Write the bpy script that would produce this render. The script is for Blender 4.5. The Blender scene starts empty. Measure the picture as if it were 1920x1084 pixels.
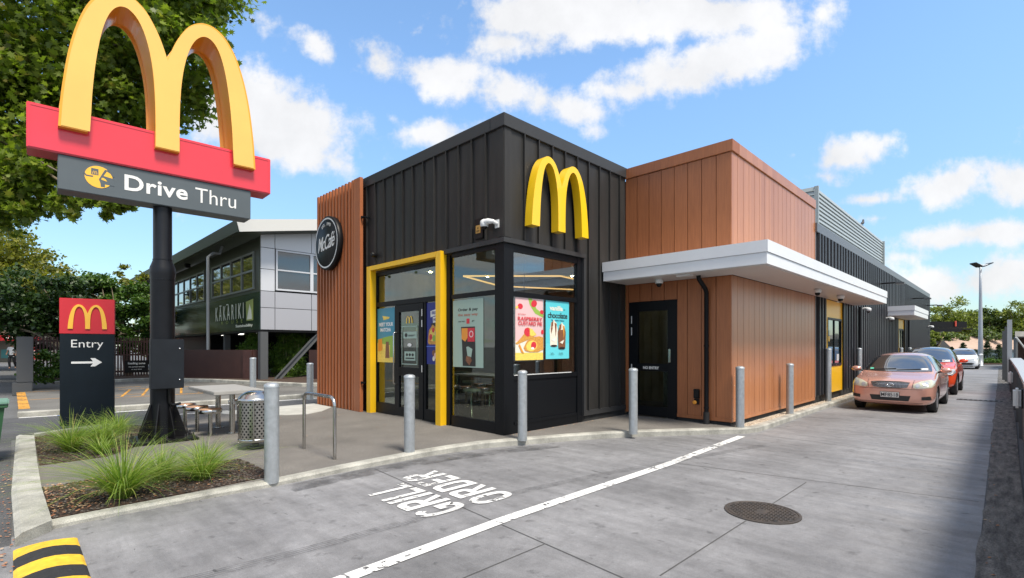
import bpy, bmesh, math, random
import numpy as np
from mathutils import Vector, Matrix
from mathutils.bvhtree import BVHTree
R = math.radians
S2 = math.sqrt(2)
random.seed(7)
rng = np.random.default_rng(11)
SC = bpy.context.scene
COL = SC.collection

def W(u, v, z=0.0):
    """site grid (u along the drive lane, v towards the street) -> world"""
    return Vector(((u - v) / S2, (u + v) / S2, z))

# ------------------------------------------------------------------ camera
cd = bpy.data.cameras.new('camera')
cam = bpy.data.objects.new('camera', cd)
COL.objects.link(cam)
cam.location = (0, 0, 1.6)
cam.rotation_euler = (R(90), 0, 0)
cd.sensor_width = 36
cd.lens = 36 * 939 / 1920
cd.shift_y = 108 / 1920
cd.clip_start = 0.05
cd.clip_end = 3000
SC.camera = cam

# ------------------------------------------------------------------ light, sky
SUN_EL = R(60)
sdir = (W(0.13, 0.95) .normalized()) * math.cos(SUN_EL) + Vector((0, 0, -math.sin(SUN_EL)))
sl = bpy.data.lights.new('sun', 'SUN')
sl.energy = 3.0
sl.angle = R(15)
sl.color = (1.0, 0.92, 0.80)
sun = bpy.data.objects.new('sun', sl)
COL.objects.link(sun)
sun.rotation_euler = sdir.to_track_quat('-Z', 'Y').to_euler()
SC.view_settings.view_transform = 'Standard'
SC.view_settings.look = 'None'
SC.view_settings.exposure = 0.87
SC.view_settings.gamma = 1
SC.cycles.max_bounces = 8
SC.cycles.transparent_max_bounces = 24

world = bpy.data.worlds.new('World')
SC.world = world
world.use_nodes = True
nt = world.node_tree
nt.nodes.clear()
def N(t, **k):
    n = nt.nodes.new(t)
    for a, b in k.items():
        setattr(n, a, b)
    return n
def L(a, b):
    nt.links.new(a, b)
def mth(op, a, b=None, c=None, clamp=False):
    n = N('ShaderNodeMath', operation=op)
    n.use_clamp = clamp
    for i, x in enumerate((a, b, c)):
        if x is None:
            continue
        if isinstance(x, (int, float)):
            n.inputs[i].default_value = x
        else:
            L(x, n.inputs[i])
    return n.outputs[0]
out = N('ShaderNodeOutputWorld')
bg = N('ShaderNodeBackground')
L(bg.outputs[0], out.inputs[0])
sky = N('ShaderNodeTexSky', sky_type='NISHITA')
sky.sun_disc = False
sky.sun_elevation = SUN_EL
sky.sun_rotation = math.atan2(-sdir.x, -sdir.y)
sky.air_density = 1.0
sky.dust_density = 0.6
sky.ozone_density = 1.6
hs = N('ShaderNodeHueSaturation')
hs.inputs['Saturation'].default_value = 1.02
hs.inputs['Value'].default_value = 1.0
L(sky.outputs[0], hs.inputs['Color'])
tc = N('ShaderNodeTexCoord')
sep = N('ShaderNodeSeparateXYZ')
L(tc.outputs['Generated'], sep.inputs[0])
# cloud clusters: a direction (azimuth from the street axis, elevation) with a size each
yy = mth('MAXIMUM', sep.outputs[1], 0.02)
gx = mth('DIVIDE', sep.outputs[0], yy)
gz = mth('DIVIDE', sep.outputs[2], yy)
cmb = N('ShaderNodeCombineXYZ')
L(gx, cmb.inputs[0]); L(gz, cmb.inputs[2])
def noise(vec, scale, detail, rough=0.55, lac=2.0):
    n = N('ShaderNodeTexNoise')
    n.inputs['Scale'].default_value = scale
    n.inputs['Detail'].default_value = detail
    n.inputs['Roughness'].default_value = rough
    n.inputs['Lacunarity'].default_value = lac
    L(vec, n.inputs['Vector'])
    return n
nz = noise(cmb.outputs[0], 4.2, 9, 0.6)
nzb = noise(cmb.outputs[0], 13.0, 6, 0.62)
def px(x, y):
    return (x - 960) / 939, (650 - y) / 939
# centre x,y, half width, half height (photo pixels of the sky), tilt, density
BL = [(500, 230, 160, 76, -14, 1.35), (600, 235, 70, 42, 0, .8), (440, 185, 95, 48, -10, 1.1), (560, 275, 60, 26, 0, .8),
      (705, 105, 55, 42, -35, .85), (590, 80, 50, 25, -25, .55), (520, 45, 90, 20, -15, .38), (780, 60, 30, 22, 0, .45),
      (835, 140, 85, 38, -12, .8), (960, 175, 120, 38, -12, .8), (1070, 205, 80, 26, -14, .75), (1120, 245, 30, 22, -20, .5),
      (1060, 25, 230, 50, 3, 1.15), (960, 80, 90, 34, 0, .8), (1290, 20, 170, 42, 0, 1.0), (1180, 30, 190, 34, 0, .75),
      (1325, 130, 170, 46, 16, 1.0), (1190, 168, 60, 28, 0, .8), (1440, 90, 80, 30, 15, .8),
      (820, 250, 75, 24, 4, .85), (900, 245, 60, 20, 0, .6), (1540, 30, 28, 34, -30, .45),
      (1570, 300, 80, 34, 10, .95), (1540, 330, 70, 26, 0, .8), (1620, 375, 75, 18, 5, .85), (1640, 410, 50, 14, 0, .6),
      (1780, 345, 85, 34, 15, .95), (1895, 340, 65, 42, 0, 1.0), (1830, 440, 150, 24, 6, .9), (1700, 480, 60, 14, 0, .4),
      (1860, 525, 150, 40, 8, 1.0), (1740, 545, 110, 22, 6, .8), (1490, 290, 26, 12, 0, .5), (740, 225, 24, 10, -30, .4),
      (270, 345, 90, 40, 0, .7), (60, 330, 60, 50, 0, .6), (1980, 250, 60, 30, 0, .8), (-120, 300, 140, 60, 0, 1.0), (2200, 420, 180, 60, 0, 1.0)]
acc = None
for (x, y, a, b, rot, den) in BL:
    cx, cz = px(x, y)
    mp = N('ShaderNodeMapping', vector_type='TEXTURE')
    mp.inputs['Location'].default_value = (cx, 0, cz)
    mp.inputs['Rotation'].default_value = (0, R(-rot), 0)
    mp.inputs['Scale'].default_value = (a / 939, 1, b / 939)
    L(cmb.outputs[0], mp.inputs[0])
    ln = N('ShaderNodeVectorMath', operation='LENGTH')
    L(mp.outputs[0], ln.inputs[0])
    f = mth('MULTIPLY', mth('SUBTRACT', 1.55, ln.outputs['Value'], clamp=False), den * 0.8)
    acc = f if acc is None else mth('SMOOTH_MAX', acc, f, 0.25)
front = mth('GREATER_THAN', sep.outputs[1], 0.02)
m1 = mth('ADD', acc, mth('MULTIPLY', mth('SUBTRACT', nz.outputs['Fac'], 0.5), 3.0))
m1 = mth('ADD', m1, mth('MULTIPLY', mth('SUBTRACT', nzb.outputs['Fac'], 0.5), 1.7))
r1 = N('ShaderNodeMapRange', interpolation_type='SMOOTHSTEP')
L(m1, r1.inputs['Value'])
r1.inputs['From Min'].default_value = 0.20
r1.inputs['From Max'].default_value = 0.85
mF = mth('MULTIPLY', r1.outputs[0], front)
# the rest of the sky: broken cumulus on a flat layer
zc = mth('ADD', mth('MAXIMUM', sep.outputs[2], 0.0), 0.12)
c2 = N('ShaderNodeCombineXYZ')
L(mth('DIVIDE', sep.outputs[0], zc), c2.inputs[0]); L(mth('DIVIDE', sep.outputs[1], zc), c2.inputs[1])
nb = noise(c2.outputs[0], 0.9, 9, 0.58)
r2 = N('ShaderNodeMapRange', interpolation_type='SMOOTHSTEP')
L(nb.outputs['Fac'], r2.inputs['Value'])
r2.inputs['From Min'].default_value = 0.40
r2.inputs['From Max'].default_value = 0.54
side = N('ShaderNodeMapRange', interpolation_type='SMOOTHSTEP')
L(sep.outputs[1], side.inputs['Value'])
side.inputs['From Min'].default_value = 0.25
side.inputs['From Max'].default_value = 0.55
high = N('ShaderNodeMapRange', interpolation_type='SMOOTHSTEP')
L(gz, high.inputs['Value'])
high.inputs['From Min'].default_value = 0.8
high.inputs['From Max'].default_value = 1.1
high.inputs['To Min'].default_value = 1.0
high.inputs['To Max'].default_value = 0.0
inwin = mth('MULTIPLY', side.outputs[0], high.outputs[0])
mB = mth('MULTIPLY', r2.outputs[0], mth('SUBTRACT', 1.0, inwin))
mask = mth('MAXIMUM', mF, mB, clamp=True)
cr = N('ShaderNodeMapRange')
L(nz.outputs['Fac'], cr.inputs['Value'])
cr.inputs['From Min'].default_value = 0.3
cr.inputs['From Max'].default_value = 0.7
cr.inputs['To Min'].default_value = 3.0
cr.inputs['To Max'].default_value = 3.9
cc = N('ShaderNodeVectorMath', operation='SCALE')
cc.inputs[0].default_value = (0.99, 0.99, 1.0)
L(cr.outputs[0], cc.inputs['Scale'])
mx = N('ShaderNodeMix', data_type='RGBA')
L(mth('MULTIPLY', mask, 0.96), mx.inputs['Factor']); tn = N('ShaderNodeVectorMath', operation='MULTIPLY'); tn.inputs[1].default_value = (0.98, 1.10, 1.12)
hz_ = N('ShaderNodeMapRange', interpolation_type='SMOOTHSTEP'); L(sep.outputs[2], hz_.inputs['Value'])
for a_, b_ in (('From Min', -0.05), ('From Max', 0.5), ('To Min', 0.53), ('To Max', 0.97)): hz_.inputs[a_].default_value = b_
th_ = N('ShaderNodeVectorMath', operation='SCALE'); L(hs.outputs[0], th_.inputs[0]); L(hz_.outputs[0], th_.inputs['Scale']); L(th_.outputs[0], tn.inputs[0]); L(tn.outputs[0], mx.inputs['A']); L(cc.outputs[0], mx.inputs['B'])
L(mx.outputs['Result'], bg.inputs[0])
bg.inputs[1].default_value = 0.15

# ------------------------------------------------------------------ helpers: tags and things
ORG = {}
def tag(o, label=None, cat=None, group=None, kind=None):
    if label: o['label'] = label
    if cat: o['category'] = cat
    if group: o['group'] = group
    if kind: o['kind'] = kind
    return o
def thing(name, label, cat, org=(0, 0, 0), group=None, fr='uv', rot=0.0):
    """Empty at the thing's base. fr 'uv': parts are given in absolute site grid; 'xy': in absolute world axes; 'loc': in local axes at the world point org."""
    o = bpy.data.objects.new(name, None)
    o.empty_display_size = 0.2
    COL.objects.link(o)
    if fr == 'uv':
        o.location = W(*org); o.rotation_euler = (0, 0, R(45) ); ORG[o] = Vector(org)
    elif fr == 'xy':
        o.location = org; ORG[o] = Vector(org)
    elif fr == 'luv':
        o.location = W(*org); o.rotation_euler = (0, 0, R(45) + rot); ORG[o] = Vector((0, 0, 0))
    else:
        o.location = org; o.rotation_euler = (0, 0, rot); ORG[o] = Vector((0, 0, 0))
    return tag(o, label, cat, group)
def cp(o, parent=None, **k):
    c = o.copy(); COL.objects.link(c); c.parent = parent
    for ch in list(o.children): cp(ch, c)
    for a, b in k.items(): c[a] = b
    return c

class MB:
    def __init__(s):
        s.v = []; s.f = []; s.m = []; s.sm = []
    def add(s, vs, fs, m=0, smooth=False):
        b = len(s.v)
        s.v += [tuple(p) for p in vs]
        for f in fs:
            s.f.append([b + i for i in f]); s.m.append(m); s.sm.append(smooth)
        return s
    def box(s, a, b, m=0, bev=0.0):
        x0, x1 = sorted((a[0], b[0])); y0, y1 = sorted((a[1], b[1])); z0, z1 = sorted((a[2], b[2]))
        if bev:
            bm = bmesh.new()
            bmesh.ops.create_cube(bm, size=1)
            for q in bm.verts:
                q.co = ((x0 + x1) / 2 + q.co.x * (x1 - x0), (y0 + y1) / 2 + q.co.y * (y1 - y0), (z0 + z1) / 2 + q.co.z * (z1 - z0))
            bmesh.ops.bevel(bm, geom=bm.edges[:], offset=bev, segments=2, affect='EDGES')
            return s.bm(bm, m)
        vs = [(x0, y0, z0), (x1, y0, z0), (x1, y1, z0), (x0, y1, z0), (x0, y0, z1), (x1, y0, z1), (x1, y1, z1), (x0, y1, z1)]
        return s.add(vs, [(0, 3, 2, 1), (4, 5, 6, 7), (0, 1, 5, 4), (1, 2, 6, 5), (2, 3, 7, 6), (3, 0, 4, 7)], m)
    def bm(s, bm, m=0, smooth=False):
        bm.verts.index_update()
        s.add([q.co[:] for q in bm.verts], [[q.index for q in f.verts] for f in bm.faces], m, smooth)
        bm.free()
        return s
    def prism(s, poly, z0, z1, m=0, top=True, bot=True):
        n = len(poly)
        a = sum(poly[i][0] * poly[(i + 1) % n][1] - poly[(i + 1) % n][0] * poly[i][1] for i in range(n))
        if a < 0: poly = poly[::-1]
        za = z0 if callable(z0) else (lambda x, y: z0)
        zb = z1 if callable(z1) else (lambda x, y: z1)
        vs = [(x, y, za(x, y)) for x, y in poly] + [(x, y, zb(x, y)) for x, y in poly]
        fs = [(i, (i + 1) % n, (i + 1) % n + n, i + n) for i in range(n)]
        if top: fs.append(list(range(n, 2 * n)))
        if bot: fs.append(list(range(n))[::-1])
        return s.add(vs, fs, m)
    def ext(s, poly, o, ax, ay, d, m=0):
        """polygon (a,b) on plane o + a*ax + b*ay, extruded along ax x ay by d"""
        o = Vector(o); ax = Vector(ax); ay = Vector(ay); nn = ax.cross(ay).normalized()
        n = len(poly)
        a = sum(poly[i][0] * poly[(i + 1) % n][1] - poly[(i + 1) % n][0] * poly[i][1] for i in range(n))
        if a < 0: poly = poly[::-1]
        p0 = [o + ax * x + ay * y for x, y in poly]
        p1 = [p + nn * d for p in p0]
        fs = [(i, (i + 1) % n, (i + 1) % n + n, i + n) for i in range(n)] + [list(range(n, 2 * n)), list(range(n))[::-1]]
        return s.add(p0 + p1, fs, m)
    def tube(s, pts, r, n=12, m=0, caps=True, smooth=True):
        pts = [Vector(p) for p in pts]
        rs = r if isinstance(r, (list, tuple)) else [r] * len(pts)
        t0 = (pts[1] - pts[0]).normalized()
        up = Vector((0, 0, 1)) if abs(t0.z) < 0.9 else Vector((1, 0, 0))
        a = t0.cross(up).normalized()
        vs = []; fs = []
        for i, p in enumerate(pts):
            t = (pts[min(i + 1, len(pts) - 1)] - pts[max(i - 1, 0)]).normalized()
            a = (a - t * a.dot(t)).normalized(); b = t.cross(a)
            for k in range(n):
                an = 2 * math.pi * k / n
                vs.append(p + (a * math.cos(an) + b * math.sin(an)) * rs[i])
        for i in range(len(pts) - 1):
            for k in range(n):
                fs.append((i * n + k, i * n + (k + 1) % n, (i + 1) * n + (k + 1) % n, (i + 1) * n + k))
        s.add(vs, fs, m, smooth)
        if caps:
            s.add(vs[:n], [list(range(n))[::-1]], m); s.add(vs[-n:], [list(range(n))], m)
        return s
    def lathe(s, c, prof, n=24, m=0, smooth=True, axis='z'):
        """prof: (radius, height) pairs, bottom to top"""
        vs = []; fs = []
        for r, h in prof:
            for k in range(n):
                an = 2 * math.pi * k / n
                x, y = r * math.cos(an), r * math.sin(an)
                if axis == 'z': q = (c[0] + x, c[1] + y, c[2] + h)
                elif axis == 'x': q = (c[0] + h, c[1] + x, c[2] + y)
                else: q = (c[0] + y, c[1] + h, c[2] + x)
                vs.append(q)
        for i in range(len(prof) - 1):
            for k in range(n):
                fs.append((i * n + k, i * n + (k + 1) % n, (i + 1) * n + (k + 1) % n, (i + 1) * n + k))
        s.add(vs, fs, m, smooth)
        if prof[0][0] > 1e-4: s.add(vs[:n], [list(range(n))[::-1]], m)
        if prof[-1][0] > 1e-4: s.add(vs[-n:], [list(range(n))], m)
        return s
    def text(s, string, o, ax, ay, w, h=None, d=0.003, bold=0.0, shear=0.0, m=0, space=1.0, align='c'):
        vs, fs = glyphs(string, bold, shear, space)
        if not vs: return s
        x0 = min(p[0] for p in vs); x1 = max(p[0] for p in vs); y0 = min(p[1] for p in vs); y1 = max(p[1] for p in vs)
        sx = w / (x1 - x0); sy = (h / (y1 - y0)) if h else sx
        o = Vector(o); ax = Vector(ax); ay = Vector(ay); nn = ax.cross(ay).normalized()
        cx = (x0 + x1) / 2; cy = (y0 + y1) / 2
        s.add([o + ax * ((p[0] - cx) * sx) + ay * ((p[1] - cy) * sy) + nn * (d * p[2]) for p in vs], fs, m)
        return s
    def build(s, name, mats, parent=None, M=None, label=None):
        if not isinstance(mats, (list, tuple)): mats = [mats]
        me = bpy.data.meshes.new(name)
        org = ORG.get(parent, Vector((0, 0, 0)))
        vs = s.v
        if M is not None: vs = [tuple(M @ Vector(p)) for p in vs]
        vs = [(p[0] - org[0], p[1] - org[1], p[2] - org[2]) for p in vs]
        me.from_pydata(vs, [], s.f)
        for q in mats: me.materials.append(q)
        me.polygons.foreach_set('material_index', s.m)
        me.polygons.foreach_set('use_smooth', s.sm)
        me.update()
        o = bpy.data.objects.new(name, me)
        COL.objects.link(o)
        if parent is not None:
            o.parent = parent; ORG[o] = org
        if label: o['label'] = label
        return o

_g = {}
def glyphs(string, bold, shear, space):
    k = (string, bold, shear, space)
    if k in _g: return _g[k]
    c = bpy.data.curves.new('glyph', 'FONT')
    c.body = string; c.size = 1; c.offset = bold; c.shear = shear; c.space_character = space; c.extrude = 0.5
    c.resolution_u = 4
    c.fill_mode = 'BOTH'
    ob = bpy.data.objects.new('glyph', c)
    COL.objects.link(ob)
    dg = bpy.context.evaluated_depsgraph_get()
    me = bpy.data.meshes.new_from_object(ob.evaluated_get(dg))
    vs = [(p.co.x, p.co.y, p.co.z + 0.5) for p in me.vertices]
    fs = [list(p.vertices) for p in me.polygons]
    bpy.data.objects.remove(ob); bpy.data.curves.remove(c); bpy.data.meshes.remove(me)
    _g[k] = (vs, fs)
    return _g[k]

def uvmesh(name, mb, mats, **k):
    """single-mesh top-level object given in the site grid"""
    o = mb.build(name, mats)
    o.rotation_euler = (0, 0, R(45))
    tag(o, **k)
    return o

# ------------------------------------------------------------------ materials
def mat(name, col, rough=0.5, metal=0.0, var=0.0, vscale=3.0, bump=0.0, bscale=60.0, spec=0.5, stretch=None, rvar=0.0,
        col2=None, emit=None, estr=0.0, coat=0.0, speck=0.0, sscale=250, det=6):
    m = bpy.data.materials.new(name)
    m.use_nodes = True
    t = m.node_tree
    p = t.nodes['Principled BSDF']
    p.inputs['Base Color'].default_value = (*col, 1)
    p.inputs['Roughness'].default_value = rough
    p.inputs['Metallic'].default_value = metal
    p.inputs['Specular IOR Level'].default_value = spec
    if coat:
        p.inputs['Coat Weight'].default_value = coat; p.inputs['Coat Roughness'].default_value = 0.06
    if emit:
        p.inputs['Emission Color'].default_value = (*emit, 1); p.inputs['Emission Strength'].default_value = estr
    if var or bump or rvar or col2 or speck:
        tcn = t.nodes.new('ShaderNodeTexCoord')
        src = tcn.outputs['Object']
        if stretch:
            mp = t.nodes.new('ShaderNodeMapping')
            mp.inputs['Scale'].default_value = stretch
            t.links.new(src, mp.inputs[0]); src = mp.outputs[0]
        if var or rvar or col2:
            n = t.nodes.new('ShaderNodeTexNoise')
            n.inputs['Scale'].default_value = vscale; n.inputs['Detail'].default_value = det; n.inputs['Roughness'].default_value = 0.6
            t.links.new(src, n.inputs['Vector'])
            rp = t.nodes.new('ShaderNodeMapRange')
            rp.inputs['From Min'].default_value = 0.3; rp.inputs['From Max'].default_value = 0.7
            t.links.new(n.outputs['Fac'], rp.inputs['Value'])
            mxn = t.nodes.new('ShaderNodeMix'); mxn.data_type = 'RGBA'
            c2 = col2 or tuple(c * (1 + var) for c in col)
            c1 = col if col2 else tuple(c * (1 - var) for c in col)
            mxn.inputs['A'].default_value = (*c1, 1); mxn.inputs['B'].default_value = (*c2, 1)
            t.links.new(rp.outputs[0], mxn.inputs['Factor'])
            res = mxn.outputs['Result']
            if speck:
                n3 = t.nodes.new('ShaderNodeTexNoise'); n3.inputs['Scale'].default_value = sscale; n3.inputs['Detail'].default_value = 2
                t.links.new(tcn.outputs['Object'], n3.inputs['Vector'])
                r3 = t.nodes.new('ShaderNodeMapRange')
                r3.inputs['From Min'].default_value = 0.35; r3.inputs['From Max'].default_value = 0.65
                r3.inputs['To Min'].default_value = 1 - speck; r3.inputs['To Max'].default_value = 1 + speck
                t.links.new(n3.outputs['Fac'], r3.inputs['Value'])
                sc = t.nodes.new('ShaderNodeVectorMath'); sc.operation = 'SCALE'
                t.links.new(res, sc.inputs[0]); t.links.new(r3.outputs[0], sc.inputs['Scale'])
                res = sc.outputs[0]
            t.links.new(res, p.inputs['Base Color'])
            if rvar:
                r2_ = t.nodes.new('ShaderNodeMapRange')
                r2_.inputs['To Min'].default_value = max(0, rough - rvar); r2_.inputs['To Max'].default_value = min(1, rough + rvar)
                t.links.new(rp.outputs[0], r2_.inputs['Value']); t.links.new(r2_.outputs[0], p.inputs['Roughness'])
        if bump:
            n2 = t.nodes.new('ShaderNodeTexNoise')
            n2.inputs['Scale'].default_value = bscale; n2.inputs['Detail'].default_value = 5
            t.links.new(src, n2.inputs['Vector'])
            b = t.nodes.new('ShaderNodeBump'); b.inputs['Strength'].default_value = bump; b.inputs['Distance'].default_value = 0.01
            t.links.new(n2.outputs['Fac'], b.inputs['Height']); t.links.new(b.outputs[0], p.inputs['Normal'])
    return m

def wood_mat(name, base, dark, rough, pitch, axis):
    """composite timber plank: grain along z, tone steps per plank along the given axis"""
    m = mat(name, base, rough)
    t = m.node_tree; p = t.nodes['Principled BSDF']
    tcn = t.nodes.new('ShaderNodeTexCoord')
    sp = t.nodes.new('ShaderNodeSeparateXYZ'); t.links.new(tcn.outputs['Object'], sp.inputs[0])
    mp = t.nodes.new('ShaderNodeMapping'); mp.inputs['Scale'].default_value = (26, 26, 1.1)
    t.links.new(tcn.outputs['Object'], mp.inputs[0])
    n = t.nodes.new('ShaderNodeTexNoise'); n.inputs['Scale'].default_value = 2.2; n.inputs['Detail'].default_value = 7; n.inputs['Roughness'].default_value = 0.65
    t.links.new(mp.outputs[0], n.inputs['Vector'])
    dv = t.nodes.new('ShaderNodeMath'); dv.operation = 'DIVIDE'; dv.inputs[1].default_value = pitch
    t.links.new(sp.outputs[axis], dv.inputs[0])
    fl = t.nodes.new('ShaderNodeMath'); fl.operation = 'FLOOR'; t.links.new(dv.outputs[0], fl.inputs[0])
    wn = t.nodes.new('ShaderNodeTexWhiteNoise'); wn.noise_dimensions = '1D'; t.links.new(fl.outputs[0], wn.inputs['W'])
    ad = t.nodes.new('ShaderNodeMath'); ad.operation = 'MULTIPLY_ADD'; ad.inputs[1].default_value = 0.55; t.links.new(wn.outputs['Value'], ad.inputs[0])
    rp = t.nodes.new('ShaderNodeMapRange'); rp.inputs['From Min'].default_value = 0.3; rp.inputs['From Max'].default_value = 0.7; rp.inputs['To Max'].default_value = 0.7
    t.links.new(n.outputs['Fac'], rp.inputs['Value']); t.links.new(rp.outputs[0], ad.inputs[2])
    mx_ = t.nodes.new('ShaderNodeMix'); mx_.data_type = 'RGBA'
    mx_.inputs['A'].default_value = (*dark, 1); mx_.inputs['B'].default_value = (*base, 1)
    t.links.new(ad.outputs[0], mx_.inputs['Factor']); t.links.new(mx_.outputs['Result'], p.inputs['Base Color'])
    b = t.nodes.new('ShaderNodeBump'); b.inputs['Strength'].default_value = 0.25; b.inputs['Distance'].default_value = 0.004
    t.links.new(n.outputs['Fac'], b.inputs['Height']); t.links.new(b.outputs[0], p.inputs['Normal'])
    return m

def glass_mat(name, tint=(0.70, 0.76, 0.74), refl=0.14, dark=0.0):
    m = bpy.data.materials.new(name); m.use_nodes = True
    t = m.node_tree; t.nodes.clear()
    o = t.nodes.new('ShaderNodeOutputMaterial')
    tr = t.nodes.new('ShaderNodeBsdfTransparent'); tr.inputs[0].default_value = (*tint, 1)
    gl = t.nodes.new('ShaderNodeBsdfGlossy'); gl.inputs['Roughness'].default_value = 0.0; gl.inputs[0].default_value = (0.9, 0.95, 1, 1)
    ge = t.nodes.new('ShaderNodeNewGeometry'); dt = t.nodes.new('ShaderNodeVectorMath'); dt.operation = 'DOT_PRODUCT'
    t.links.new(ge.outputs['Normal'], dt.inputs[0]); t.links.new(ge.outputs['Incoming'], dt.inputs[1])
    def mm(op, a_, b_):
        n = t.nodes.new('ShaderNodeMath'); n.operation = op; n.use_clamp = op == 'ADD'
        for i, x in enumerate((a_, b_)):
            if isinstance(x, (int, float)): n.inputs[i].default_value = x
            else: t.links.new(x, n.inputs[i])
        return n.outputs[0]
    c5 = mm('POWER', mm('SUBTRACT', 1.0, mm('ABSOLUTE', dt.outputs['Value'], 0)), 5.0)
    class _o: pass
    mp = _o(); mp.outputs = [mm('ADD', mm('MULTIPLY', c5, 0.95), 0.04 + refl)]
    mx_ = t.nodes.new('ShaderNodeMixShader')
    t.links.new(mp.outputs[0], mx_.inputs[0]); t.links.new(tr.outputs[0], mx_.inputs[1]); t.links.new(gl.outputs[0], mx_.inputs[2])
    t.links.new(mx_.outputs[0], o.inputs[0])
    return m

def leaf_mat(name, c1, c2, trans=0.35, rough=0.45, c3=None):
    m = bpy.data.materials.new(name); m.use_nodes = True
    t = m.node_tree; t.nodes.clear()
    o = t.nodes.new('ShaderNodeOutputMaterial')
    g = t.nodes.new('ShaderNodeNewGeometry')
    rp = t.nodes.new('ShaderNodeValToRGB')
    e = rp.color_ramp.elements
    e[0].position = 0; e[0].color = (*c1, 1); e[1].position = 0.9; e[1].color = (*c2, 1)
    if c3:
        q = e.new(0.97); q.color = (*c3, 1)
    t.links.new(g.outputs['Random Per Island'], rp.inputs[0])
    p = t.nodes.new('ShaderNodeBsdfPrincipled'); p.inputs['Roughness'].default_value = rough; p.inputs['Specular IOR Level'].default_value = 0.4
    t.links.new(rp.outputs[0], p.inputs['Base Color'])
    tl = t.nodes.new('ShaderNodeBsdfTranslucent')
    br = t.nodes.new('ShaderNodeVectorMath'); br.operation = 'MULTIPLY'; br.inputs[1].default_value = (1.3, 1.45, 0.6)
    t.links.new(rp.outputs[0], br.inputs[0]); t.links.new(br.outputs[0], tl.inputs[0])
    mx_ = t.nodes.new('ShaderNodeMixShader'); mx_.inputs[0].default_value = trans
    t.links.new(p.outputs[0], mx_.inputs[1]); t.links.new(tl.outputs[0], mx_.inputs[2]); t.links.new(mx_.outputs[0], o.inputs[0])
    return m

M = {}
M['char'] = mat('charcoal cladding', (0.030, 0.029, 0.028), 0.48, 0.0, spec=.3, var=0.28, vscale=2.6, stretch=(1.5, 1.5, .18), bump=0.03, bscale=6)
M['charflash'] = mat('charcoal flashing', (0.040, 0.041, 0.043), 0.42, spec=.3, var=0.06, vscale=2)
M['alu'] = mat('dark window aluminium', (0.006, 0.007, 0.009), 0.42, spec=0.2)
M['plinth'] = mat('dark plinth', (0.020, 0.021, 0.022), 0.75, var=0.3, vscale=5, bump=0.2)
M['wood'] = wood_mat('timber planks street side', (0.38, 0.135, 0.050), (0.22, 0.073, 0.028), 0.48, 0.29, 1)  # shade of the unlit street face is put into this darker colour
M['wood2'] = wood_mat('timber planks lane side', (0.48, 0.20, 0.085), (0.33, 0.125, 0.052), 0.30, 0.295, 0)  # same planks, light on the lane face put into the paler colour
M['woodfin'] = wood_mat('timber battens', (0.44, 0.145, 0.052), (0.27, 0.083, 0.032), 0.5, 0.19, 1)
M['groove'] = mat('groove shadow gap', (0.05, 0.02, 0.012), 0.9)
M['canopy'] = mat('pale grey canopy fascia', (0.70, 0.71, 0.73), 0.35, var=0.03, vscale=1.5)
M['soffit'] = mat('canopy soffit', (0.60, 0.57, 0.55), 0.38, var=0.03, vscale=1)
M['yellow'] = mat('yellow powder coat', (0.86, 0.50, 0.012), 0.33, var=0.03, vscale=2)
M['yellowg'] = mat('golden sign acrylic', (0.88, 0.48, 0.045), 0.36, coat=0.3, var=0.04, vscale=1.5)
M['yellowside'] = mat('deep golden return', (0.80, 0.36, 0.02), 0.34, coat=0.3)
M['yellowm'] = mat('golden wall letter', (0.90, 0.56, 0.012), 0.28, coat=0.4)
M['red'] = mat('red sign panel', (0.72, 0.040, 0.065), 0.22, coat=0.5, var=0.05, vscale=1)
M['slate'] = mat('slate sign panel', (0.085, 0.105, 0.118), 0.45, var=0.06, vscale=2)
M['navy'] = mat('dark entry sign panel', (0.008, 0.014, 0.020), 0.5, spec=.2, var=0.15, vscale=2)
M['black'] = mat('black paint', (0.008, 0.008, 0.009), 0.42, spec=.25, var=0.2, vscale=4)
M['blackpole'] = mat('black pole paint', (0.008, 0.009, 0.012), 0.36, spec=.3, var=0.25, vscale=3, bump=0.03, bscale=8)
M['white'] = mat('white lettering', (0.80, 0.80, 0.78), 0.5)
M['offwhite'] = mat('off white plastic', (0.66, 0.67, 0.67), 0.35)
M['galv'] = mat('galvanised steel', (0.42, 0.45, 0.47), 0.45, 0.6, var=0.10, vscale=20, rvar=0.08, bump=0.05, bscale=30)
M['steel'] = mat('brushed stainless', (0.50, 0.49, 0.47), 0.24, 1.0, var=0.12, vscale=5, stretch=(1, 1, 0.15))
M['chrome'] = mat('chrome', (0.62, 0.63, 0.65), 0.12, 1.0)
M['glass'] = glass_mat('shopfront glass')
M['glass2'] = glass_mat('street side glass', (0.62, 0.68, 0.58), 0.07)
M['glassd'] = glass_mat('dark tinted glass', (0.55, 0.62, 0.64), -0.01)
M['glassr'] = mat('office window glass', (0.03, 0.035, 0.04), 0.03, 0.0, spec=1.0, coat=1.0)
M['kerb'] = mat('kerb concrete', (0.34, 0.335, 0.30), 0.85, var=0.38, vscale=3.2, bump=0.35, bscale=80, speck=0.2, sscale=120)
M['path'] = mat('asphalt footpath', (0.150, 0.140, 0.128), 0.88, var=0.20, vscale=1.1, bump=0.5, bscale=140, speck=0.5, sscale=180)
M['asphalt'] = mat('street asphalt', (0.075, 0.076, 0.080), 0.9, var=0.25, vscale=0.7, bump=0.5, bscale=120, speck=0.5, sscale=150)
M['ground'] = mat('ground asphalt', (0.11, 0.112, 0.115), 0.9, var=0.25, vscale=0.25, speck=0.4, sscale=100)
M['mulch'] = mat('mulch soil', (0.030, 0.021, 0.016), 0.95, col2=(0.085, 0.048, 0.030), vscale=18, bump=1.0, bscale=50)
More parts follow.
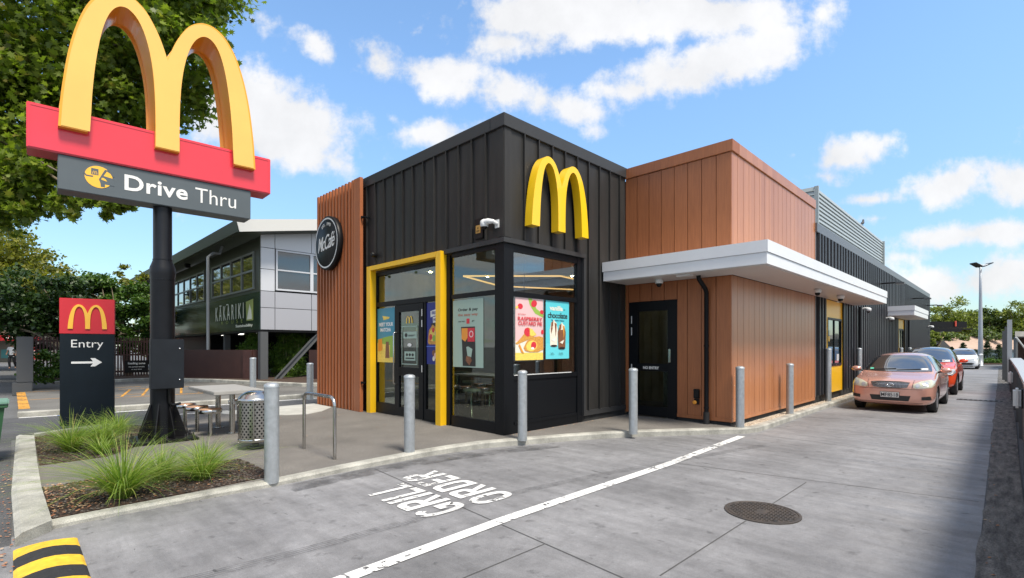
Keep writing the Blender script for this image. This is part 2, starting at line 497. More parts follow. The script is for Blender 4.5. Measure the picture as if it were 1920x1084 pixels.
M['gravel'] = mat('buff gravel', (0.28, 0.22, 0.16), 0.9, col2=(0.60, 0.52, 0.42), vscale=60, bump=1.0, bscale=60)
M['brown'] = mat('dark red brown timber', (0.060, 0.024, 0.020), 0.6, var=0.25, vscale=5)
M['brown2'] = mat('dark brown wall sheet', (0.045, 0.018, 0.014), 0.5, var=0.15, vscale=2)
M['tan'] = mat('tan interior wall', (0.34, 0.28, 0.18), 0.8, var=0.2, vscale=2.5)
M['ceil'] = mat('olive ceiling tile', (0.26, 0.22, 0.11), 0.8, var=0.3, vscale=2)
M['intfloor'] = mat('interior floor tile', (0.13, 0.12, 0.11), 0.5)
M['tableL'] = mat('pale laminate', (0.45, 0.44, 0.40), 0.4)
M['lampE'] = mat('warm linear lamp', (1, 0.8, 0.5), 0.5, emit=(1.0, 0.52, 0.16), estr=1.3)
M['spotE'] = mat('ceiling spot', (1, 0.9, 0.7), 0.5, emit=(1.0, 0.85, 0.6), estr=60)
M['under'] = mat('undercroft lamp', (1, 1, 0.9), 0.5, emit=(1.0, 0.95, 0.85), estr=3)
M['rubber'] = mat('black rubber', (0.018, 0.018, 0.019), 0.75, var=0.3, vscale=20, bump=0.3, bscale=90)
M['rubbery'] = mat('yellow road paint', (0.72, 0.44, 0.03), 0.6, var=0.2, vscale=12, bump=0.2)
M['bark'] = mat('bark', (0.16, 0.13, 0.09), 0.9, var=0.4, vscale=6, bump=0.8, bscale=20, stretch=(1, 1, 0.3))
M['dirtwall'] = mat('taupe render wall', (0.22, 0.17, 0.16), 0.8, var=0.12, vscale=2, bump=0.3, bscale=60)
M['wallcap'] = mat('grey wall capping', (0.40, 0.42, 0.44), 0.4, 0.2)
M['greypost'] = mat('grey painted steel', (0.085, 0.09, 0.095), 0.5)
M['gutter'] = mat('stained gutter concrete', (0.025, 0.025, 0.026), 0.85, col2=(0.20, 0.19, 0.175), vscale=2.6, bump=0.6, bscale=60, stretch=(1, 5, 1), speck=0.4, sscale=90)
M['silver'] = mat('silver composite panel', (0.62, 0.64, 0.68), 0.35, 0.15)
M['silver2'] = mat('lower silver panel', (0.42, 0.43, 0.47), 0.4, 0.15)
M['greenpan'] = mat('deep green glossy panel', (0.018, 0.034, 0.027), 0.2, spec=0.35)
M['olive'] = mat('olive panel', (0.050, 0.060, 0.040), 0.40, spec=.3)
M['roofd'] = mat('roof membrane', (0.08, 0.08, 0.085), 0.8)

# concrete drive lane: brushed bays with stains
def lane_mat():
    m = mat('brushed lane concrete', (0.27, 0.27, 0.275), 0.62)
    t = m.node_tree; p = t.nodes['Principled BSDF']
    tcn = t.nodes.new('ShaderNodeTexCoord')
    def nz_(sc, det, st=(1, 1, 1), ro=0.6):
        mp = t.nodes.new('ShaderNodeMapping'); mp.inputs['Scale'].default_value = st
        t.links.new(tcn.outputs['Object'], mp.inputs[0])
        n = t.nodes.new('ShaderNodeTexNoise'); n.inputs['Scale'].default_value = sc; n.inputs['Detail'].default_value = det; n.inputs['Roughness'].default_value = ro
        t.links.new(mp.outputs[0], n.inputs['Vector']); return n.outputs['Fac']
    def mr(x, a, b, c, d):
        n = t.nodes.new('ShaderNodeMapRange')
        for i, q in zip(('From Min', 'From Max', 'To Min', 'To Max'), (a, b, c, d)): n.inputs[i].default_value = q
        t.links.new(x, n.inputs['Value']); return n.outputs[0]
    def mul(a, b):
        n = t.nodes.new('ShaderNodeMath'); n.operation = 'MULTIPLY'; t.links.new(a, n.inputs[0]); t.links.new(b, n.inputs[1]); return n.outputs[0]
    f = mr(nz_(0.55, 6, (1, 1, 1), 0.62), 0.3, 0.7, 0.66, 1.26)                # big blotches
    f = mul(f, mr(nz_(1.6, 6, (3.2, 0.5, 1), 0.65), 0.3, 0.7, 0.80, 1.16))     # broom streaks across the lane
    f = mul(f, mr(nz_(7, 6, (1, 1, 1), .7), 0.3, 0.7, 0.84, 1.13)); f = mul(f, mr(nz_(38, 4, (1, 1, 1), .7), 0.3, 0.7, 0.90, 1.09))
    f = mul(f, mr(nz_(9, 2, (22, 1, 1), 0.5), 0.3, 0.7, 0.955, 1.045))         # fine broom lines
    f = mul(f, mr(nz_(150, 2), 0.3, 0.7, 0.74, 1.24))
    f = mul(f, mr(nz_(5.5, 4), 0.61, 0.70, 1.0, 0.62)); f = mul(f, mr(nz_(3.2, 3, (3.5, .8, 1)), 0.69, 0.72, 1.0, 0.45))                         # oil spots
    f = mul(f, mr(nz_(26, 2), 0.70, 0.76, 1.0, 1.45))                          # pale flecks
    sc = t.nodes.new('ShaderNodeVectorMath'); sc.operation = 'SCALE'; sc.inputs[0].default_value = (0.208, 0.208, 0.216)
    t.links.new(f, sc.inputs['Scale']); t.links.new(sc.outputs[0], p.inputs['Base Color'])
    t.links.new(mr(nz_(1.3, 5, (2.5, 0.6, 1)), 0.3, 0.7, 0.52, 0.85), p.inputs['Roughness'])
    b = t.nodes.new('ShaderNodeBump'); b.inputs['Strength'].default_value = 0.25; b.inputs['Distance'].default_value = 0.004
    t.links.new(nz_(80, 5, (2, 1, 1)), b.inputs['Height']); t.links.new(b.outputs[0], p.inputs['Normal'])
    return m
M['lane'] = lane_mat()

def worn_mat(name, col, lo, hi, scale, st=(1, 1, 1), rough=0.6):
    """paint or stain with holes worn through it"""
    m = bpy.data.materials.new(name); m.use_nodes = True
    t = m.node_tree; p = t.nodes['Principled BSDF']
    p.inputs['Base Color'].default_value = (*col, 1); p.inputs['Roughness'].default_value = rough
    tcn = t.nodes.new('ShaderNodeTexCoord'); mp = t.nodes.new('ShaderNodeMapping'); mp.inputs['Scale'].default_value = st
    t.links.new(tcn.outputs['Object'], mp.inputs[0])
    n = t.nodes.new('ShaderNodeTexNoise'); n.inputs['Scale'].default_value = scale; n.inputs['Detail'].default_value = 8; n.inputs['Roughness'].default_value = 0.7
    t.links.new(mp.outputs[0], n.inputs['Vector'])
    n2 = t.nodes.new('ShaderNodeTexNoise'); n2.inputs['Scale'].default_value = 1.3; n2.inputs['Detail'].default_value = 2
    t.links.new(tcn.outputs['Object'], n2.inputs['Vector'])
    ad = t.nodes.new('ShaderNodeMath'); ad.operation = 'MULTIPLY_ADD'; ad.inputs[1].default_value = 0.6
    t.links.new(n2.outputs['Fac'], ad.inputs[0]); t.links.new(n.outputs['Fac'], ad.inputs[2])
    r = t.nodes.new('ShaderNodeMapRange'); r.inputs['From Min'].default_value = lo; r.inputs['From Max'].default_value = hi
    t.links.new(ad.outputs[0], r.inputs['Value']); t.links.new(r.outputs[0], p.inputs['Alpha'])
    return m
M['roadwhite'] = worn_mat('worn white road paint', (0.70, 0.70, 0.69), 0.69, 0.73, 13)
M['roadblue'] = worn_mat('worn blue road paint', (0.12, 0.20, 0.50), 0.60, 0.80, 14)
M['roadorange'] = worn_mat('worn orange road paint', (0.62, 0.30, 0.04), 0.66, 0.80, 16)
M['tyre'] = worn_mat('tyre scuff', (0.05, 0.05, 0.052), 0.62, 1.20, 9, (1, 1, 1), 0.7)
M['damp'] = worn_mat('damp stain', (0.09, 0.09, 0.095), 0.70, 1.15, 3, (1, 1, 1), 0.45)

# ------------------------------------------------------------------ ground, lane, paths
CH = (0.10)
def zf(u):          # the footpath rises a little from the planter to the corner
    return 0.05 + 0.05 * min(1, max(0, (u - 1.5) / 4.0))

g = MB(); g.add([(-900, -900, -0.004), (900, -900, -0.004), (900, 900, -0.004), (-900, 900, -0.004)], [(0, 1, 2, 3)])
tag(g.build('ground', M['ground']), kind='structure')

kb = [(0.22, 5.94), (0.6, 5.98), (1.05, 6.00), (2.05, 5.97), (3.02, 6.02), (4.14, 6.03), (4.7, 5.98), (5.23, 5.88), (6.05, 5.56), (6.7, 5.3), (7.29, 5.02), (7.85, 4.7),
      (8.33, 4.36), (9.0, 3.88), (9.55, 3.46), (9.9, 3.37), (10.57, 3.36), (12.87, 3.40), (16.4, 3.42), (22, 3.42), (41, 3.42), (44, 3.5)]
def offs(pl, d):
    o = []
    for i, p in enumerate(pl):
        a = Vector(pl[max(0, i - 1)]); b = Vector(pl[min(len(pl) - 1, i + 1)])
        t = (b - a).normalized()
        o.append((p[0] - t.y * d, p[1] + t.x * d))
    return o
kin = offs(kb, 0.14)
lane = MB(); lane.add([(-12, 5.98, 0), (-12, 0.06, 0), (3.0, 0.16, 0), (8.3, 0.22, 0), (20.9, 0.36, 0), (52, 0.75, 0), (60, 8, 0), (44, 8, 0), (44, 3.5, 0)] +
                      [(p[0], p[1], 0) for p in kb[:-1][::-1]] + [(-12, 5.9, 0)], [list(range(9 + len(kb) - 1 + 1))])
uvmesh('drive_lane', lane, M['lane'], kind='structure')
# saw-cut joints and stains lying on the lane
jt = MB()
def strip(mb, pts, w, z, m=0):
    l = offs(pts, w / 2); r = offs(pts, -w / 2)
    vs = [(p[0], p[1], z) for p in l] + [(p[0], p[1], z) for p in r]
    n = len(pts)
    mb.add(vs, [(i, i + n, i + n + 1, i + 1) for i in range(n - 1)], m)
for (a, b) in [((3.36, 5.9), (2.97, 1.72)), ((6.42, 3.4), (7.05, 0.25)), ((9.6, 3.3), (9.35, 0.25)), ((12.9, 3.38), (12.9, 0.28)), ((16.3, 3.38), (16.3, 0.32)), ((19.8, 3.38), (19.8, 0.35)), ((23.5, 3.38), (23.5, 0.4)), ((28, 3.38), (28, .45)),
               ((3.2, 1.74), (6.62, 1.72)), ((-3, 2.7), (3.05, 2.68)), ((2.97, 1.72), (2.9, -4))]:
    strip(jt, [a, b], 0.009, 0.004)
uvmesh('lane_joint', jt, mat('joint grime', (0.07, 0.07, 0.07), 0.9), kind='structure')
st = MB()
def arcpts(a, b, c, n=24):
    return [((1 - t) ** 2 * a[0] + 2 * t * (1 - t) * b[0] + t * t * c[0], (1 - t) ** 2 * a[1] + 2 * t * (1 - t) * b[1] + t * t * c[1]) for t in [i / n for i in range(n + 1)]]
def smooth(pl, k=6):
    o_ = []
    for i in range(len(pl) - 1):
        p0 = Vector(pl[max(0, i - 1)]); p1 = Vector(pl[i]); p2 = Vector(pl[i + 1]); p3 = Vector(pl[min(len(pl) - 1, i + 2)])
        for j in range(k):
            q = j / k; c_ = ((p1 * 2) + (p2 - p0) * q + (p0 * 2 - p1 * 5 + p2 * 4 - p3) * q * q + (p1 * 3 - p0 - p2 * 3 + p3) * q * q * q) * .5; o_.append((c_.x, c_.y))
    return o_ + [pl[-1]]
trk = smooth([(0.2, 4.05), (1.57, 3.93), (2.64, 3.90), (3.86, 3.84), (5.14, 3.64), (6.38, 3.37), (7.46, 3.12), (8.6, 2.86)])
for k in range(4): strip(st, offs(trk, -.06 + k * .034), 0.014, 0.0105)
uvmesh('tyre_scuff', st, M['tyre'], label='dark curved tyre scuff sweeping past the painted words towards the lane', cat='tyre mark')
dm = MB(); strip(dm, [(2.2, 5.75), (3.3, 5.82), (4.4, 5.75), (5.4, 5.48), (6.3, 5.2)], 0.34, 0.006)
uvmesh('damp_stain', dm, M['damp'], label='long dark damp stain on the concrete along the curved kerb', cat='stain')

# right gutter
gt = MB()
gl_ = [(-7, 0.1), (3.0, 0.16), (8.3, 0.22), (20.9, 0.36), (52, 0.75)]
gr_ = [(-7, -0.2), (3.0, -0.11), (9.0, -0.065), (15.2, -0.04), (21, 0.02), (29.5, 0.12), (52, 0.42)]
def jag(pl, n=160, a=0.02):
    o = []
    for i in range(n + 1):
        u = pl[0][0] + (pl[-1][0] - pl[0][0]) * (i / n) ** 2
        for j in range(len(pl) - 1):
            if pl[j][0] <= u <= pl[j + 1][0] + 1e-6:
                q = (u - pl[j][0]) / (pl[j + 1][0] - pl[j][0]); v = pl[j][1] + q * (pl[j + 1][1] - pl[j][1]); break
        o.append((u, v + random.uniform(-a, a)))
    return o
ja = jag(gl_)
gt.add([(p[0], p[1], 0.005) for p in ja] + [(p[0], p[1], 0.02) for p in gr_[::-1]], [list(range(len(ja) + len(gr_)))[::-1]])
uvmesh('gutter', gt, M['gutter'], kind='structure')

# kerb
def kerb(name, outer, inner, ztop, mats, z0=-0.02, **k):
    mb = MB(); n = len(outer)
    zo = [ztop(p[0]) if callable(ztop) else ztop for p in outer]
    ch = 0.02
    mid = [(o[0] + (i[0] - o[0]) * 0.18, o[1] + (i[1] - o[1]) * 0.18) for o, i in zip(outer, inner)]
    rows = [[(p[0], p[1], z0) for p in outer], [(p[0] + 0, p[1], z - ch) for p, z in zip(outer, zo)],
            [(p[0], p[1], z + 0.004) for p, z in zip(mid, zo)], [(p[0], p[1], z + 0.004) for p, z in zip(inner, zo)], [(p[0], p[1], z0) for p in inner]]
    vs = [q for r in rows for q in r]
    fs = []
    for r in range(4):
        for i in range(n - 1):
            fs.append((r * n + i, r * n + i + 1, (r + 1) * n + i + 1, (r + 1) * n + i))
    mb.add(vs, fs)
    for e in (0, n - 1): mb.add([r[e] for r in rows], [list(range(5)) if e == 0 else list(range(5))[::-1]])
    return uvmesh(name, mb, mats, **k)
kerb('kerb', kb, kin, zf, M['kerb'], kind='structure')
ko = [(0.02, 5.62), (0.0, 7.4), (0.02, 9), (0.06, 12.0)]
ki = [(0.25, 5.90), (0.23, 7.4), (0.24, 9), (0.28, 12.0)]
kerb('kerb', ko, ki, lambda u: 0.09, M['kerb'], kind='structure')
kerb('kerb', [(0.06, 12.0), (0.8, 12.35), (1.6, 12.5)], [(0.28, 11.85), (0.8, 12.2), (1.6, 12.35)], lambda u: 0.09, M['kerb'], kind='structure')

# footpath surface (asphalt) behind the kerb
fp = MB()
outl = [(0.20, 6.0)] + [p for p in kin if 0.5 < p[0] < 9.6] + [(9.64, 3.6), (9.64, 8), (5.95, 8), (5.95, 12.95), (5.2, 13.1), (3.5, 13.2), (1.7, 13.2), (0.20, 12.3)]
fp.prism(outl, -0.02, lambda x, y: zf(x))
uvmesh('footpath', fp, M['path'], kind='structure')
gv = MB(); gv.prism([(9.66, 3.52), (10.57, 3.5), (41, 3.56), (41, 3.75), (9.66, 3.75)], -0.02, 0.085)
uvmesh('gravel_bed', gv, M['gravel'], kind='structure')
# gravel stones
def scatter(name, poly_fn, count, size, mats, zfun, flat=0.5, **k):
    mb = MB()
    for i in range(count):
        u, v = poly_fn()
        s = size * random.uniform(0.5, 1.3); z = zfun(u, v)
        a = random.uniform(0, 6.28); b = random.uniform(-0.6, 0.6)
        c, d = math.cos(a), math.sin(a)
        pts = []
        for (x, y, h) in ((-1, -.5, 0), (.2, -.7, .1), (1, .1, 0), (.3, .7, 0), (-.7, .5, .1), (0, 0, flat)):
            x *= random.uniform(.6, 1.2); y *= random.uniform(.6, 1.2)
            pts.append((u + s * (x * c - y * d), v + s * (x * d + y * c), z + s * (h + b * x * 0.4) + 0.002))
        mb.add(pts, [(0, 1, 5), (1, 2, 5), (2, 3, 5), (3, 4, 5), (4, 0, 5)], random.randrange(len(mats)))
    return uvmesh(name, mb, mats, **k)
scatter('gravel', lambda: (9.7 + 12 * random.random() ** 1.5, random.uniform(3.53, 3.74)), 3500, 0.013,
        [mat('stone buff', (0.50, 0.42, 0.32), 0.9), mat('stone cream', (0.66, 0.60, 0.50), 0.9), mat('stone brown', (0.28, 0.2, 0.14), 0.9)], lambda u, v: 0.085, kind='stuff',
        label='buff pebbles between the kerb and the timber wall', cat='gravel')

# planters
P1 = [(0.25, 6.1), (2.2, 6.22), (2.22, 6.6), (2.2, 7.45), (1.0, 7.62), (0.24, 7.45)]
P2 = [(0.26, 8.95), (0.95, 9.0), (1.35, 9.55), (2.0, 9.6), (2.1, 10.8), (1.7, 12.2), (0.28, 11.8)]
pb = MB(); pb.prism(P1, 0, lambda x, y: zf(x) + 0.012); pb.prism(P2, 0, lambda x, y: zf(x) + 0.012)
uvmesh('mulch_bed', pb, M['mulch'], kind='structure')
def inpoly(P):
    xs = [p[0] for p in P]; ys = [p[1] for p in P]
    while True:
        x = random.uniform(min(xs), max(xs)); y = random.uniform(min(ys), max(ys)); c = False; j = len(P) - 1
        for i in range(len(P)):
            if (P[i][1] > y) != (P[j][1] > y) and x < (P[j][0] - P[i][0]) * (y - P[i][1]) / (P[j][1] - P[i][1]) + P[i][0]: c = not c
            j = i
        if c: return x, y
chips = [mat('bark chip dark', (0.022, 0.016, 0.013), 0.9), mat('bark chip brown', (0.06, 0.034, 0.022), 0.9), mat('bark chip grey', (0.10, 0.085, 0.075), 0.9), mat('bark chip black', (0.012, 0.010, 0.009), 0.9)]
scatter('mulch', lambda: inpoly(P1) if random.random() < 0.65 else inpoly(P2), 9000, 0.020, chips, lambda u, v: zf(u) + 0.012, 0.55, kind='stuff', label='dark bark mulch chips in the planting beds by the kerb', cat='mulch')
lf = [mat('dry leaf orange', (0.26, 0.10, 0.045), 0.8), mat('dry leaf tan', (0.34, 0.17, 0.09), 0.8), mat('dry leaf pale', (0.40, 0.28, 0.17), 0.8)]
def leafpos():
    r = random.random()
    if r < 0.60:
        x, y = inpoly(P1); return (0.25 + (x - 0.25) * random.random() ** 0.8, y)
    if r < 0.75: return inpoly(P2)
    if r < 0.87: return (random.uniform(-0.12, 0.02), random.uniform(5.0, 9.5))
    if r < 0.92: return (5.87 + random.uniform(-0.05, 3.6), 6.0 + random.gauss(0, 0.02))
    if r < 0.96: return (random.uniform(4, 14), random.uniform(0.0, 0.25))
    return (random.uniform(1.5, 5.7), random.uniform(7, 11))
scatter('leaf_litter', leafpos, 900, 0.015, lf, lambda u, v: (0.10 if (u > 5.5 and v > 5.5) else (zf(u) + 0.03 if (u > 0.2 and v > 5) else 0.012)), 0.35, kind='stuff', label='orange and tan dry leaves scattered on bed and kerb', cat='leaf litter')

# street side: entry drive, island, markings
s1 = MB(); s1.prism([(-14, 13.2), (0.2, 12.3), (1.7, 13.2), (5.9, 13.1), (14, 13.1), (14, 14.9), (6.6, 14.85), (1.7, 15.2), (0.1, 15.8), (-14, 16.5)], -0.01, 0.004)
uvmesh('entry_drive', s1, M['asphalt'], kind='structure')
s0 = MB(); s0.prism([(-14, 5.9), (-0.0, 5.7), (-0.0, 12.1), (0.2, 12.3), (-14, 13.1)], -0.01, 0.002)
uvmesh('street_pavement', s0, M['asphalt'], kind='structure')
ap = MB(); ap.prism([(3.4, 12.6), (3.9, 11.9), (4.3, 11.35), (4.7, 11.15), (5.1, 11.35), (5.6, 11.9), (5.63, 13.0), (3.4, 13.1)], 0, lambda x, y: zf(x) + 0.006)
uvmesh('concrete_apron', ap, mat('pale apron concrete', (.42, .42, .39), .85, var=.15), kind='structure')
isl = [(0.1, 15.85), (1.75, 15.75), (4, 15.6), (7.2, 15.55), (14, 15.5)]
kerb('kerb', isl, offs(isl, 0.15), lambda u: 0.12, M['kerb'], kind='structure')
is2 = MB(); is2.prism(offs(isl, 0.13) + [(14, 30), (0.3, 30), (0.2, 21)], -0.01, 0.118)
uvmesh('side_footpath', is2, mat('side path asphalt', (0.13, 0.125, 0.115), 0.9, var=0.25, vscale=0.8, speck=0.4, sscale=120), kind='structure')
k2 = [(14, 17.2), (9, 18.0), (7.6, 18.6), (6.9, 20.6), (5.9, 23.6), (4.4, 26.3), (1.2, 26.5)]
kerb('kerb', k2, offs(k2, -0.18), lambda u: 0.24, M['kerb'], z0=0.05, kind='structure')
bed2 = MB(); bed2.prism(offs(k2, -0.16) + [(1.2, 30), (14, 30)], 0.1, 0.235)
uvmesh('fence_bed', bed2, M['mulch'], kind='structure')
mk = MB()
strip(mk, [(0.12, 15.95 - .25), (0.75, 15.6)], 0.12, 0.009)
strip(mk, [(1.65, 15.42), (3, 15.32), (7.2, 15.2), (12, 15.1)], 0.16, 0.009)
strip(mk, [(2.2, 13.9), (4.2, 13.75)], 0.08, 0.009)
uvmesh('road_marking', mk, M['roadwhite'], label='white painted edge line along the far kerb of the entry drive', cat='road marking')
mk = MB(); strip(mk, [(0.75, 15.6), (1.6, 15.45)], 0.12, 0.009)
uvmesh('road_marking', mk, M['roadblue'], label='short blue painted line behind the dark entry sign', cat='road marking')
mk = MB()
strip(mk, [(0.22, 16.6), (0.22, 22.7)], 0.20, 0.123); strip(mk, [(0.36, 22.6), (3.4, 22.9)], 0.09, 0.123); strip(mk, [(0.36, 19.3), (3.0, 19.3)], 0.07, 0.123)
for i in range(5): strip(mk, [(2.3 + i * 0.5, 18.6), (2.9 + i * 0.5, 21.5)], 0.07, 0.123)
strip(mk, [(2.1, 18.3), (5.6, 18.2)], 0.09, 0.123); strip(mk, [(2.6, 21.7), (5.5, 21.6)], 0.09, 0.123)
uvmesh('road_marking', mk, M['roadorange'], label='orange painted loading zone box and hatching before the brown fence', cat='road marking')

# painted words and line on the lane
mk = MB(); strip(mk, [(0.6, 3.20), (1.66, 3.25), (3.26, 3.32), (6.3, 3.31), (9.18, 3.41)], 0.13, 0.008)
uvmesh('road_marking', mk, M['roadwhite'], label='long worn white line running up the lane from the foreground', cat='road marking')
def blk(ch):
    """block road letter in a 0..1 cell: list of convex-ish polygons"""
    w, h = 0.30, 0.17
    def ring(cx, cy, rx, ry, a0, a1, n=10):
        o = []
        for i in range(n):
            t0 = R(a0 + (a1 - a0) * i / n); t1 = R(a0 + (a1 - a0) * (i + 1) / n)
            def e(t, kx, ky):
                c, s_ = math.cos(t), math.sin(t); return (cx + kx * math.copysign(abs(c) ** .75, c), cy + ky * math.copysign(abs(s_) ** .75, s_))
            o.append([e(t0, rx, ry), e(t1, rx, ry), e(t1, rx - w * .92, ry - h), e(t0, rx - w * .92, ry - h)])
        return o
    q = lambda a, b, c, d: [[(a, b), (c, b), (c, d), (a, d)]]
    if ch == 'O': return ring(.5, .5, .5, .5, 0, 360, 28)
    if ch == 'D': return q(0, 0, w, 1) + q(w, 0, .5, h) + q(w, 1 - h, .5, 1) + ring(.5, .5, .5, .5, -90, 90, 14)
    if ch == 'R': return q(0, 0, w, 1) + q(w, 1 - h, .55, 1) + q(w, .42, .55, .42 + h) + ring(.55, .71, .45, .29, -90, 90, 12) + [[(.40, .42), (.66, .42), (1.0, 0), (.68, 0)]]
    if ch == 'G': return ring(.5, .5, .5, .5, 42, 315, 22) + q(.70, .10, 1, .50) + q(.5, .34, .699, .50)
    if ch == 'E': return q(0, 0, w, 1) + q(w, 0, .95, h) + q(w, 1 - h, .95, 1) + q(w, .5 - h / 2, .85, .5 + h / 2)
    if ch == 'L': return q(0, 0, w, 1) + q(w, 0, .95, h)
    return q(.0, 0, 1, 1)
def roadword(word, u0, u1, v0, v1, label, widths):
    mb = MB(); tot = sum(widths) + .16 * (len(word) - 1); x = 0; k = (v1 - v0) / tot
    for ch, wd in zip(word, widths):
        for p in blk(ch): mb.add([(u1 - y * (u1 - u0), v0 + (x + px_ * wd) * k, 0.008) for px_, y in p], [list(range(len(p)))])
        x += wd + .16
    uvmesh('painted_word', mb, M['roadwhite'], label=label, cat='road marking')
roadword('GRILL', 2.71, 3.24, 3.84, 5.05, 'white painted word GRILL on the concrete, nearer the camera', (.78, .78, .24, .66, .66))
roadword('ORDER', 3.33, 3.85, 3.77, 5.26, 'white painted word ORDER on the concrete, nearer the footpath bollards', (.8, .78, .78, .66, .78))

# manhole
mh = thing('manhole_cover', 'round rusty brown iron manhole cover set in the lane concrete', 'manhole cover', (5.12, 1.71, 0), fr='luv')
iron = mat('cast iron', (0.048, 0.044, 0.042), 0.6, 0.2, col2=(0.085, 0.068, 0.055), vscale=8)
mb = MB(); mb.lathe((0, 0, 0), [(0.335, 0.001), (0.335, 0.010), (0.312, 0.012), (0.308, 0.006)], 48, smooth=False); mb.build('rim', iron, mh)
mb = MB(); mb.lathe((0, 0, 0), [(0.300, 0.001), (0.300, 0.010), (0.0001, 0.010)], 48, smooth=False)
for i in range(-9, 10):
    for j in range(-9, 10):
        x, y = i * 0.031, j * 0.031
        if math.hypot(x, y) < 0.285 and not (abs(x) < 0.09 and abs(y) < 0.05):
            a = 0.012; b = 0.004
            if (i + j) % 2: mb.box((x - a, y - b, 0.009), (x + a, y + b, 0.015))
            else: mb.box((x - b, y - a, 0.009), (x + b, y + a, 0.015))
mb.build('lid', iron, mh)
for q in (1, -1): mb = MB(); mb.lathe((0.2 * q, 0.18 * q, 0), [(0.018, 0.008), (0.018, 0.013), (0.0001, 0.013)], 12); mb.build('lifting_eye', M['rubber'], mh)

# drain grate across the gutter far along
dg_ = thing('drain_grate', 'slotted iron drain grate across the edge of the lane', 'drain grate', (20.3, 0.6, 0), fr='luv')
mb = MB(); mb.box((-0.2, -0.45, 0.001), (0.2, 0.6, 0.012))
mb.build('frame', iron, dg_)
mb = MB()
for i in range(9): mb.box((-0.15, -0.40 + i * 0.11, 0.010), (0.15, -0.34 + i * 0.11, 0.016))
mb.build('slot', M['rubber'], dg_)

# speed hump
sh = thing('speed_hump', 'yellow and black striped rubber speed hump beside the kerb end', 'speed hump', (0.2, 5.5, 0), fr='luv')
# runs along -v from its end near the kerb; profile across u
prof = [(-0.19, 0.0), (-0.17, 0.018), (-0.10, 0.042), (-0.03, 0.055), (0.03, 0.055), (0.10, 0.042), (0.17, 0.018), (0.19, 0.0)]
for i in range(8):
    a = 0.02 - i * 0.25; b = a - 0.25
    mb = MB(); vs = []
    for y in (a, b):
        for x, z in prof:
            zz = z * (0.55 if (i == 0 and y == a) else 1)
            vs.append((x, y - 0.015 * math.cos(x * 9) + (abs(x) * 0.35 if False else 0), zz + 0.003))
    n = len(prof)
    mb.add(vs, [(k, k + 1, k + 1 + n, k + n)[::-1] for k in range(n - 1)] + [list(range(n)), list(range(n, 2 * n))[::-1]], 0, False)
    if i % 2: mb.lathe((0.09, (a + b) / 2, 0.036), [(0.016, 0), (0.014, 0.012), (0.0001, 0.013)], 10)
    mb.build('rubber_segment', M['rubbery'] if i % 2 == 0 else M['rubber'], sh, label='yellow segment' if i % 2 == 0 else 'black segment')

# ================================================================== restaurant building
UC, VC = 5.87, 6.06          # street corner of the black box
B = thing('restaurant_building', 'single-storey restaurant with black metal and timber plank walls, yellow door frame and pale canopy', 'restaurant', (UC, VC, 0))
TOP = 5.53
mb = MB()
# lane-facing black wall (v = VC)
mb.box((UC, VC, 3.44), (9.60, VC + 0.12, TOP - 0.2))
mb.box((8.04, VC, 0.30), (9.60, VC + 0.12, 3.44))
u = 6.34
while u < 9.5:
    mb.box((u - 0.011, VC - 0.045, 0.32 if u > 8.06 else 3.46), (u + 0.011, VC, TOP - 0.2)); u += 0.375
mb.box((UC - 0.002, VC - 0.014, 3.46), (UC + 0.16, VC, TOP - 0.2))
# street-facing black wall (u = UC)
mb.box((UC, VC + 0.122, 3.44), (UC + 0.12, 10.86, TOP - 0.2))
mb.box((UC, 10.60, 0.1), (UC + 0.12, 10.86, 3.44))
v = 6.49
while v < 10.75:
    mb.box((UC - 0.045, v - 0.011, 3.46), (UC, v + 0.011, TOP - 0.2)); v += 0.375
mb.box((UC - 0.014, VC, 3.46), (UC, VC + 0.16, TOP - 0.2))
mb.build('wall', M['char'], B)
mb = MB()
mb.box((UC - 0.045, VC - 0.045, TOP - 0.22), (9.602, VC + 0.3, TOP), bev=0.006)
mb.box((UC - 0.045, VC + 0.302, TOP - 0.22), (UC + 0.3, 10.88, TOP), bev=0.006)
mb.build('parapet', M['charflash'], B)
mb = MB()
mb.box((UC - 0.05, VC - 0.05, 3.36), (8.10, VC + 0.05, 3.44))
mb.box((UC - 0.05, VC + 0.052, 3.36), (UC + 0.05, 7.66, 3.44))
mb.box((8.06, VC - 0.03, 0.22), (9.58, VC + 0.02, 0.32))
mb.box((8.04, VC - 0.045, 0.22), (8.10, VC, 3.36))
mb.build('flashing', M['charflash'], B)
mb = MB()
mb.box((8.05, VC + 0.01, 0.06), (9.60, VC + 0.1, 0.22))
mb.box((9.63, 3.78, 0.0), (9.72, 4.84, 0.2)); mb.box((9.63, 5.98, 0.0), (9.72, 6.05, 0.2)); mb.box((9.723, 3.78, 0.0), (41.0, 3.86, 0.26))
mb.build('plinth', M['plinth'], B)
# rest of the shell (roof, far walls) and the interior shell
mb = MB()
mb.box((9.62, VC - 0.002, 3.6), (9.75, 13.0, 5.25)); mb.box((5.99, 10.95, 0.05), (41, 11.1, 4.7)); mb.box((40.9, 3.87, 0.05), (41, 10.94, 4.7))
mb.build('rear_wall', M['char'], B)
mb = MB(); mb.box((UC + 0.3, VC + 0.3, 5.05), (9.58, 10.94, 5.10)); mb.box((9.76, 3.95, 4.72), (40.8, 10.94, 4.78))
mb.build('roof', M['roofd'], B)
mb = MB()
mb.box((5.99, 10.4, 0.11), (12.4, 10.5, 3.40)); mb.box((12.42, 6.0, 0.11), (12.5, 10.5, 3.40)); mb.box((9.74, 4.0, 0.11), (9.80, 4.80, 2.93)); mb.box((9.82, 4.0, 0.11), (12.5, 4.05, 3.3)); mb.box((12.42, 4.06, 0.11), (12.5, 5.98, 3.3))
mb.build('interior_wall', M['tan'], B)
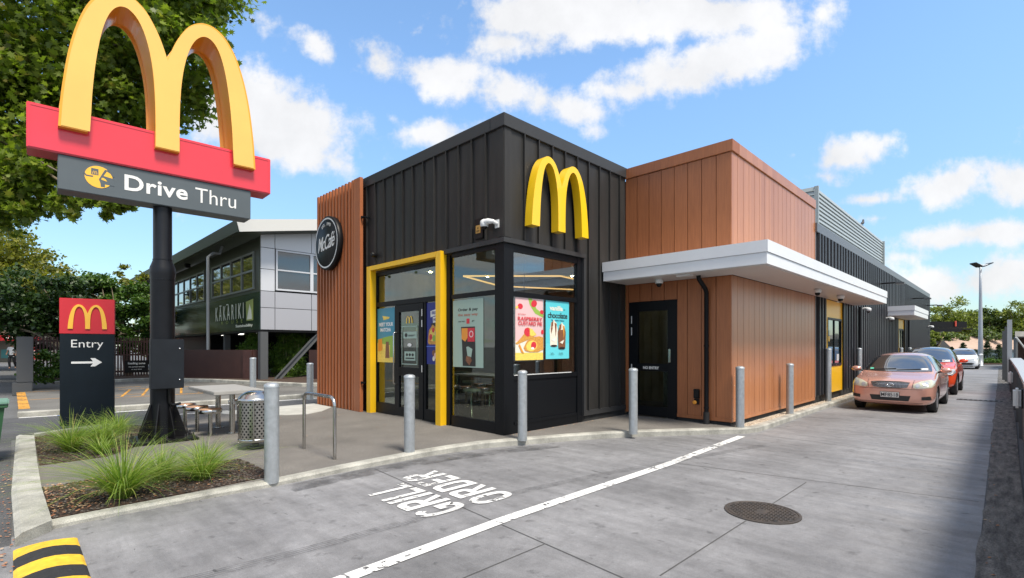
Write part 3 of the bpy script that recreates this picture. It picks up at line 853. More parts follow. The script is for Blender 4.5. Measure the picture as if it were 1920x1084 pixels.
mb = MB(); mb.box((5.99, 6.2, 3.42), (12.5, 10.5, 3.46)); mb.box((9.78, 4.0, 3.32), (12.5, 6.17, 3.36)); mb.build('ceiling', M['ceil'], B)
mb = MB(); mb.box((5.9, 6.1, 0.0), (12.5, 10.5, 0.11)); mb.box((9.66, 4.0, 0.0), (12.5, 6.08, 0.112)); mb.build('interior_floor', M['intfloor'], B)

# lane-facing window of the black box
fr = MB()
fr.box((UC, VC, 0.08), (6.10, VC + 0.10, 3.36)); fr.box((UC + 0.001, VC + 0.102, 0.09), (UC + 0.08, 6.26, 3.359))
fr.box((6.102, VC + 0.01, 3.24), (7.88, VC + 0.09, 3.36)); fr.box((6.102, VC + 0.01, 2.47), (7.88, VC + 0.08, 2.55)); fr.box((6.102, VC + 0.012, 1.02), (7.88, VC + 0.08, 1.10))
fr.box((7.882, VC, 0.08), (8.04, VC + 0.10, 3.36))
W1 = fr.build('window', M['alu'], B)
mb = MB(); mb.box((6.10, VC + 0.04, 1.10), (7.88, VC + 0.048, 2.47)); mb.box((6.10, VC + 0.04, 2.55), (7.88, VC + 0.048, 3.24)); mb.build('pane', M['glass'], W1)
mb = MB(); mb.box((6.104, VC + 0.03, 0.26), (7.88, VC + 0.06, 1.018)); mb.box((6.12, VC - 0.004, 0.25), (7.86, VC + 0.028, 0.30)); mb.box((6.10, VC + 0.005, 0.08), (7.88, VC + 0.07, 0.248))
for q in (6.16, 6.98, 7.8): mb.lathe((q, VC - 0.004, 0.275), [(0.008, -0.004), (0.008, 0.0)], 8, axis='y')
mb.build('spandrel_panel', M['alu'], W1)
mb = MB(); mb.box((6.12, VC + 0.005, 1.098), (7.7, VC + 0.012, 1.112)); mb.build('sill_strip', M['offwhite'], W1)

# street-facing glazing right of the yellow frame
fr = MB()
fr.box((UC + 0.012, 6.262, 0.09), (UC + 0.09, 6.30, 3.34)); fr.box((UC + 0.01, 7.55, 0.09), (UC + 0.09, 7.65, 3.34))
fr.box((UC + 0.012, 6.302, 0.09), (UC + 0.085, 7.498, 0.30)); fr.box((UC + 0.012, 6.302, 2.50), (UC + 0.085, 7.498, 2.58)); fr.box((UC + 0.012, 6.302, 3.28), (UC + 0.085, 7.498, 3.355))
W2 = fr.build('window', M['alu'], B)
mb = MB(); mb.box((UC + 0.04, 6.30, 0.30), (UC + 0.048, 7.50, 2.50)); mb.box((UC + 0.04, 6.30, 2.58), (UC + 0.048, 7.50, 3.28)); mb.build('pane', M['glass2'], W2)

# yellow door frame
mb = MB(); YO = 5.745
mb.box((YO, 7.66, 0.08), (UC + 0.02, 7.82, 3.42), bev=0.004); mb.box((YO, 10.28, 0.08), (UC + 0.02, 10.45, 3.42), bev=0.004); mb.box((YO + 0.001, 7.822, 3.32), (UC + 0.02, 10.278, 3.42), bev=0.004)
mb.build('door_surround', M['yellow'], B)
fr = MB(); x0, x1 = UC + 0.03, UC + 0.10
fr.box((x0, 7.83, 0.09), (x1, 7.93, 3.28)); fr.box((x0, 10.28, 0.09), (x1, 10.595, 3.28)); fr.box((x0, 7.932, 3.2), (x1, 10.278, 3.28)); fr.box((x0 - 0.01, 7.932, 2.50), (x1, 10.278, 2.60))
fr.box((x0, 8.36, 0.09), (x1, 8.43, 2.498)); fr.box((x0, 9.44, 0.09), (x1, 9.51, 2.498)); fr.box((x0, 7.932, 0.09), (x1, 8.358, 0.34)); fr.box((x0, 9.512, 0.09), (x1, 10.278, 0.34))
W3 = fr.build('window', M['alu'], B)
mb = MB()
for a, b, c, d in [(7.93, 8.36, .34, 2.5), (9.51, 10.28, .34, 2.5), (7.93, 10.28, 2.6, 3.2)]: mb.box((x0 + 0.03, a, c), (x0 + 0.038, b, d))
mb.build('pane', M['glass2'], W3)
fr = MB(); fr.box((x0 - 0.015, 8.432, 0.12), (x0 + 0.05, 8.58, 2.49)); fr.box((x0 - 0.015, 9.32, 0.12), (x0 + 0.05, 9.438, 2.49)); fr.box((x0 - 0.015, 8.582, 2.34), (x0 + 0.05, 9.318, 2.49)); fr.box((x0 - 0.015, 8.582, 0.12), (x0 + 0.05, 9.318, 0.30)); fr.box((x0 - 0.015, 8.582, 0.98), (x0 + 0.05, 9.318, 1.16))
D1 = fr.build('door', M['alu'], B)
mb = MB(); mb.box((x0 + 0.012, 8.58, 1.16), (x0 + 0.02, 9.32, 2.34)); mb.box((x0 + 0.012, 8.58, 0.30), (x0 + 0.02, 9.32, 0.98)); mb.build('pane', M['glass2'], D1)
mb = MB(); hx = x0 - 0.10
mb.tube([(hx + 0.08, 9.39, 1.90), (hx + 0.02, 9.39, 1.90), (hx, 9.39, 1.88), (hx, 9.39, 0.82), (hx + 0.02, 9.39, 0.80), (hx + 0.08, 9.39, 0.80)], 0.018, 10)
mb.build('handle', M['steel'], D1)
for z in (2.22, 2.0, 1.08): mb = MB(); mb.box((x0 - 0.022, 8.455, z), (x0 - 0.015, 8.475, z + 0.14)); mb.build('hinge', M['offwhite'], D1)
mb = MB(); mb.box((x0 - 0.03, 8.44, 0.10), (x0 + 0.02, 9.44, 0.118)); mb.build('threshold', M['steel'], D1)

# timber block: street-side face (u = 9.6) and lane-side face (v = 3.75)
WT = 5.51
def planks(mb, face, a, b, z0, z1, pitch, gap=0.012, holes=()):
    p = a
    while p < b - 0.01:
        q = min(p + pitch, b)
        zz = [(z0, z1)]
        for (ha, hb, hz0, hz1) in holes:
            if p < hb - 0.02 and q > ha + 0.02:
                zz = [(z0, hz0), (hz1, z1)] if hz0 > z0 + .05 else [(hz1, z1)]
        for (c, d) in zz:
            if face == 'u': mb.box((9.60, p + gap / 2, c), (9.63, q - gap / 2, d))
            else: mb.box((p + gap / 2, 3.75, c), (q - gap / 2, 3.78, d))
        p = q
mb = MB()
planks(mb, 'u', 3.752, 4.84, 0.24, 2.95, 0.29); planks(mb, 'u', 5.98, 6.052, 0.24, 2.95, 0.29); planks(mb, 'u', 4.84, 5.98, 2.57, 2.95, 0.285)
planks(mb, 'u', 3.752, 6.052, 3.30, 5.28, 0.2875)
mb.box((9.595, 3.745, 0.17), (9.628, 4.84, 0.238)); mb.box((9.595, 5.98, 0.17), (9.628, 6.052, 0.238))
mb.box((9.57, 3.72, 5.29), (9.9, 6.055, WT), bev=0.004)
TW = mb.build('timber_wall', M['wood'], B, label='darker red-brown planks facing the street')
mb = MB()
planks(mb, 'v', 9.602, 15.20, 0.24, 2.95, 0.295); planks(mb, 'v', 9.602, 15.20, 3.30, 5.28, 0.295)
mb.box((9.60, 3.744, 0.17), (15.22, 3.778, 0.238)); mb.box((9.91, 3.721, 5.29), (15.22, 4.0, WT), bev=0.004)
mb.box((15.205, 3.745, 0.24), (15.24, 4.4, 5.285))
mb.build('timber_wall', M['wood2'], B, label='paler glossy planks along the drive lane')
mb = MB()
mb.box((9.632, 3.79, 0.16), (9.72, 4.84, 2.95)); mb.box((9.632, 5.98, 0.16), (9.72, 6.05, 2.95)); mb.box((9.632, 4.842, 2.57), (9.72, 5.978, 2.95)); mb.box((9.632, 3.79, 2.96), (9.74, 6.05, 5.28))
mb.box((9.742, 3.782, 0.16), (15.2, 3.86, 5.28))
mb.build('groove_backing', M['groove'], B)
# no-entry door in the timber wall
fr = MB(); x0 = 9.62
fr.box((x0, 4.845, 0.11), (x0 + 0.09, 5.06, 2.565)); fr.box((x0, 5.77, 0.11), (x0 + 0.09, 5.975, 2.565)); fr.box((x0, 5.062, 2.36), (x0 + 0.09, 5.768, 2.565)); fr.box((x0, 5.062, 0.13), (x0 + 0.09, 5.768, 0.33)); fr.box((x0 + 0.002, 5.062, 1.08), (x0 + 0.08, 5.768, 1.24))
D2 = fr.build('door', M['alu'], B, label='black glazed door marked NO ENTRY')
mb = MB(); mb.box((x0 + 0.03, 5.06, 1.24), (x0 + 0.038, 5.77, 2.36)); mb.box((x0 + 0.03, 5.06, 0.33), (x0 + 0.038, 5.77, 1.08)); mb.build('pane', M['glassd'], D2)
mb = MB(); mb.box((x0 - 0.035, 4.98, 1.27), (x0, 5.03, 1.55), bev=0.005); mb.build('handle', M['steel'], D2)
for z in (2.1, 1.85, 1.05, 0.42): mb = MB(); mb.box((x0 - 0.006, 5.90, z), (x0, 5.92, z + 0.17)); mb.build('hinge', M['offwhite'], D2)
mb = MB(); mb.text('NO ENTRY', (x0 - 0.001, 5.44, 1.15), (0, -1, 0), (0, 0, 1), 0.37, 0.06, 0.003, bold=0.03); mb.build('lettering', M['white'], D2)
mb = MB(); mb.box((x0 - 0.03, 4.9, 0.10), (x0 + 0.01, 5.95, 0.118)); mb.build('threshold', M['steel'], D2)

# canopies
def canopy(poly, z0, z1):
    mb = MB(); zl = z0 + (z1 - z0) * 0.50
    mb.prism(poly, z0 + 0.012, zl)
    n = len(poly); cx = sum(p[0] for p in poly) / n; cy = sum(p[1] for p in poly) / n
    k = mb.build('canopy', M['canopy'], B)
    m2 = MB(); m2.prism(offpoly(poly, 0.018), zl + 0.004, z1); m2.build('fascia_lip', M['canopy'], k)
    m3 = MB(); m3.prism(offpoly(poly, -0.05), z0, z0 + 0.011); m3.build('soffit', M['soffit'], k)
    return k
def offpoly(poly, d):
    n = len(poly); o = []
    a = sum(poly[i][0] * poly[(i + 1) % n][1] - poly[(i + 1) % n][0] * poly[i][1] for i in range(n))
    sg = 1 if a > 0 else -1
    for i in range(n):
        p0, p1, p2 = Vector(poly[i - 1]), Vector(poly[i]), Vector(poly[(i + 1) % n])
        e1 = (p1 - p0).normalized(); e2 = (p2 - p1).normalized()
        n1 = Vector((e1.y, -e1.x)) * sg; n2 = Vector((e2.y, -e2.x)) * sg
        b = (n1 + n2); b = b / (1 + n1.dot(n2))
        o.append((p1.x + b.x * d, p1.y + b.y * d))
    return o
canopy([(8.70, 2.83), (19.63, 2.83), (19.63, 3.735), (9.585, 3.735), (9.585, 6.015), (8.70, 6.015)], 2.945, 3.345)
canopy([(25.95, 2.83), (30.6, 2.83), (30.6, 3.70), (25.95, 3.70)], 2.88, 3.28)

# black corrugated wall along the lane
mb = MB()
def ribbed(a, b, z0, z1, pitch=0.375):
    u = a; prof = []
    while u < b - 0.01:
        e = min(u + pitch, b)
        prof += [(u, 3.775), (u + (e - u) * .55, 3.775), (u + (e - u) * .58, 3.69), (u + (e - u) * .97, 3.69)]
        u = e
    prof += [(b, 3.775)]
    n = len(prof)
    mb.add([(p[0], p[1], z0) for p in prof] + [(p[0], p[1], z1) for p in prof], [(i, i + 1, i + 1 + n, i + n) for i in range(n - 1)])
ribbed(15.30, 16.18, 0.28, 4.68, 0.29); ribbed(16.18, 18.03, 2.96, 4.68); ribbed(18.33, 28.7, 0.28, 4.68); ribbed(18.03, 18.33, 2.96, 4.68); ribbed(28.7, 30.6, 2.9, 4.68); ribbed(30.6, 41.0, 0.28, 4.68)
mb.build('ribbed_wall', mat('dark ribbed metal', (0.034, 0.035, 0.040), 0.42, spec=.3), B)
mb = MB(); mb.box((15.25, 3.70, 4.68), (41.04, 3.95, 4.92), bev=0.005); mb.box((15.24, 3.80, 0.25), (15.30, 3.74, 4.68)); mb.box((15.25, 3.87, 2), (15.3, 4.5, 4.9))
mb.build('parapet', mat('grey parapet flashing', (0.11, 0.115, 0.125), 0.38), B)
def booth(u0, u1, z0, z1, zt):
    fr = MB(); w = 0.10
    fr.box((u0, 3.70, 0.28), (u0 + w, 3.80, zt)); fr.box((u1 - w, 3.70, 0.28), (u1, 3.80, zt)); fr.box((u0 + w + .002, 3.71, z1), (u1 - w - .002, 3.80, zt)); fr.box((u0 + w + .002, 3.71, 0.28), (u1 - w - .002, 3.80, z0))
    b = fr.build('booth_panel', M['yellow'], B)
    fr = MB(); a, c = u0 + w + .002, u1 - w - .002
    fr.box((a, 3.69, z0), (a + 0.06, 3.76, z1)); fr.box((c - 0.06, 3.69, z0), (c, 3.76, z1)); fr.box((a + .062, 3.69, z0), (c - .062, 3.76, z0 + 0.07)); fr.box((a + .062, 3.69, z1 - .06), (c - .062, 3.76, z1)); fr.box(((a + c) / 2 - .02, 3.70, z0 + .07), ((a + c) / 2 + .02, 3.75, z1 - .06))
    f = fr.build('window_frame', M['alu'], b)
    mb = MB(); mb.box((a + .06, 3.725, z0 + .07), (c - .06, 3.73, z1 - .06)); mb.build('pane', mat('booth glass', (0.02, 0.035, 0.035), 0.03, spec=1.0, coat=1.0), b)
    mb = MB(); mb.box((u1 + 0.002, 3.66, 0.28), (u1 + 0.26, 3.80, zt)); mb.build('jamb', M['alu'], b)
    return b
bo = booth(16.2, 18.02, 1.04, 2.43, 2.93)
mb = MB(); mb.box((17.45, 3.718, 1.18), (17.7, 3.724, 1.38)); mb.build('notice', M['offwhite'], bo)
mb = MB(); mb.box((16.45, 3.718, 1.75), (16.62, 3.724, 1.9)); mb.build('notice', M['yellow'], bo)
booth(28.75, 30.35, 1.04, 2.43, 2.87)
# downpipes
def pipe(pts, r, name='downpipe', m='alu', br=()):
    mb = MB(); mb.tube(pts, r, 12)
    for z in br: mb.lathe((pts[-1][0], pts[-1][1], z), [(r + 0.008, 0), (r + 0.008, 0.03)], 12)
    return mb.build(name, M[m], B)
pipe([(9.18, 4.20, 2.945), (9.2, 4.2, 2.88), (9.48, 4.20, 2.72), (9.53, 4.2, 2.65), (9.53, 4.2, 0.11)], 0.042, m='alu', br=(1.6, 0.4))
mb = MB(); mb.lathe((9.53, 4.2, 0.08), [(0.058, 0), (0.058, 0.25)], 14); mb.build('drain_collar', M['rubber'], B)
pipe([(20.1, 3.62, 2.93), (20.1, 3.62, 0.2)], 0.05, m='alu', br=(1.5,))
pipe([(31.2, 3.62, 2.93), (31.2, 3.62, 0.2)], 0.05, m='alu')
# louvre screen of the roof plant
louv = mat('grey green louvre', (0.36, 0.40, 0.40), 0.42, 0.1)
mb = MB()
zs = 5.0
while zs < 6.66:
    for (a, b) in [((18.3, 4.5), (30.0, 4.5)), ((18.3, 7.5), (18.3, 4.5))]:
        d = Vector((b[0] - a[0], b[1] - a[1])).normalized(); nn = Vector((d.y, -d.x)) * 1
        a_ = Vector(a); b_ = Vector(b)
        o1 = a_ + nn * 0.035; o2 = b_ + nn * 0.035
        mb.add([(a_.x, a_.y, zs + .13), (b_.x, b_.y, zs + .13), (o2.x, o2.y, zs), (o1.x, o1.y, zs), (a_.x, a_.y, zs - .005), (b_.x, b_.y, zs - .005)], [(3, 2, 1, 0), (4, 5, 2, 3), (0, 1, 5, 4)])
    zs += 0.135
ls = mb.build('louvre_screen', louv, B)
mb = MB(); mb.box((18.27, 4.40, 4.95), (18.36, 4.52, 6.76)); mb.box((29.96, 4.40, 4.95), (30.05, 4.6, 6.72)); mb.box((18.30, 4.53, 4.95), (29.95, 4.56, 6.72)); mb.box((18.33, 4.57, 4.95), (18.36, 7.5, 6.6)); mb.build('screen_post', louv, ls)
mb = MB(); mb.box((19, 5.0, 4.8), (23, 7.5, 6.3)); mb.build('plant_unit', M['roofd'], ls)

# timber batten screen beside the door
sc_ = MB(); v = 10.93
sc_.box((5.66, 10.60, 0.10), (5.74, 10.90, 5.50)); sc_.box((5.78, 10.91, 0.12), (5.82, 13.0, 5.44))
i = 0
while v < 12.96:
    zt = 5.50
    sc_.box((5.66, v, 0.10), (5.78, v + 0.075, zt)); v += 0.17; i += 1
scr = sc_.build('batten_screen', M['woodfin'], B, label='tall screen of upright timber battens carrying the round sign')
for z in (0.75, 4.55): mb = MB(); mb.box((5.68, 10.55, z), (5.72, 10.62, z + 0.05)); mb.box((5.69, 10.50, z + .01), (5.86, 10.549, z + .04)); mb.build('bracket', M['alu'], scr)
mb = MB(); mb.box((5.86, 10.90, 0.1), (5.95, 13.0, 5.3)); mb.build('end_wall', M['char'], B)

# ------------------------------------------------------------------ signs on the building
ARO = [(-1.32, 0), (-1.30, .35), (-1.275, .62), (-1.22, 1.06), (-1.14, 1.46), (-1.04, 1.79), (-.94, 2.0), (-.82, 2.16), (-.69, 2.25), (-.56, 2.27), (-.43, 2.23), (-.29, 2.11), (-.17, 1.91), (-.08, 1.70), (0, 1.45)]
ARI = [(-.165, 0), (-.165, .45), (-.175, .85), (-.20, 1.2), (-.25, 1.52), (-.32, 1.78), (-.40, 1.95), (-.49, 2.045), (-.575, 2.07), (-.66, 2.03), (-.74, 1.92), (-.81, 1.73), (-.87, 1.45), (-.925, 1.04), (-.96, .62), (-.975, .3), (-.99, 0)]
def arches(mb, o, ax, ay, w, h, d, m=0):
    """golden double-arch letter as quads between outer and inner outline"""
    o = Vector(o); ax = Vector(ax); ay = Vector(ay); nn = ax.cross(ay).normalized()
    def cr_(pl, k=4):
        o_ = []
        for i in range(len(pl) - 1):
            p0 = Vector(pl[max(0, i - 1)]); p1 = Vector(pl[i]); p2 = Vector(pl[i + 1]); p3 = Vector(pl[min(len(pl) - 1, i + 2)])
            for j in range(k):
                q = j / k
                c_ = ((p1 * 2) + (p2 - p0) * q + (p0 * 2 - p1 * 5 + p2 * 4 - p3) * q * q + (p1 * 3 - p0 - p2 * 3 + p3) * q * q * q) * .5
                o_.append((c_.x, c_.y))
        return o_ + [pl[-1]]
    AO, AI = cr_(ARO), cr_(ARI)
    poly = AO[:] + [(-x, z) for x, z in AO[:-1][::-1]] + [(-x, z) for x, z in AI[::-1]] + AI[:]
    poly = [(x * w / 2.64, z * h / 2.27) for x, z in poly]
    # ARI runs from centre leg up and over to the outer foot; closing edge returns to ARO start
    bm = bmesh.new()
    vs = [bm.verts.new(o + ax * x + ay * z) for x, z in poly]
    f = bm.faces.new(vs)
    f.normal_update()
    if f.normal.dot(nn) < 0: f.normal_flip()
    r = bmesh.ops.extrude_face_region(bm, geom=[f])
    nv = [e for e in r['geom'] if isinstance(e, bmesh.types.BMVert)]
    bmesh.ops.translate(bm, verts=nv, vec=nn * d)
    bmesh.ops.triangulate(bm, faces=[q for q in bm.faces if len(q.verts) > 4])
    bmesh.ops.recalc_face_normals(bm, faces=bm.faces)
    mb.bm(bm, m)
t = thing('wall_sign', 'large golden double-arch letter M mounted on the black wall above the window', 'sign', (7.13, VC - 0.05, 3.70))
mb = MB(); arches(mb, (7.13, VC - 0.055, 3.70), (1, 0, 0), (0, 0, 1), 1.62, 1.28, 0.17); mb.build('letter', M['yellowm'], t)
mb = MB(); arches(mb, (7.13, VC - 0.048, 3.705), (1, 0, 0), (0, 0, 1), 1.60, 1.265, 0.006); mb.build('back_tray', M['black'], t)
# round cafe sign
t = thing('round_sign', 'round black sign with white ring and script lettering on the timber battens', 'sign', (5.5, 12.05, 4.17))
cy, cz = 12.05, 4.17
mb = MB(); mb.lathe((5.66, cy, cz), [(0.64, 0.0), (0.665, -0.01), (0.665, -0.12), (0.655, -0.13), (0.0001, -0.13)], 64, axis='x'); mb.build('drum', M['black'], t)
mb = MB()
ring = []
for r0 in (0.585, 0.62):
    ring += [(5.522, cy + r0 * math.cos(a), cz + r0 * math.sin(a)) for a in [2 * math.pi * k / 64 for k in range(64)]]
mb.add(ring, [(k, (k + 1) % 64, 64 + (k + 1) % 64, 64 + k) for k in range(64)])
mb.build('ring', M['offwhite'], t)
mb = MB(); mb.text('McCaf\u00e9', (5.528, cy, cz + 0.02), (0, -1, 0.10), (0, 0, 1), 0.92, 0.36, 0.004, bold=0.004, shear=0.32, space=0.86); mb.build('lettering', M['offwhite'], t)
mb = MB(); s_ = 'EST. 1993'  
for i, ch in enumerate(s_):
    if ch == ' ': continue
    a = R(90 + 28 - i * 7.0); r0 = 0.47
    y, z = cy - r0 * math.cos(a), cz + r0 * math.sin(a)
    ax = (0, -math.sin(a), -math.cos(a)); ay = (0, -math.cos(a), math.sin(a))
    mb.text(ch, (5.526, y, z - (0.03 if ch == '.' else 0)), ax, ay, 0.012 if ch == '.' else (0.022 if ch == '1' else 0.046), 0.012 if ch == '.' else 0.075, 0.003, bold=0.01)
mb.build('date_lettering', M['offwhite'], t)

# cctv cameras
def domecam(name, label, u, v, z, hang=True, s=1.0, group='security cameras', arm=None):
    t = thing(name, label, 'security camera', (u, v, z), group)
    mb = MB()
    if hang:
        mb.lathe((u, v, z), [(0.0001, -.155 * s), (0.03 * s, -.15 * s), (.052 * s, -.12 * s), (.055 * s, -.085 * s)], 16); mb.build('lens_dome', M['black'], t)
        mb = MB(); mb.lathe((u, v, z), [(.056 * s, -.085 * s), (.075 * s, -.08 * s), (.08 * s, -.03 * s), (.07 * s, 0)], 18); mb.build('housing', M['offwhite'], t)
    else:
        d = arm
        mb.box((u - .05, v - .02, z - .02), (u + .05, v, z + .1)); mb.build('wall_plate', M['offwhite'], t)
        mb = MB(); mb.tube([(u, v - .01, z + .05), (u, v - .1, z + .08), (u, v - .2, z + .06)], [.025, .03, .055], 12); mb.lathe((u, v - .22, z), [(.06, -.03), (.085, -.02), (.085, .06), (.05, .09), (.0001, .1)], 18); mb.build('housing', M['offwhite'], t)
        mb = MB(); mb.lathe((u, v - .22, z), [(.0001, -.09), (.04, -.08), (.058, -.03)], 16); mb.build('lens_dome', M['black'], t)
    return t
domecam('security_camera', 'white dome camera under the canopy above the no-entry door', 9.12, 4.98, 2.94)
domecam('security_camera', 'white dome camera under the canopy edge at the end of the timber lane wall', 13.3, 3.22, 2.94)
domecam('security_camera', 'all-white dome camera under the canopy before the yellow window panel', 15.3, 3.18, 2.94, s=1.1)
domecam('security_camera', 'white bracket camera on the ribbed wall just past the long canopy', 20.9, 3.74, 2.85, False)
domecam('security_camera', 'white bracket camera on the ribbed wall before the short far canopy', 25.6, 3.74, 2.72, False)
domecam('security_camera', 'white bracket camera at the far end of the ribbed wall', 40.2, 3.74, 2.8, False)
# corner camera on the street face
t = thing('security_camera', 'white bullet-shaped camera on a bracket near the black corner above the glazing', 'security camera', (UC, 6.22, 3.7), 'security cameras')
mb = MB(); mb.box((UC - 0.03, 6.16, 3.62), (UC - 0.002, 6.26, 3.76), bev=.005); mb.build('wall_plate', M['offwhite'], t)
mb = MB(); mb.tube([(UC - .03, 6.21, 3.69), (UC - .1, 6.22, 3.72), (UC - .14, 6.3, 3.73), (UC - .14, 6.36, 3.72)], [.03, .035, .05, .06], 14); mb.lathe((UC - .14, 6.40, 3.68), [(.062, -.03), (.075, 0), (.07, .07), (.03, .1), (.0001, .105)], 18); mb.build('housing', M['offwhite'], t)
mb = MB(); mb.lathe((UC - .14, 6.40, 3.68), [(.0001, -.075), (.035, -.065), (.055, -.03)], 16); mb.build('lens_dome', M['black'], t)
t = thing('security_notice', 'small black notice plate with a gold square beside the corner camera', 'sign', (UC, 6.7, 3.6))
mb = MB(); mb.box((UC - 0.045, 6.55, 3.50), (UC - 0.015, 6.78, 3.86), bev=.01); mb.build('plate', M['black'], t)
mb = MB(); mb.box((UC - 0.050, 6.61, 3.60), (UC - 0.046, 6.73, 3.74)); mb.build('gold_square', mat('gold label', (0.45, 0.25, 0.06), 0.4), t)
mb = MB(); mb.lathe((UC - .0505, 6.67, 3.69), [(.014, 0), (.014, -.003)], 10, axis='x'); mb.text('CCTV', (UC - .0505, 6.67, 3.635), (0, -1, 0), (0, 0, 1), .08, .03, .002, bold=.02); mb.build('lettering', M['black'], t)
t = thing('floodlight', 'small black spotlight on the black wall above the left end of the yellow frame', 'floodlight', (UC, 10.3, 3.68))
mb = MB(); mb.box((UC - .03, 10.22, 3.63), (UC, 10.32, 3.72)); mb.build('bracket', M['black'], t)
mb = MB(); mb.lathe((UC - .03, 10.2, 3.67), [(.04, 0), (.055, -.03), (.055, -.11), (.045, -.12), (.0001, -.12)], 16, axis='x'); mb.build('lamp_head', M['black'], t)
# arm lights high on the ribbed wall
for (u, w_) in ((24.4, 'nearest the long canopy'), (33.2, 'above the short far canopy'), (39.3, 'at the far corner')):
    t = thing('arm_light', 'thin black arm light on the ribbed wall ' + w_, 'wall light', (u, 3.74, 4.05), 'arm lights on the ribbed wall')
    mb = MB(); mb.tube([(u, 3.74, 4.1), (u, 3.2, 4.1)], 0.03, 8); mb.box((u - .1, 3.70, 4.0), (u + .1, 3.74, 4.2)); mb.build('arm', M['black'], t)
    mb = MB(); mb.box((u - .18, 2.95, 4.03), (u + .18, 3.22, 4.09)); mb.build('lamp_head', M['greypost'], t)
t = thing('hose_tap_box', 'black wall socket with a round orange cap low on the timber wall', 'socket', (9.6, 4.42, 0.5))
mb = MB(); mb.box((9.54, 4.36, 0.58), (9.60, 4.47, 0.76), bev=.008); mb.box((9.56, 4.37, 0.46), (9.60, 4.46, 0.57)); mb.build('housing', M['black'], t)
mb = MB(); mb.lathe((9.555, 4.44, 0.50), [(.038, 0), (.038, -.03), (.03, -.035), (.0001, -.036)], 18, axis='x'); mb.build('cap', mat('orange cap', (0.75, 0.30, 0.03), 0.4), t)
t = thing('canopy_light', 'small flat grey light fitting under the canopy by the downpipe', 'light fitting', (8.9, 4.2, 2.94))
mb = MB(); mb.box((8.85, 4.22, 2.915), (9.0, 4.48, 2.943)); mb.build('fitting', M['offwhite'], t)

# ------------------------------------------------------------------ posters on the glass
def poster(name, label, plane, a0, a1, z0, z1, paint):
    """plane 'v': on the lane-facing glass, a = u ; plane 'u': on the street-facing glass, a = v (mirrored so it reads from outside)"""
    if plane == 'v':
        t = thing(name, label, 'poster', (a0, VC + 0.03, z0)); o = Vector((a0, VC + 0.036, z0)); ax = Vector((1, 0, 0))
    else:
        t = thing(name, label, 'poster', (UC + 0.035, a1, z0)); o = Vector((UC + (0.036 if z0 == 1.22 or z0 == 1.24 else 0.052), a1, z0)); ax = Vector((0, -1, 0))
    ay = Vector((0, 0, 1)); nn = ax.cross(ay)
    w, h = a1 - a0, z1 - z0
    lay = [0]
    def rect(x0, y0, x1, y1, m, nm='print'):
        mb = MB(); lay[0] += 1
        mb.ext([(x0 * w, y0 * h), (x1 * w, y0 * h), (x1 * w, y1 * h), (x0 * w, y1 * h)], o + nn * (0.0006 * lay[0]), ax, ay, 0.0005); return mb.build(nm, m, t)
    def poly(ps, m, nm='print'):
        mb = MB(); lay[0] += 1
        mb.ext([(x * w, y * h) for x, y in ps], o + nn * (0.0006 * lay[0]), ax, ay, 0.0005); return mb.build(nm, m, t)
    def ell(cx, cy_, rx, ry, m, rot=0, nm='print', n=20):
        c, s = math.cos(R(rot)), math.sin(R(rot))
        mb = MB(); lay[0] += 1
        mb.ext([(cx * w + rx * w * math.cos(a) * c - ry * h * math.sin(a) * s, cy_ * h + rx * w * math.cos(a) * s + ry * h * math.sin(a) * c) for a in [2 * math.pi * k / n for k in range(n)]], o + nn * (0.0006 * lay[0]), ax, ay, 0.0005)
        return mb.build(nm, m, t)
    def txt(s, cx, cy_, tw, th, m, bold=0.03, nm='lettering', **k):
        mb = MB(); lay[0] += 1
        mb.text(s, o + ax * cx * w + ay * cy_ * h + nn * (0.0006 * lay[0] + .0004), ax, ay, tw * w, th * h, 0.0006, bold=bold, **k); return mb.build(nm, m, t)
    paint(rect, poly, ell, txt)
    return t
def pm(n, c, r=0.45, **k): return mat('print ' + n, c, r, **k)
c_pink = pm('pale pink', (0.74, 0.50, 0.50)); c_red = pm('raspberry', (0.62, 0.03, 0.05), var=.4, vscale=60); c_crust = pm('crust', (0.62, 0.30, 0.06), var=.35, vscale=40); c_cust = pm('custard', (0.85, 0.62, 0.12), var=.2, vscale=40)
c_teal = pm('aqua', (0.10, 0.58, 0.66)); c_blk = pm('black', (0.02, 0.02, 0.02)); c_cream = pm('cream', (0.80, 0.74, 0.62), var=.15, vscale=50); c_choc = pm('chocolate', (0.22, 0.09, 0.045), var=.4, vscale=50)
c_mint = pm('mint', (0.34, 0.46, 0.39)); c_navy = pm('deep blue', (0.02, 0.03, 0.22)); c_green = pm('leaf green', (0.28, 0.45, 0.07)); c_white = pm('white', (0.78, 0.78, 0.76)); c_lblue = pm('light blue', (0.05, 0.27, 0.38)); c_or = pm('orange', (0.80, 0.30, 0.04))
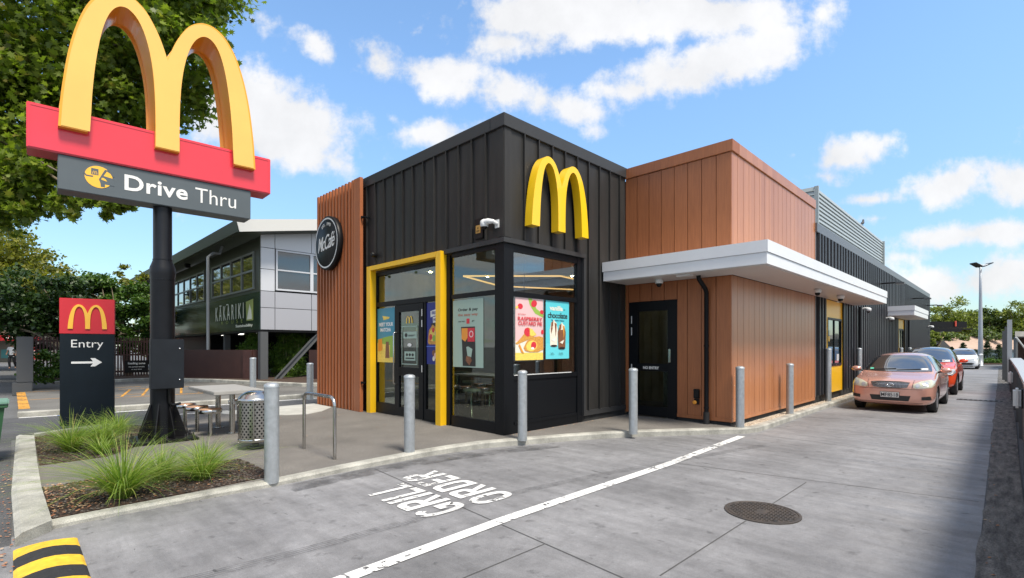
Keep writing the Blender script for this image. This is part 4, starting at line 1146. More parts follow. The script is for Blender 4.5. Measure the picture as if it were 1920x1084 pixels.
def p1(rect, poly, ell, txt):
    rect(0, 0, 1, 1, c_pink, 'sheet'); rect(0, 0, 1, .12, c_cust); poly([(0, .12), (1, .12), (1, .30), (.55, .34), (0, .3)], c_cream)
    poly([(.45, 1), (.58, 1), (.75, .84), (1, .76), (1, .70), (.7, .76), (.5, .9)], c_green)
    ell(.17, .86, .09, .045, c_red); ell(.66, .92, .11, .055, c_red, 20); ell(.95, .79, .07, .035, c_red); ell(.97, .46, .05, .04, c_red); ell(.05, .84, .05, .02, c_cust, 30)
    poly([(0, .27), (.12, .32), (.3, .42), (.42, .53), (.6, .5), (.74, .42), (.6, .36), (.3, .30), (.05, .25)], c_crust); ell(.42, .45, .12, .07, c_red, -20); poly([(.5, .52), (.62, .49), (.74, .41), (.62, .39), (.5, .4)], c_cust)
    poly([(.28, .2), (.4, .31), (.6, .37), (.85, .39), (1, .37), (1, .17), (.8, .13), (.5, .13), (.34, .15)], c_crust); ell(.57, .23, .2, .085, c_cust, 10); ell(.64, .24, .10, .06, c_red, 20); ell(.6, .19, .06, .02, c_white)
    poly([(.1, .24), (.2, .13), (.3, .11), (.24, .16), (.14, .26)], c_or)
    txt('EAT UP IN A', .22, .735, .26, .018, c_red, .02); txt('RASPBERRY', .52, .665, .88, .062, c_red, .022, space=1.05); txt('CUSTARD PIE', .52, .59, .86, .062, c_red, .022, space=1.05)
poster('window_poster', 'pale pink poster reading RASPBERRY CUSTARD PIE in the black-framed window', 'v', 6.175, 6.90, 1.36, 2.46, p1)
def p2(rect, poly, ell, txt):
    rect(0, 0, 1, 1, c_teal, 'sheet'); rect(0, 0, 1, .265, pm('aqua table', (0.13, .62, .70)))
    txt('vanilla', .44, .875, .56, .085, c_cream, .03); txt('or', .79, .855, .07, .02, c_blk, .03); txt('chocolate', .5, .75, .84, .10, c_blk, .02, space=.95); txt('New thick shakes', .5, .665, .55, .026, pm('ink blue', (.01, .10, .20)), .02)
    for cx, b_, col in ((.33, .205, c_cream), (.67, .165, c_choc)):
        poly([(cx - .15, b_ + .02), (cx - .17, b_ + .30), (cx - .13, b_ + .37), (cx + .13, b_ + .37), (cx + .17, b_ + .30), (cx + .15, b_ + .02), (cx + .1, b_), (cx - .1, b_)], col)
        ell(cx, b_ + .39, .13, .05, c_cream); poly([(cx - .06, b_ + .42), (cx, b_ + .475), (cx + .06, b_ + .42)], c_cream); poly([(cx - .11, b_ + .42), (cx - .02, b_ + .45), (cx - .03, b_ + .36), (cx - .12, b_ + .33)], c_choc)
        poly([(cx + .03, b_ + .42), (cx + .12, b_ + .40), (cx + .10, b_ + .25), (cx + .07, b_ + .18), (cx + .06, b_ + .28)], c_choc if cx < .5 else c_crust)
        poly([(cx - .13, b_ + .33), (cx - .04, b_ + .34), (cx - .11, b_ + .22)], c_choc); poly([(cx - .1, b_ + .12), (cx + .1, b_ + .17), (cx + .02, b_ + .09)], c_white if cx < .5 else c_cream); ell(cx, b_ + .02, .14, .018, c_blk)
    txt('Vanilla', .24, .10, .12, .014, c_blk, .01); txt('Chocolate', .62, .10, .18, .014, c_blk, .01); txt('Limited time', .26, .082, .17, .012, c_blk, .01); txt('Limited time', .62, .082, .19, .012, c_blk, .01)
poster('window_poster', 'aqua poster reading vanilla or chocolate with two shake jars', 'v', 6.975, 7.66, 1.37, 2.46, p2)
def p3(rect, poly, ell, txt):
    rect(0, 0, 1, 1, c_mint, 'sheet'); txt('Order & pay', .5, .85, .66, .055, c_blk, .03); txt('the easy way', .5, .775, .66, .05, pm('brick', (.40, .13, .08)), .02)
    rect(.46, .645, .56, .72, c_red); txt('tap scan', .3, .68, .22, .02, c_blk, .02); txt('go', .68, .68, .08, .02, c_blk, .02)
    poly([(.28, .60), (.74, .60), (.76, .02), (.34, .02), (.32, .3)], c_blk); poly([(.30, .58), (.5, .58), (.5, .44), (.42, .38), (.30, .42)], c_or); poly([(.5, .58), (.73, .58), (.73, .38), (.5, .38)], c_red); ell(.62, .49, .07, .05, c_pink); ell(.62, .49, .045, .032, c_red)
    poly([(.46, .3), (.52, .31), (.66, .27), (.62, .15), (.5, .17)], c_mint); poly([(.46, .17), (.6, .16), (.64, .1), (.56, .03), (.44, .1)], c_choc)
poster('window_poster', 'mint poster reading Order & pay the easy way with a phone, right of the yellow post', 'u', 6.62, 7.48, 1.22, 2.46, p3)
def p4(rect, poly, ell, txt):
    rect(0, 0, 1, 1, c_lblue, 'sheet'); poly([(0, 0), (1, 0), (1, .5), (.5, .47), (0, .42)], c_green); poly([(0, 0), (1, 0), (1, .3), (0, .36)], c_cust)
    txt('MEET YOUR', .5, .70, .8, .07, c_white, .04); txt('MATCHA', .48, .60, .6, .07, c_white, .04); poly([(.3, .86), (.36, .78), (.66, .80), (.72, .83)], c_cust); poly([(.46, .08), (.5, .38), (.66, .38), (.7, .08)], c_choc); poly([(.72, .1), (.74, .42), (.92, .42), (.94, .1)], c_green); poly([(.06, .2), (.05, .42), (.28, .44), (.3, .22)], c_or)
poster('window_poster', 'blue and yellow poster reading MEET YOUR MATCHA left of the door', 'u', 9.53, 10.27, 1.25, 2.46, p4)
def p5(rect, poly, ell, txt):
    rect(0, 0, 1, 1, c_navy, 'sheet'); poly([(.3, .86), (1, .90), (1, .80), (.32, .76)], c_white); poly([(.5, .76), (1, .78), (1, .68), (.52, .66)], c_white); txt('I BREAK', .66, .83, .6, .05, c_navy, .03); txt('HERE', .76, .72, .42, .05, c_navy, .03); poly([(.36, .66), (.98, .68), (.98, .63), (.4, .61)], c_blk)
    poly([(.1, .36), (.2, .55), (.5, .64), (.85, .58), (1, .4), (.9, .32), (.2, .32)], c_crust); ell(.5, .47, .26, .1, c_cust); ell(.35, .44, .12, .05, c_red); ell(.62, .42, .14, .05, c_green); ell(.8, .5, .1, .06, c_lblue); ell(.55, .55, .1, .04, c_red); rect(0, .28, 1, .295, pm('blue rule', (.1, .2, .7)))
    ell(.6, .18, .14, .05, c_choc); ell(.75, .14, .12, .05, c_pink); ell(.6, .09, .1, .04, c_cream)
poster('window_poster', 'deep blue poster with colourful food picture between door and right yellow post', 'u', 7.94, 8.35, 1.25, 2.48, p5)
def p6(rect, poly, ell, txt):
    rect(.1, .62, .92, .78, c_mint, 'sheet'); ell(.28, .70, .09, .05, c_blk); rect(.42, .69, .85, .705, c_blk); rect(.42, .67, .75, .68, c_blk)
    ell(.5, .46, .13, .04, c_white); rect(.18, .08, .86, .30, c_mint, 'sheet')
    for i in range(3): ell(.34 + .18 * i, .22, .07, .035, c_blk)
    rect(.26, .12, .8, .15, c_blk)
    for r_ in ((.02, -.02, .05, .92), (.95, -.02, .98, .92), (.02, -.02, .98, 0.0), (.02, .9, .98, .92)): rect(*r_, c_mint, 'border')
poster('door_notice', 'small pale notices framed by a thin border on the glass of the entrance door', 'u', 8.64, 9.24, 1.24, 2.1, p6)
t = thing('door_decal', 'tiny golden letter M stuck on the entrance door glass', 'decal', (UC, 8.9, 2.1)); mb = MB(); arches(mb, (UC + 0.033, 8.95, 2.09), (0, -1, 0), (0, 0, 1), 0.24, .15, 0.001); mb.build('letter', M['yellowm'], t)

# ------------------------------------------------------------------ inside, seen through the glass
def ltable(label, u, v, l, w_, z):
    t = thing('bar_table', label, 'table', (u, v, 0.11)); mb = MB(); mb.box((u - w_ / 2, v - l / 2, z - .05), (u + w_ / 2, v + l / 2, z), bev=.006); mb.build('tabletop', M['tableL'], t)
    for q in (-l / 2 + .3, l / 2 - .3): mb = MB(); mb.tube([(u, v + q, .11), (u, v + q, z - .05)], .05, 10); mb.build('leg', M['steel'], t)
ltable('long pale bar table seen through the glass right of the yellow post', 7.0, 7.9, 2.2, 0.5, 1.05)
ltable('pale table deeper inside behind the door glass', 8.6, 9.3, 1.6, 0.6, 0.9)
st0 = None
for i, (u, v, w_) in enumerate([(6.55, 7.15, 'nearest the black corner'), (6.55, 7.7, 'second from the black corner'), (6.55, 8.3, 'behind the entrance door glass'), (7.5, 7.3, 'on the far side of the bar table'), (8.1, 9.0, 'by the deeper table'), (8.1, 9.6, 'by the deeper table, left one')]):
    t = thing('bar_stool', 'round-seated chrome stool inside ' + w_, 'stool', (u, v, .11), 'stools inside the restaurant')
    mb = MB(); mb.lathe((u, v, .11), [(.17, .58), (.18, .59), (.18, .64), (.0001, .65)], 20); mb.build('seat', M['offwhite'] if i % 2 else M['steel'], t)
    mb = MB(); mb.lathe((u, v, .11), [(.16, 0), (.15, .015), (.03, .03), (.028, .58)], 16); mb.build('leg', M['steel'], t)
t = thing('armchair', 'low tan leather seat inside beside the corner glass', 'chair', (6.6, 6.6, .11)); lea = mat('tan leather', (0.20, 0.09, 0.055), .5, var=.15)
mb = MB(); mb.box((6.3, 6.38, .2), (6.9, 6.95, .52), bev=.04); mb.build('seat', lea, t); mb = MB(); mb.box((6.92, 6.38, .2), (7.05, 6.95, .85), bev=.04); mb.build('backrest', lea, t)
for i, (u, v) in enumerate([(7.3, 6.95), (8.6, 8.2)]):
    t = thing('pendant_lamp', 'black cylindrical pendant lamp inside ' + ('near the mint poster' if i == 0 else 'behind the door glass'), 'lamp', (u, v, 2.1), 'pendant lamps')
    mb = MB(); mb.lathe((u, v, 2.12), [(.19, 0), (.19, .26), (.02, .28), (.0001, .28)], 24); mb.build('lamp_shade', M['black'], t)
    mb = MB(); mb.tube([(u, v, 2.4), (u, v, 3.42)], .006, 6); mb.build('cord', M['black'], t); mb = MB(); mb.lathe((u, v, 2.125), [(.17, 0), (.17, .01)], 20); mb.build('bulb', M['lampE'], t)
mb = MB()
for a, b in [((6.5, 7.9), (7.9, 6.5)), ((7.9, 6.5), (10.5, 6.9)), ((6.5, 7.9), (8.2, 8.6)), ((8.2, 8.6), (10.5, 7.6))]:
    d = (Vector(b) - Vector(a)).normalized(); q = Vector((-d.y, d.x)) * .009
    a, b = Vector(a), Vector(b)
    mb.add([(a.x - q.x, a.y - q.y, 3.02), (b.x - q.x, b.y - q.y, 3.02), (b.x + q.x, b.y + q.y, 3.02), (a.x + q.x, a.y + q.y, 3.02), (a.x - q.x, a.y - q.y, 3.05), (b.x - q.x, b.y - q.y, 3.05), (b.x + q.x, b.y + q.y, 3.05), (a.x + q.x, a.y + q.y, 3.05)], [(0, 3, 2, 1), (4, 5, 6, 7), (0, 1, 5, 4), (1, 2, 6, 5), (2, 3, 7, 6), (3, 0, 4, 7)])
uvmesh('linear_lamp', mb, M['lampE'], label='warm glowing zigzag strip lamp hanging under the ceiling inside', cat='lamp')
for i, (u, v) in enumerate([(8.7, 9.6), (10.2, 8.0), (7.2, 10.0), (11.5, 7), (9.2, 7.1)]):
    mb = MB(); mb.lathe((u, v, 3.40), [(.035, 0), (.035, .018)], 14); uvmesh('ceiling_spot', mb, M['spotE'], label='small bright ceiling spot inside the restaurant', cat='lamp', group='ceiling spots')
for i, (v, z, w_, h_) in enumerate([(9.7, 2.15, .7, .9)]):
    t = thing('picture_frame', 'thin black empty picture frame on the tan inside wall', 'picture', (12.4, v, z)); mb = MB()
    mb.box((10.0, 10.36, z - h_ / 2), (10.03, 10.395, z + h_ / 2)); mb.box((10.75, 10.36, z - h_ / 2), (10.78, 10.395, z + h_ / 2)); mb.box((10.03, 10.36, z + h_ / 2 - .03), (10.75, 10.395, z + h_ / 2)); mb.box((10.03, 10.36, z - h_ / 2), (10.75, 10.395, z - h_ / 2 + .03)); mb.build('frame', M['black'], t)
t = thing('menu_screen', 'lit menu board glimpsed through the no-entry door', 'screen', (12.3, 5.2, 1.6)); mb = MB(); mb.box((12.3, 4.6, 1.7), (12.36, 5.8, 2.4)); mb.build('casing', M['black'], t)
mb = MB(); mb.box((12.285, 4.65, 1.75), (12.295, 5.15, 2.35)); mb.build('display', mat('screen orange', (.5, .3, .1), .4, emit=(.9, .45, .15), estr=.8), t); mb = MB(); mb.box((12.285, 5.2, 1.75), (12.295, 5.75, 2.35)); mb.build('display', mat('screen blue', (.1, .2, .5), .4, emit=(.2, .35, .9), estr=.8), t)
t = thing('service_counter', 'steel service counter inside behind the no-entry door', 'counter', (11.2, 5, .11)); mb = MB(); mb.box((11.0, 4.3, .11), (11.6, 5.9, 1.0), bev=.01); mb.build('body', M['steel'], t); mb = MB(); mb.box((10.95, 4.25, 1.0), (11.65, 5.95, 1.05)); mb.build('worktop', M['offwhite'], t)

# ------------------------------------------------------------------ pylon sign
PX, PY = -5.79, 8.3
SR = math.atan2(0.683, 0.730)
t = thing('pylon_sign', 'tall drive thru sign with golden arches on a red beam above a black pole', 'sign', (PX, PY, 0.07), fr='loc', rot=SR)
# local x along the sign face, local -y towards the lane; z absolute minus 0.07
def sz(z): return z - 0.07
hd = 0.22
mb = MB(); mb.lathe((0, 0, 0), [(0.172, 0.04), (0.172, sz(2.72)), (0.184, sz(2.80)), (0.178, sz(2.90)), (0.132, sz(3.03)), (0.132, sz(3.95))], 40)
mb.lathe((0, 0, sz(2.70)), [(0.177, 0), (0.177, 0.015)], 40); mb.lathe((0, 0, sz(3.02)), [(0.139, 0), (0.139, 0.02)], 40)
mb.build('pole', M['blackpole'], t)
mb = MB()
for k in range(8):
    a = k * math.pi / 4 + 0.35; c, s = math.cos(a), math.sin(a); q = Vector((-s, c, 0)) * 0.008; d = Vector((c, s, 0))
    p = [d * .165, d * .345, d * .345, d * .175]; zz = [0.03, 0.03, 0.10, 0.60]
    vs = [tuple(pp + q + Vector((0, 0, z_))) for pp, z_ in zip(p, zz)] + [tuple(pp - q + Vector((0, 0, z_))) for pp, z_ in zip(p, zz)]
    mb.add(vs, [(0, 1, 2, 3), (7, 6, 5, 4), (0, 4, 5, 1), (1, 5, 6, 2), (2, 6, 7, 3), (3, 7, 4, 0)])
mb.build('gusset', M['black'], t)
mb = MB(); mb.box((-0.44, -0.44, -0.03), (0.44, 0.44, 0.03), bev=.006); bp = mb.build('base_plate', M['black'], t)
for k in range(12):
    mb = MB(); a = k * math.pi / 6; x, y = .39 * max(-1, min(1, 1.3 * math.cos(a))), .39 * max(-1, min(1, 1.3 * math.sin(a)))
    mb.lathe((x, y, 0.03), [(0.022, 0), (0.022, 0.025), (0.011, 0.026), (0.011, 0.07)], 6, smooth=False); mb.build('bolt', M['rubber'], bp)
mb = MB(); mb.box((-0.72, -0.72, -0.10), (0.72, 0.72, -0.032), bev=.02); mb.build('footing', mat('dark footing concrete', (.07, .07, .07), .85, var=.4, vscale=6), t)
mb = MB(); mb.box((-1.62, -hd, sz(4.41)), (1.62, hd, sz(5.06)), bev=.012); rd = mb.build('beam', M['red'], t)
mb = MB()
for sgn in (-1, 1):
    y0 = -sgn * hd
    for a, b in [((-1.60, 4.43), (1.60, 4.455)), ((-1.60, 5.015), (1.60, 5.04)), ((-1.60, 4.457), (-1.575, 5.013)), ((1.575, 4.457), (1.60, 5.013))]:
        mb.box((a[0], y0 - sgn * .006, sz(a[1])), (b[0], y0 + sgn * .001, sz(b[1])))
mb.build('trim', M['red'], rd)
mb = MB(); mb.box((-1.29, -hd + .03, sz(3.90)), (1.29, hd - .03, sz(4.405)), bev=.008); sp_ = mb.build('lettered_panel', M['slate'], t)
for sgn, nm in ((1, 'front'), (-1, 'rear')):
    ax = (sgn, 0, 0); y0 = -sgn * (hd - .03 + .001)
    mb = MB()
    mb.text('Drive', (sgn * -0.10, y0, sz(4.165)), ax, (0, 0, 1), 0.84, 0.245, .004, bold=0.022, space=1.06); mb.text('Thru', (sgn * 0.74, y0, sz(4.165)), ax, (0, 0, 1), 0.62, 0.245, .004, bold=-0.004); mb.build('lettering', M['white'], sp_)
    # emblem: golden disc with hand, box and driver cut out
    mb = MB(); cx = sgn * -0.83; cz_ = sz(4.17); r0 = .165
    mb.ext([(r0 * math.cos(a), r0 * math.sin(a)) for a in [2 * math.pi * k / 40 for k in range(40)]], (cx, y0, cz_), ax, (0, 0, 1), .003); em = mb.build('emblem', M['yellowg'], sp_)
    mb = MB()
    k_ = r0 / 0.5
    def Q(ps): return [((x) * k_, (y) * k_) for x, y in ps]
    for ps in ([(-.27, .36), (-.01, .36), (-.01, .07), (-.27, .07)], [(-.53, .14), (-.43, .02), (-.20, .02), (-.20, -.045), (-.45, -.045), (-.54, .06)],
               [(.0, -.10), (.22, .39), (.31, .37), (.17, .09), (.53, .03), (.56, -.31), (.22, -.29), (.22, -.43), (.07, -.43), (.06, -.28)],
               [(.27, .335), (.31, .39), (.47, .30), (.56, .12), (.50, .10), (.42, .24)]):
        mb.ext(Q(ps), (cx, y0 - sgn * .003, cz_), ax, (0, 0, 1), .001)
    mb.build('emblem_cutout', M['slate'], em)
    mb = MB(); mb.ext(Q([(.09, -.10), (.10, -.02), (.16, .0), (.24, -.05), (.30, -.15)]), (cx, y0 - sgn * .0045, cz_), ax, (0, 0, 1), .001); mb.build('emblem_lens', M['yellowg'], em)
    mb = MB(); arches(mb, (cx + sgn * -.14 * k_, y0 - sgn * .0045, cz_ + .1 * k_), ax, (0, 0, 1), .17 * k_, .15 * k_, .001); mb.build('emblem_letter', M['yellowg'], em)
mb = MB(); arches(mb, (0.02, 0.33, sz(4.77)), (1, 0, 0), (0, 0, 1), 2.62, 2.27, 0.66)
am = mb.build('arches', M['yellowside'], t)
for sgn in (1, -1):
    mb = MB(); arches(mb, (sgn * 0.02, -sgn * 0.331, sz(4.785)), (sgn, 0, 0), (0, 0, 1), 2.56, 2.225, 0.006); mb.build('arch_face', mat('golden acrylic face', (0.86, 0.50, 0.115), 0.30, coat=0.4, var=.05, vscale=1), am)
mb = MB(); mb.box((-0.20, -0.30, sz(0.92)), (0.25, -0.13, sz(1.72)), bev=.006); bx = mb.build('control_box', mat('dark steel box', (0.012, 0.015, 0.020), 0.45, spec=.25, var=.2, vscale=3), t)
for z in (1.57, 1.06): mb = MB(); mb.lathe((0.19, -0.30, sz(z)), [(.014, 0), (.014, -.008), (.0001, -.009)], 10, axis='y'); mb.build('lock', M['chrome'], bx)
mb = MB(); mb.tube([(0.06, -.20, sz(.92)), (0.06, -.21, sz(.68)), (.10, -.21, sz(.64)), (.22, -.19, sz(.66))], .022, 8); mb.build('conduit', M['black'], t)

# entry sign
er = math.atan2(.55, .83)
t = thing('entry_sign', 'dark upright Entry sign with white arrow under a red golden-arches panel', 'sign', (-8.78, 9.72, 0.05), fr='loc', rot=er)
mb = MB(); mb.box((0, 0, 0), (0.83, 0.16, 1.80), bev=.006); nb_ = mb.build('lower_panel', M['navy'], t)
mb = MB(); mb.box((-0.005, -0.005, 1.803), (0.835, 0.165, 2.50), bev=.006); mb.build('upper_panel', mat('matt red panel', (0.56, 0.022, 0.035), 0.45), t)
mb = MB(); arches(mb, (0.42, -0.006, 1.90), (1, 0, 0), (0, 0, 1), .60, .48, .02); mb.build('arches', M['yellowg'], t)
mb = MB(); mb.text('Entry', (.415, -.001, 1.585), (1, 0, 0), (0, 0, 1), .49, .20, .003, bold=-.004); mb.build('lettering', M['white'], nb_)
mb = MB(); mb.ext([(.17, 1.235), (.17, 1.195), (.50, 1.195), (.50, 1.195), (.46, 1.135), (.53, 1.135), (.64, 1.215), (.53, 1.30), (.46, 1.30), (.50, 1.235)], (0, -.001, 0.02), (1, 0, 0), (0, 0, 1), .003); mb.build('arrow', M['white'], nb_)

# ------------------------------------------------------------------ bollards
def bollard(u, v, z0, h, r, label, group):
    r *= 1.13
    t = thing('bollard', label, 'bollard', (u, v, z0), group)
    mb = MB(); mb.lathe((u, v, z0), [(r, -0.02), (r, h - 0.055)], 32); mb.build('post', M['galv'], t)
    mb = MB(); mb.lathe((u, v, z0 + h - .055), [(r + .004, 0), (r + .004, .03), (r - .008, .04), (r * .6, .05), (.0001, .056)], 32); mb.build('cap', M['galv'], t)
G1 = 'galvanised bollards along the kerb'
bollard(2.12, 6.03, zf(2.06), 1.13, 0.070, 'largest galvanised bollard at the left, between the planting bed and the drive lane', G1)
bollard(4.06, 6.00 + .15, zf(4.06), 1.12, 0.068, 'galvanised bollard standing in front of the entrance door, right of the hoop rack', G1)
bollard(5.86, 5.60 + .02, .10, 1.12, 0.066, 'galvanised bollard in front of the window posters at the black corner', G1)
bollard(7.67, 4.68, .10, 1.13, 0.066, 'galvanised bollard in front of the no-entry door', G1)
bollard(9.58, 3.585, .10, 1.14, 0.066, 'galvanised bollard at the corner of the timber wall', G1)
bollard(12.33, 3.53, .10, 1.13, 0.066, 'galvanised bollard in front of the lane-side timber planks', G1)
bollard(15.95, 3.60, .10, 1.46, 0.066, 'tall galvanised bollard before the yellow window panel', G1)
bollard(19.6, 3.55, .10, 1.46, 0.066, 'tall galvanised bollard just past the yellow panel, behind the pink car mirror', G1)
bollard(28.3, 3.55, .10, 1.46, 0.066, 'far galvanised bollard beside the second yellow booth', G1)
bollard(31.0, 3.55, .10, 1.46, 0.066, 'farthest galvanised bollard peeping above the red car roof', G1)
bollard(6.42, 15.1, 0.01, 1.10, 0.085, 'galvanised bollard at the street edge beside the timber battens', G1)
bollard(5.6, 17.6, .12, 1.13, 0.085, 'galvanised bollard by the street in front of the bamboo', G1)

# hoop bike rack
t = thing('bike_rack', 'stainless hoop bike rack on the footpath left of the door', 'bike rack', (3.1, 7.0, .08))
a = Vector((3.10, 7.50, zf(3.1))); b = Vector((3.10, 6.50, zf(3.1))); pts = [a]
for k in range(7):
    an = k * math.pi / 12; pts.append(a + Vector((0, -0.12 + 0.12 * math.cos(an), .72 + 0.12 * math.sin(an))))
for k in range(7):
    an = math.pi / 2 - k * math.pi / 12; pts.append(b + Vector((0, 0.12 - 0.12 * math.cos(an), .72 + 0.12 * math.sin(an))))
pts.append(b)
mb = MB(); mb.tube(pts, .024, 14); mb.build('hoop', M['steel'], t)

# litter bin
def perf_mat():
    m = mat('perforated stainless', (0.50, 0.49, 0.46), 0.28, 1.0)
    tt = m.node_tree; p = tt.nodes['Principled BSDF']; o = [n for n in tt.nodes if n.type == 'OUTPUT_MATERIAL'][0]
    def nn(ty, **k):
        n = tt.nodes.new(ty)
        for a_, b_ in k.items(): setattr(n, a_, b_)
        return n
    def mm(op, a_, b_=None, c_=None):
        n = nn('ShaderNodeMath', operation=op)
        for i, x in enumerate((a_, b_, c_)):
            if x is None: continue
            if isinstance(x, (int, float)): n.inputs[i].default_value = x
            else: tt.links.new(x, n.inputs[i])
        return n.outputs[0]
    tcn = nn('ShaderNodeTexCoord'); s = nn('ShaderNodeSeparateXYZ'); tt.links.new(tcn.outputs['Object'], s.inputs[0])
    th = mm('MULTIPLY', mm('ARCTAN2', s.outputs[1], s.outputs[0]), 0.235 / 0.060); zz = mm('DIVIDE', s.outputs[2], 0.040)
    row = mm('FLOOR', zz); sh_ = mm('MULTIPLY', mm('MODULO', mm('ADD', row, 100), 2), 0.5)
    fx = mm('SUBTRACT', mm('FRACT', mm('ADD', mm('ADD', th, 50), sh_)), 0.5); fz = mm('SUBTRACT', mm('FRACT', zz), 0.5)
    d = mm('SQRT', mm('ADD', mm('MULTIPLY', mm('POWER', fx, 2), 2.4), mm('POWER', fz, 2)))
    hole = mm('LESS_THAN', d, 0.36)
    tr = nn('ShaderNodeBsdfTransparent'); mx_ = nn('ShaderNodeMixShader')
    tt.links.new(hole, mx_.inputs[0]); tt.links.new(p.outputs[0], mx_.inputs[1]); tt.links.new(tr.outputs[0], mx_.inputs[2]); tt.links.new(mx_.outputs[0], o.inputs[0])
    return m
t = thing('litter_bin', 'perforated stainless steel litter bin with domed lid beside the large left bollard', 'litter bin', (2.62, 8.12, .085), fr='luv')
mb = MB(); mb.lathe((0, 0, 0), [(.235, .12), (.235, .70)], 48); bd = mb.build('body', perf_mat(), t)
mb = MB(); mb.lathe((0, 0, 0), [(.20, .10), (.21, .13), (.21, .68)], 32); mb.build('liner', M['rubber'], bd)
mb = MB(); mb.lathe((0, 0, 0), [(.245, .69), (.25, .70), (.25, .735), (.235, .745), (.20, .79), (.14, .83), (.07, .85), (.0001, .855)], 48); mb.build('lid', M['steel'], t)
mb = MB(); mb.lathe((0, 0, 0), [(.20, .085), (.24, .10), (.24, .135), (.236, .14)], 48)
for k in range(3):
    a = k * 2 * math.pi / 3 + 2.2; c, s = math.cos(a), math.sin(a)
    mb.tube([(c * .245, s * .245, .12), (c * .245, s * .245, .71)], .014, 8)
mb.build('frame', M['steel'], t)
mb = MB(); mb.lathe((0, 0, 0), [(.05, 0), (.05, .09)], 16); mb.lathe((0, 0, 0), [(.12, -.002), (.12, .012)], 20); mb.build('pedestal', M['greypost'], t)
mb = MB(); mb.box((-.30, .05, .66), (-.23, .10, .70)); mb.lathe((-.28, .075, .70), [(.015, 0), (.015, .03)], 8); mb.build('latch', M['steel'], t)

# outdoor table and stools
laminate = mat('grey weathered laminate', (0.34, 0.33, 0.31), .5, var=.12, vscale=3, stretch=(1, 6, 1)); seatm = mat('timber laminate seat', (0.42, 0.24, 0.14), .45, var=.15, vscale=4)
t = thing('picnic_table', 'grey-topped outdoor table on steel posts behind the pylon pole', 'table', (2.75, 10.1, .08))
mb = MB(); mb.box((2.36, 9.30, .79), (3.16, 11.0, .85), bev=.01); mb.build('tabletop', laminate, t)
for v in (9.75, 10.6): mb = MB(); mb.tube([(2.76, v, .07), (2.76, v, .79)], .045, 14); mb.lathe((2.76, v, .07), [(.1, 0), (.1, .012)], 16); mb.build('leg', M['steel'], t)
for i, (u, v, w_) in enumerate([(2.42, 9.75, 'nearest the litter bin'), (2.36, 10.35, 'second from the litter bin'), (2.30, 10.95, 'nearest the pylon pole'), (3.2, 9.7, 'on the far side of the table, right'), (3.25, 10.3, 'on the far side of the table, middle'), (3.2, 10.9, 'on the far side of the table, left')]):
    t = thing('table_stool', 'round timber-topped steel stool ' + w_, 'stool', (u, v, .075), 'outdoor stools round the grey table')
    z0 = zf(u); mb = MB(); mb.lathe((u, v, z0), [(.175, .40), (.18, .405), (.18, .46), (.172, .465)], 28); mb.build('seat_frame', M['steel'], t)
    mb = MB(); mb.lathe((u, v, z0), [(.170, .462), (.170, .474), (.0001, .475)], 28); mb.build('seat', seatm, t)
    mb = MB(); mb.tube([(u, v, z0), (u, v, z0 + .40)], .032, 12); mb.build('leg', M['steel'], t)

# green wheelie bin at the left edge
t = thing('wheelie_bin', 'dark green wheelie bin at the left edge with pale green lid', 'bin', (-0.35, 10.1, 0), fr='luv')
gb = mat('green bin plastic', (0.022, 0.085, 0.035), .5, var=.12, vscale=4); gl2 = mat('faded green lid', (0.14, 0.26, 0.20), .5)
mb = MB(); bot = [(-.22, -.25), (.22, -.25), (.22, .25), (-.22, .25)]; top = [(-.29, -.33), (.29, -.33), (.29, .33), (-.29, .33)]
mb.add([(x, y, .06) for x, y in bot] + [(x, y, .80) for x, y in top], [(0, 1, 5, 4), (1, 2, 6, 5), (2, 3, 7, 6), (3, 0, 4, 7), (0, 3, 2, 1), (4, 5, 6, 7)]); mb.box((-.32, -.36, .76), (.32, .36, .80), bev=.008); mb.build('body', gb, t)
mb = MB(); mb.box((-.33, -.37, .805), (.33, .37, .845), bev=.015); mb.build('lid', gl2, t)
for s in (-1, 1): mb = MB(); mb.lathe((.0, s * .26, .1), [(.1, -.03), (.1, .03)], 16, axis='y'); mb.build('wheel', M['rubber'], t)

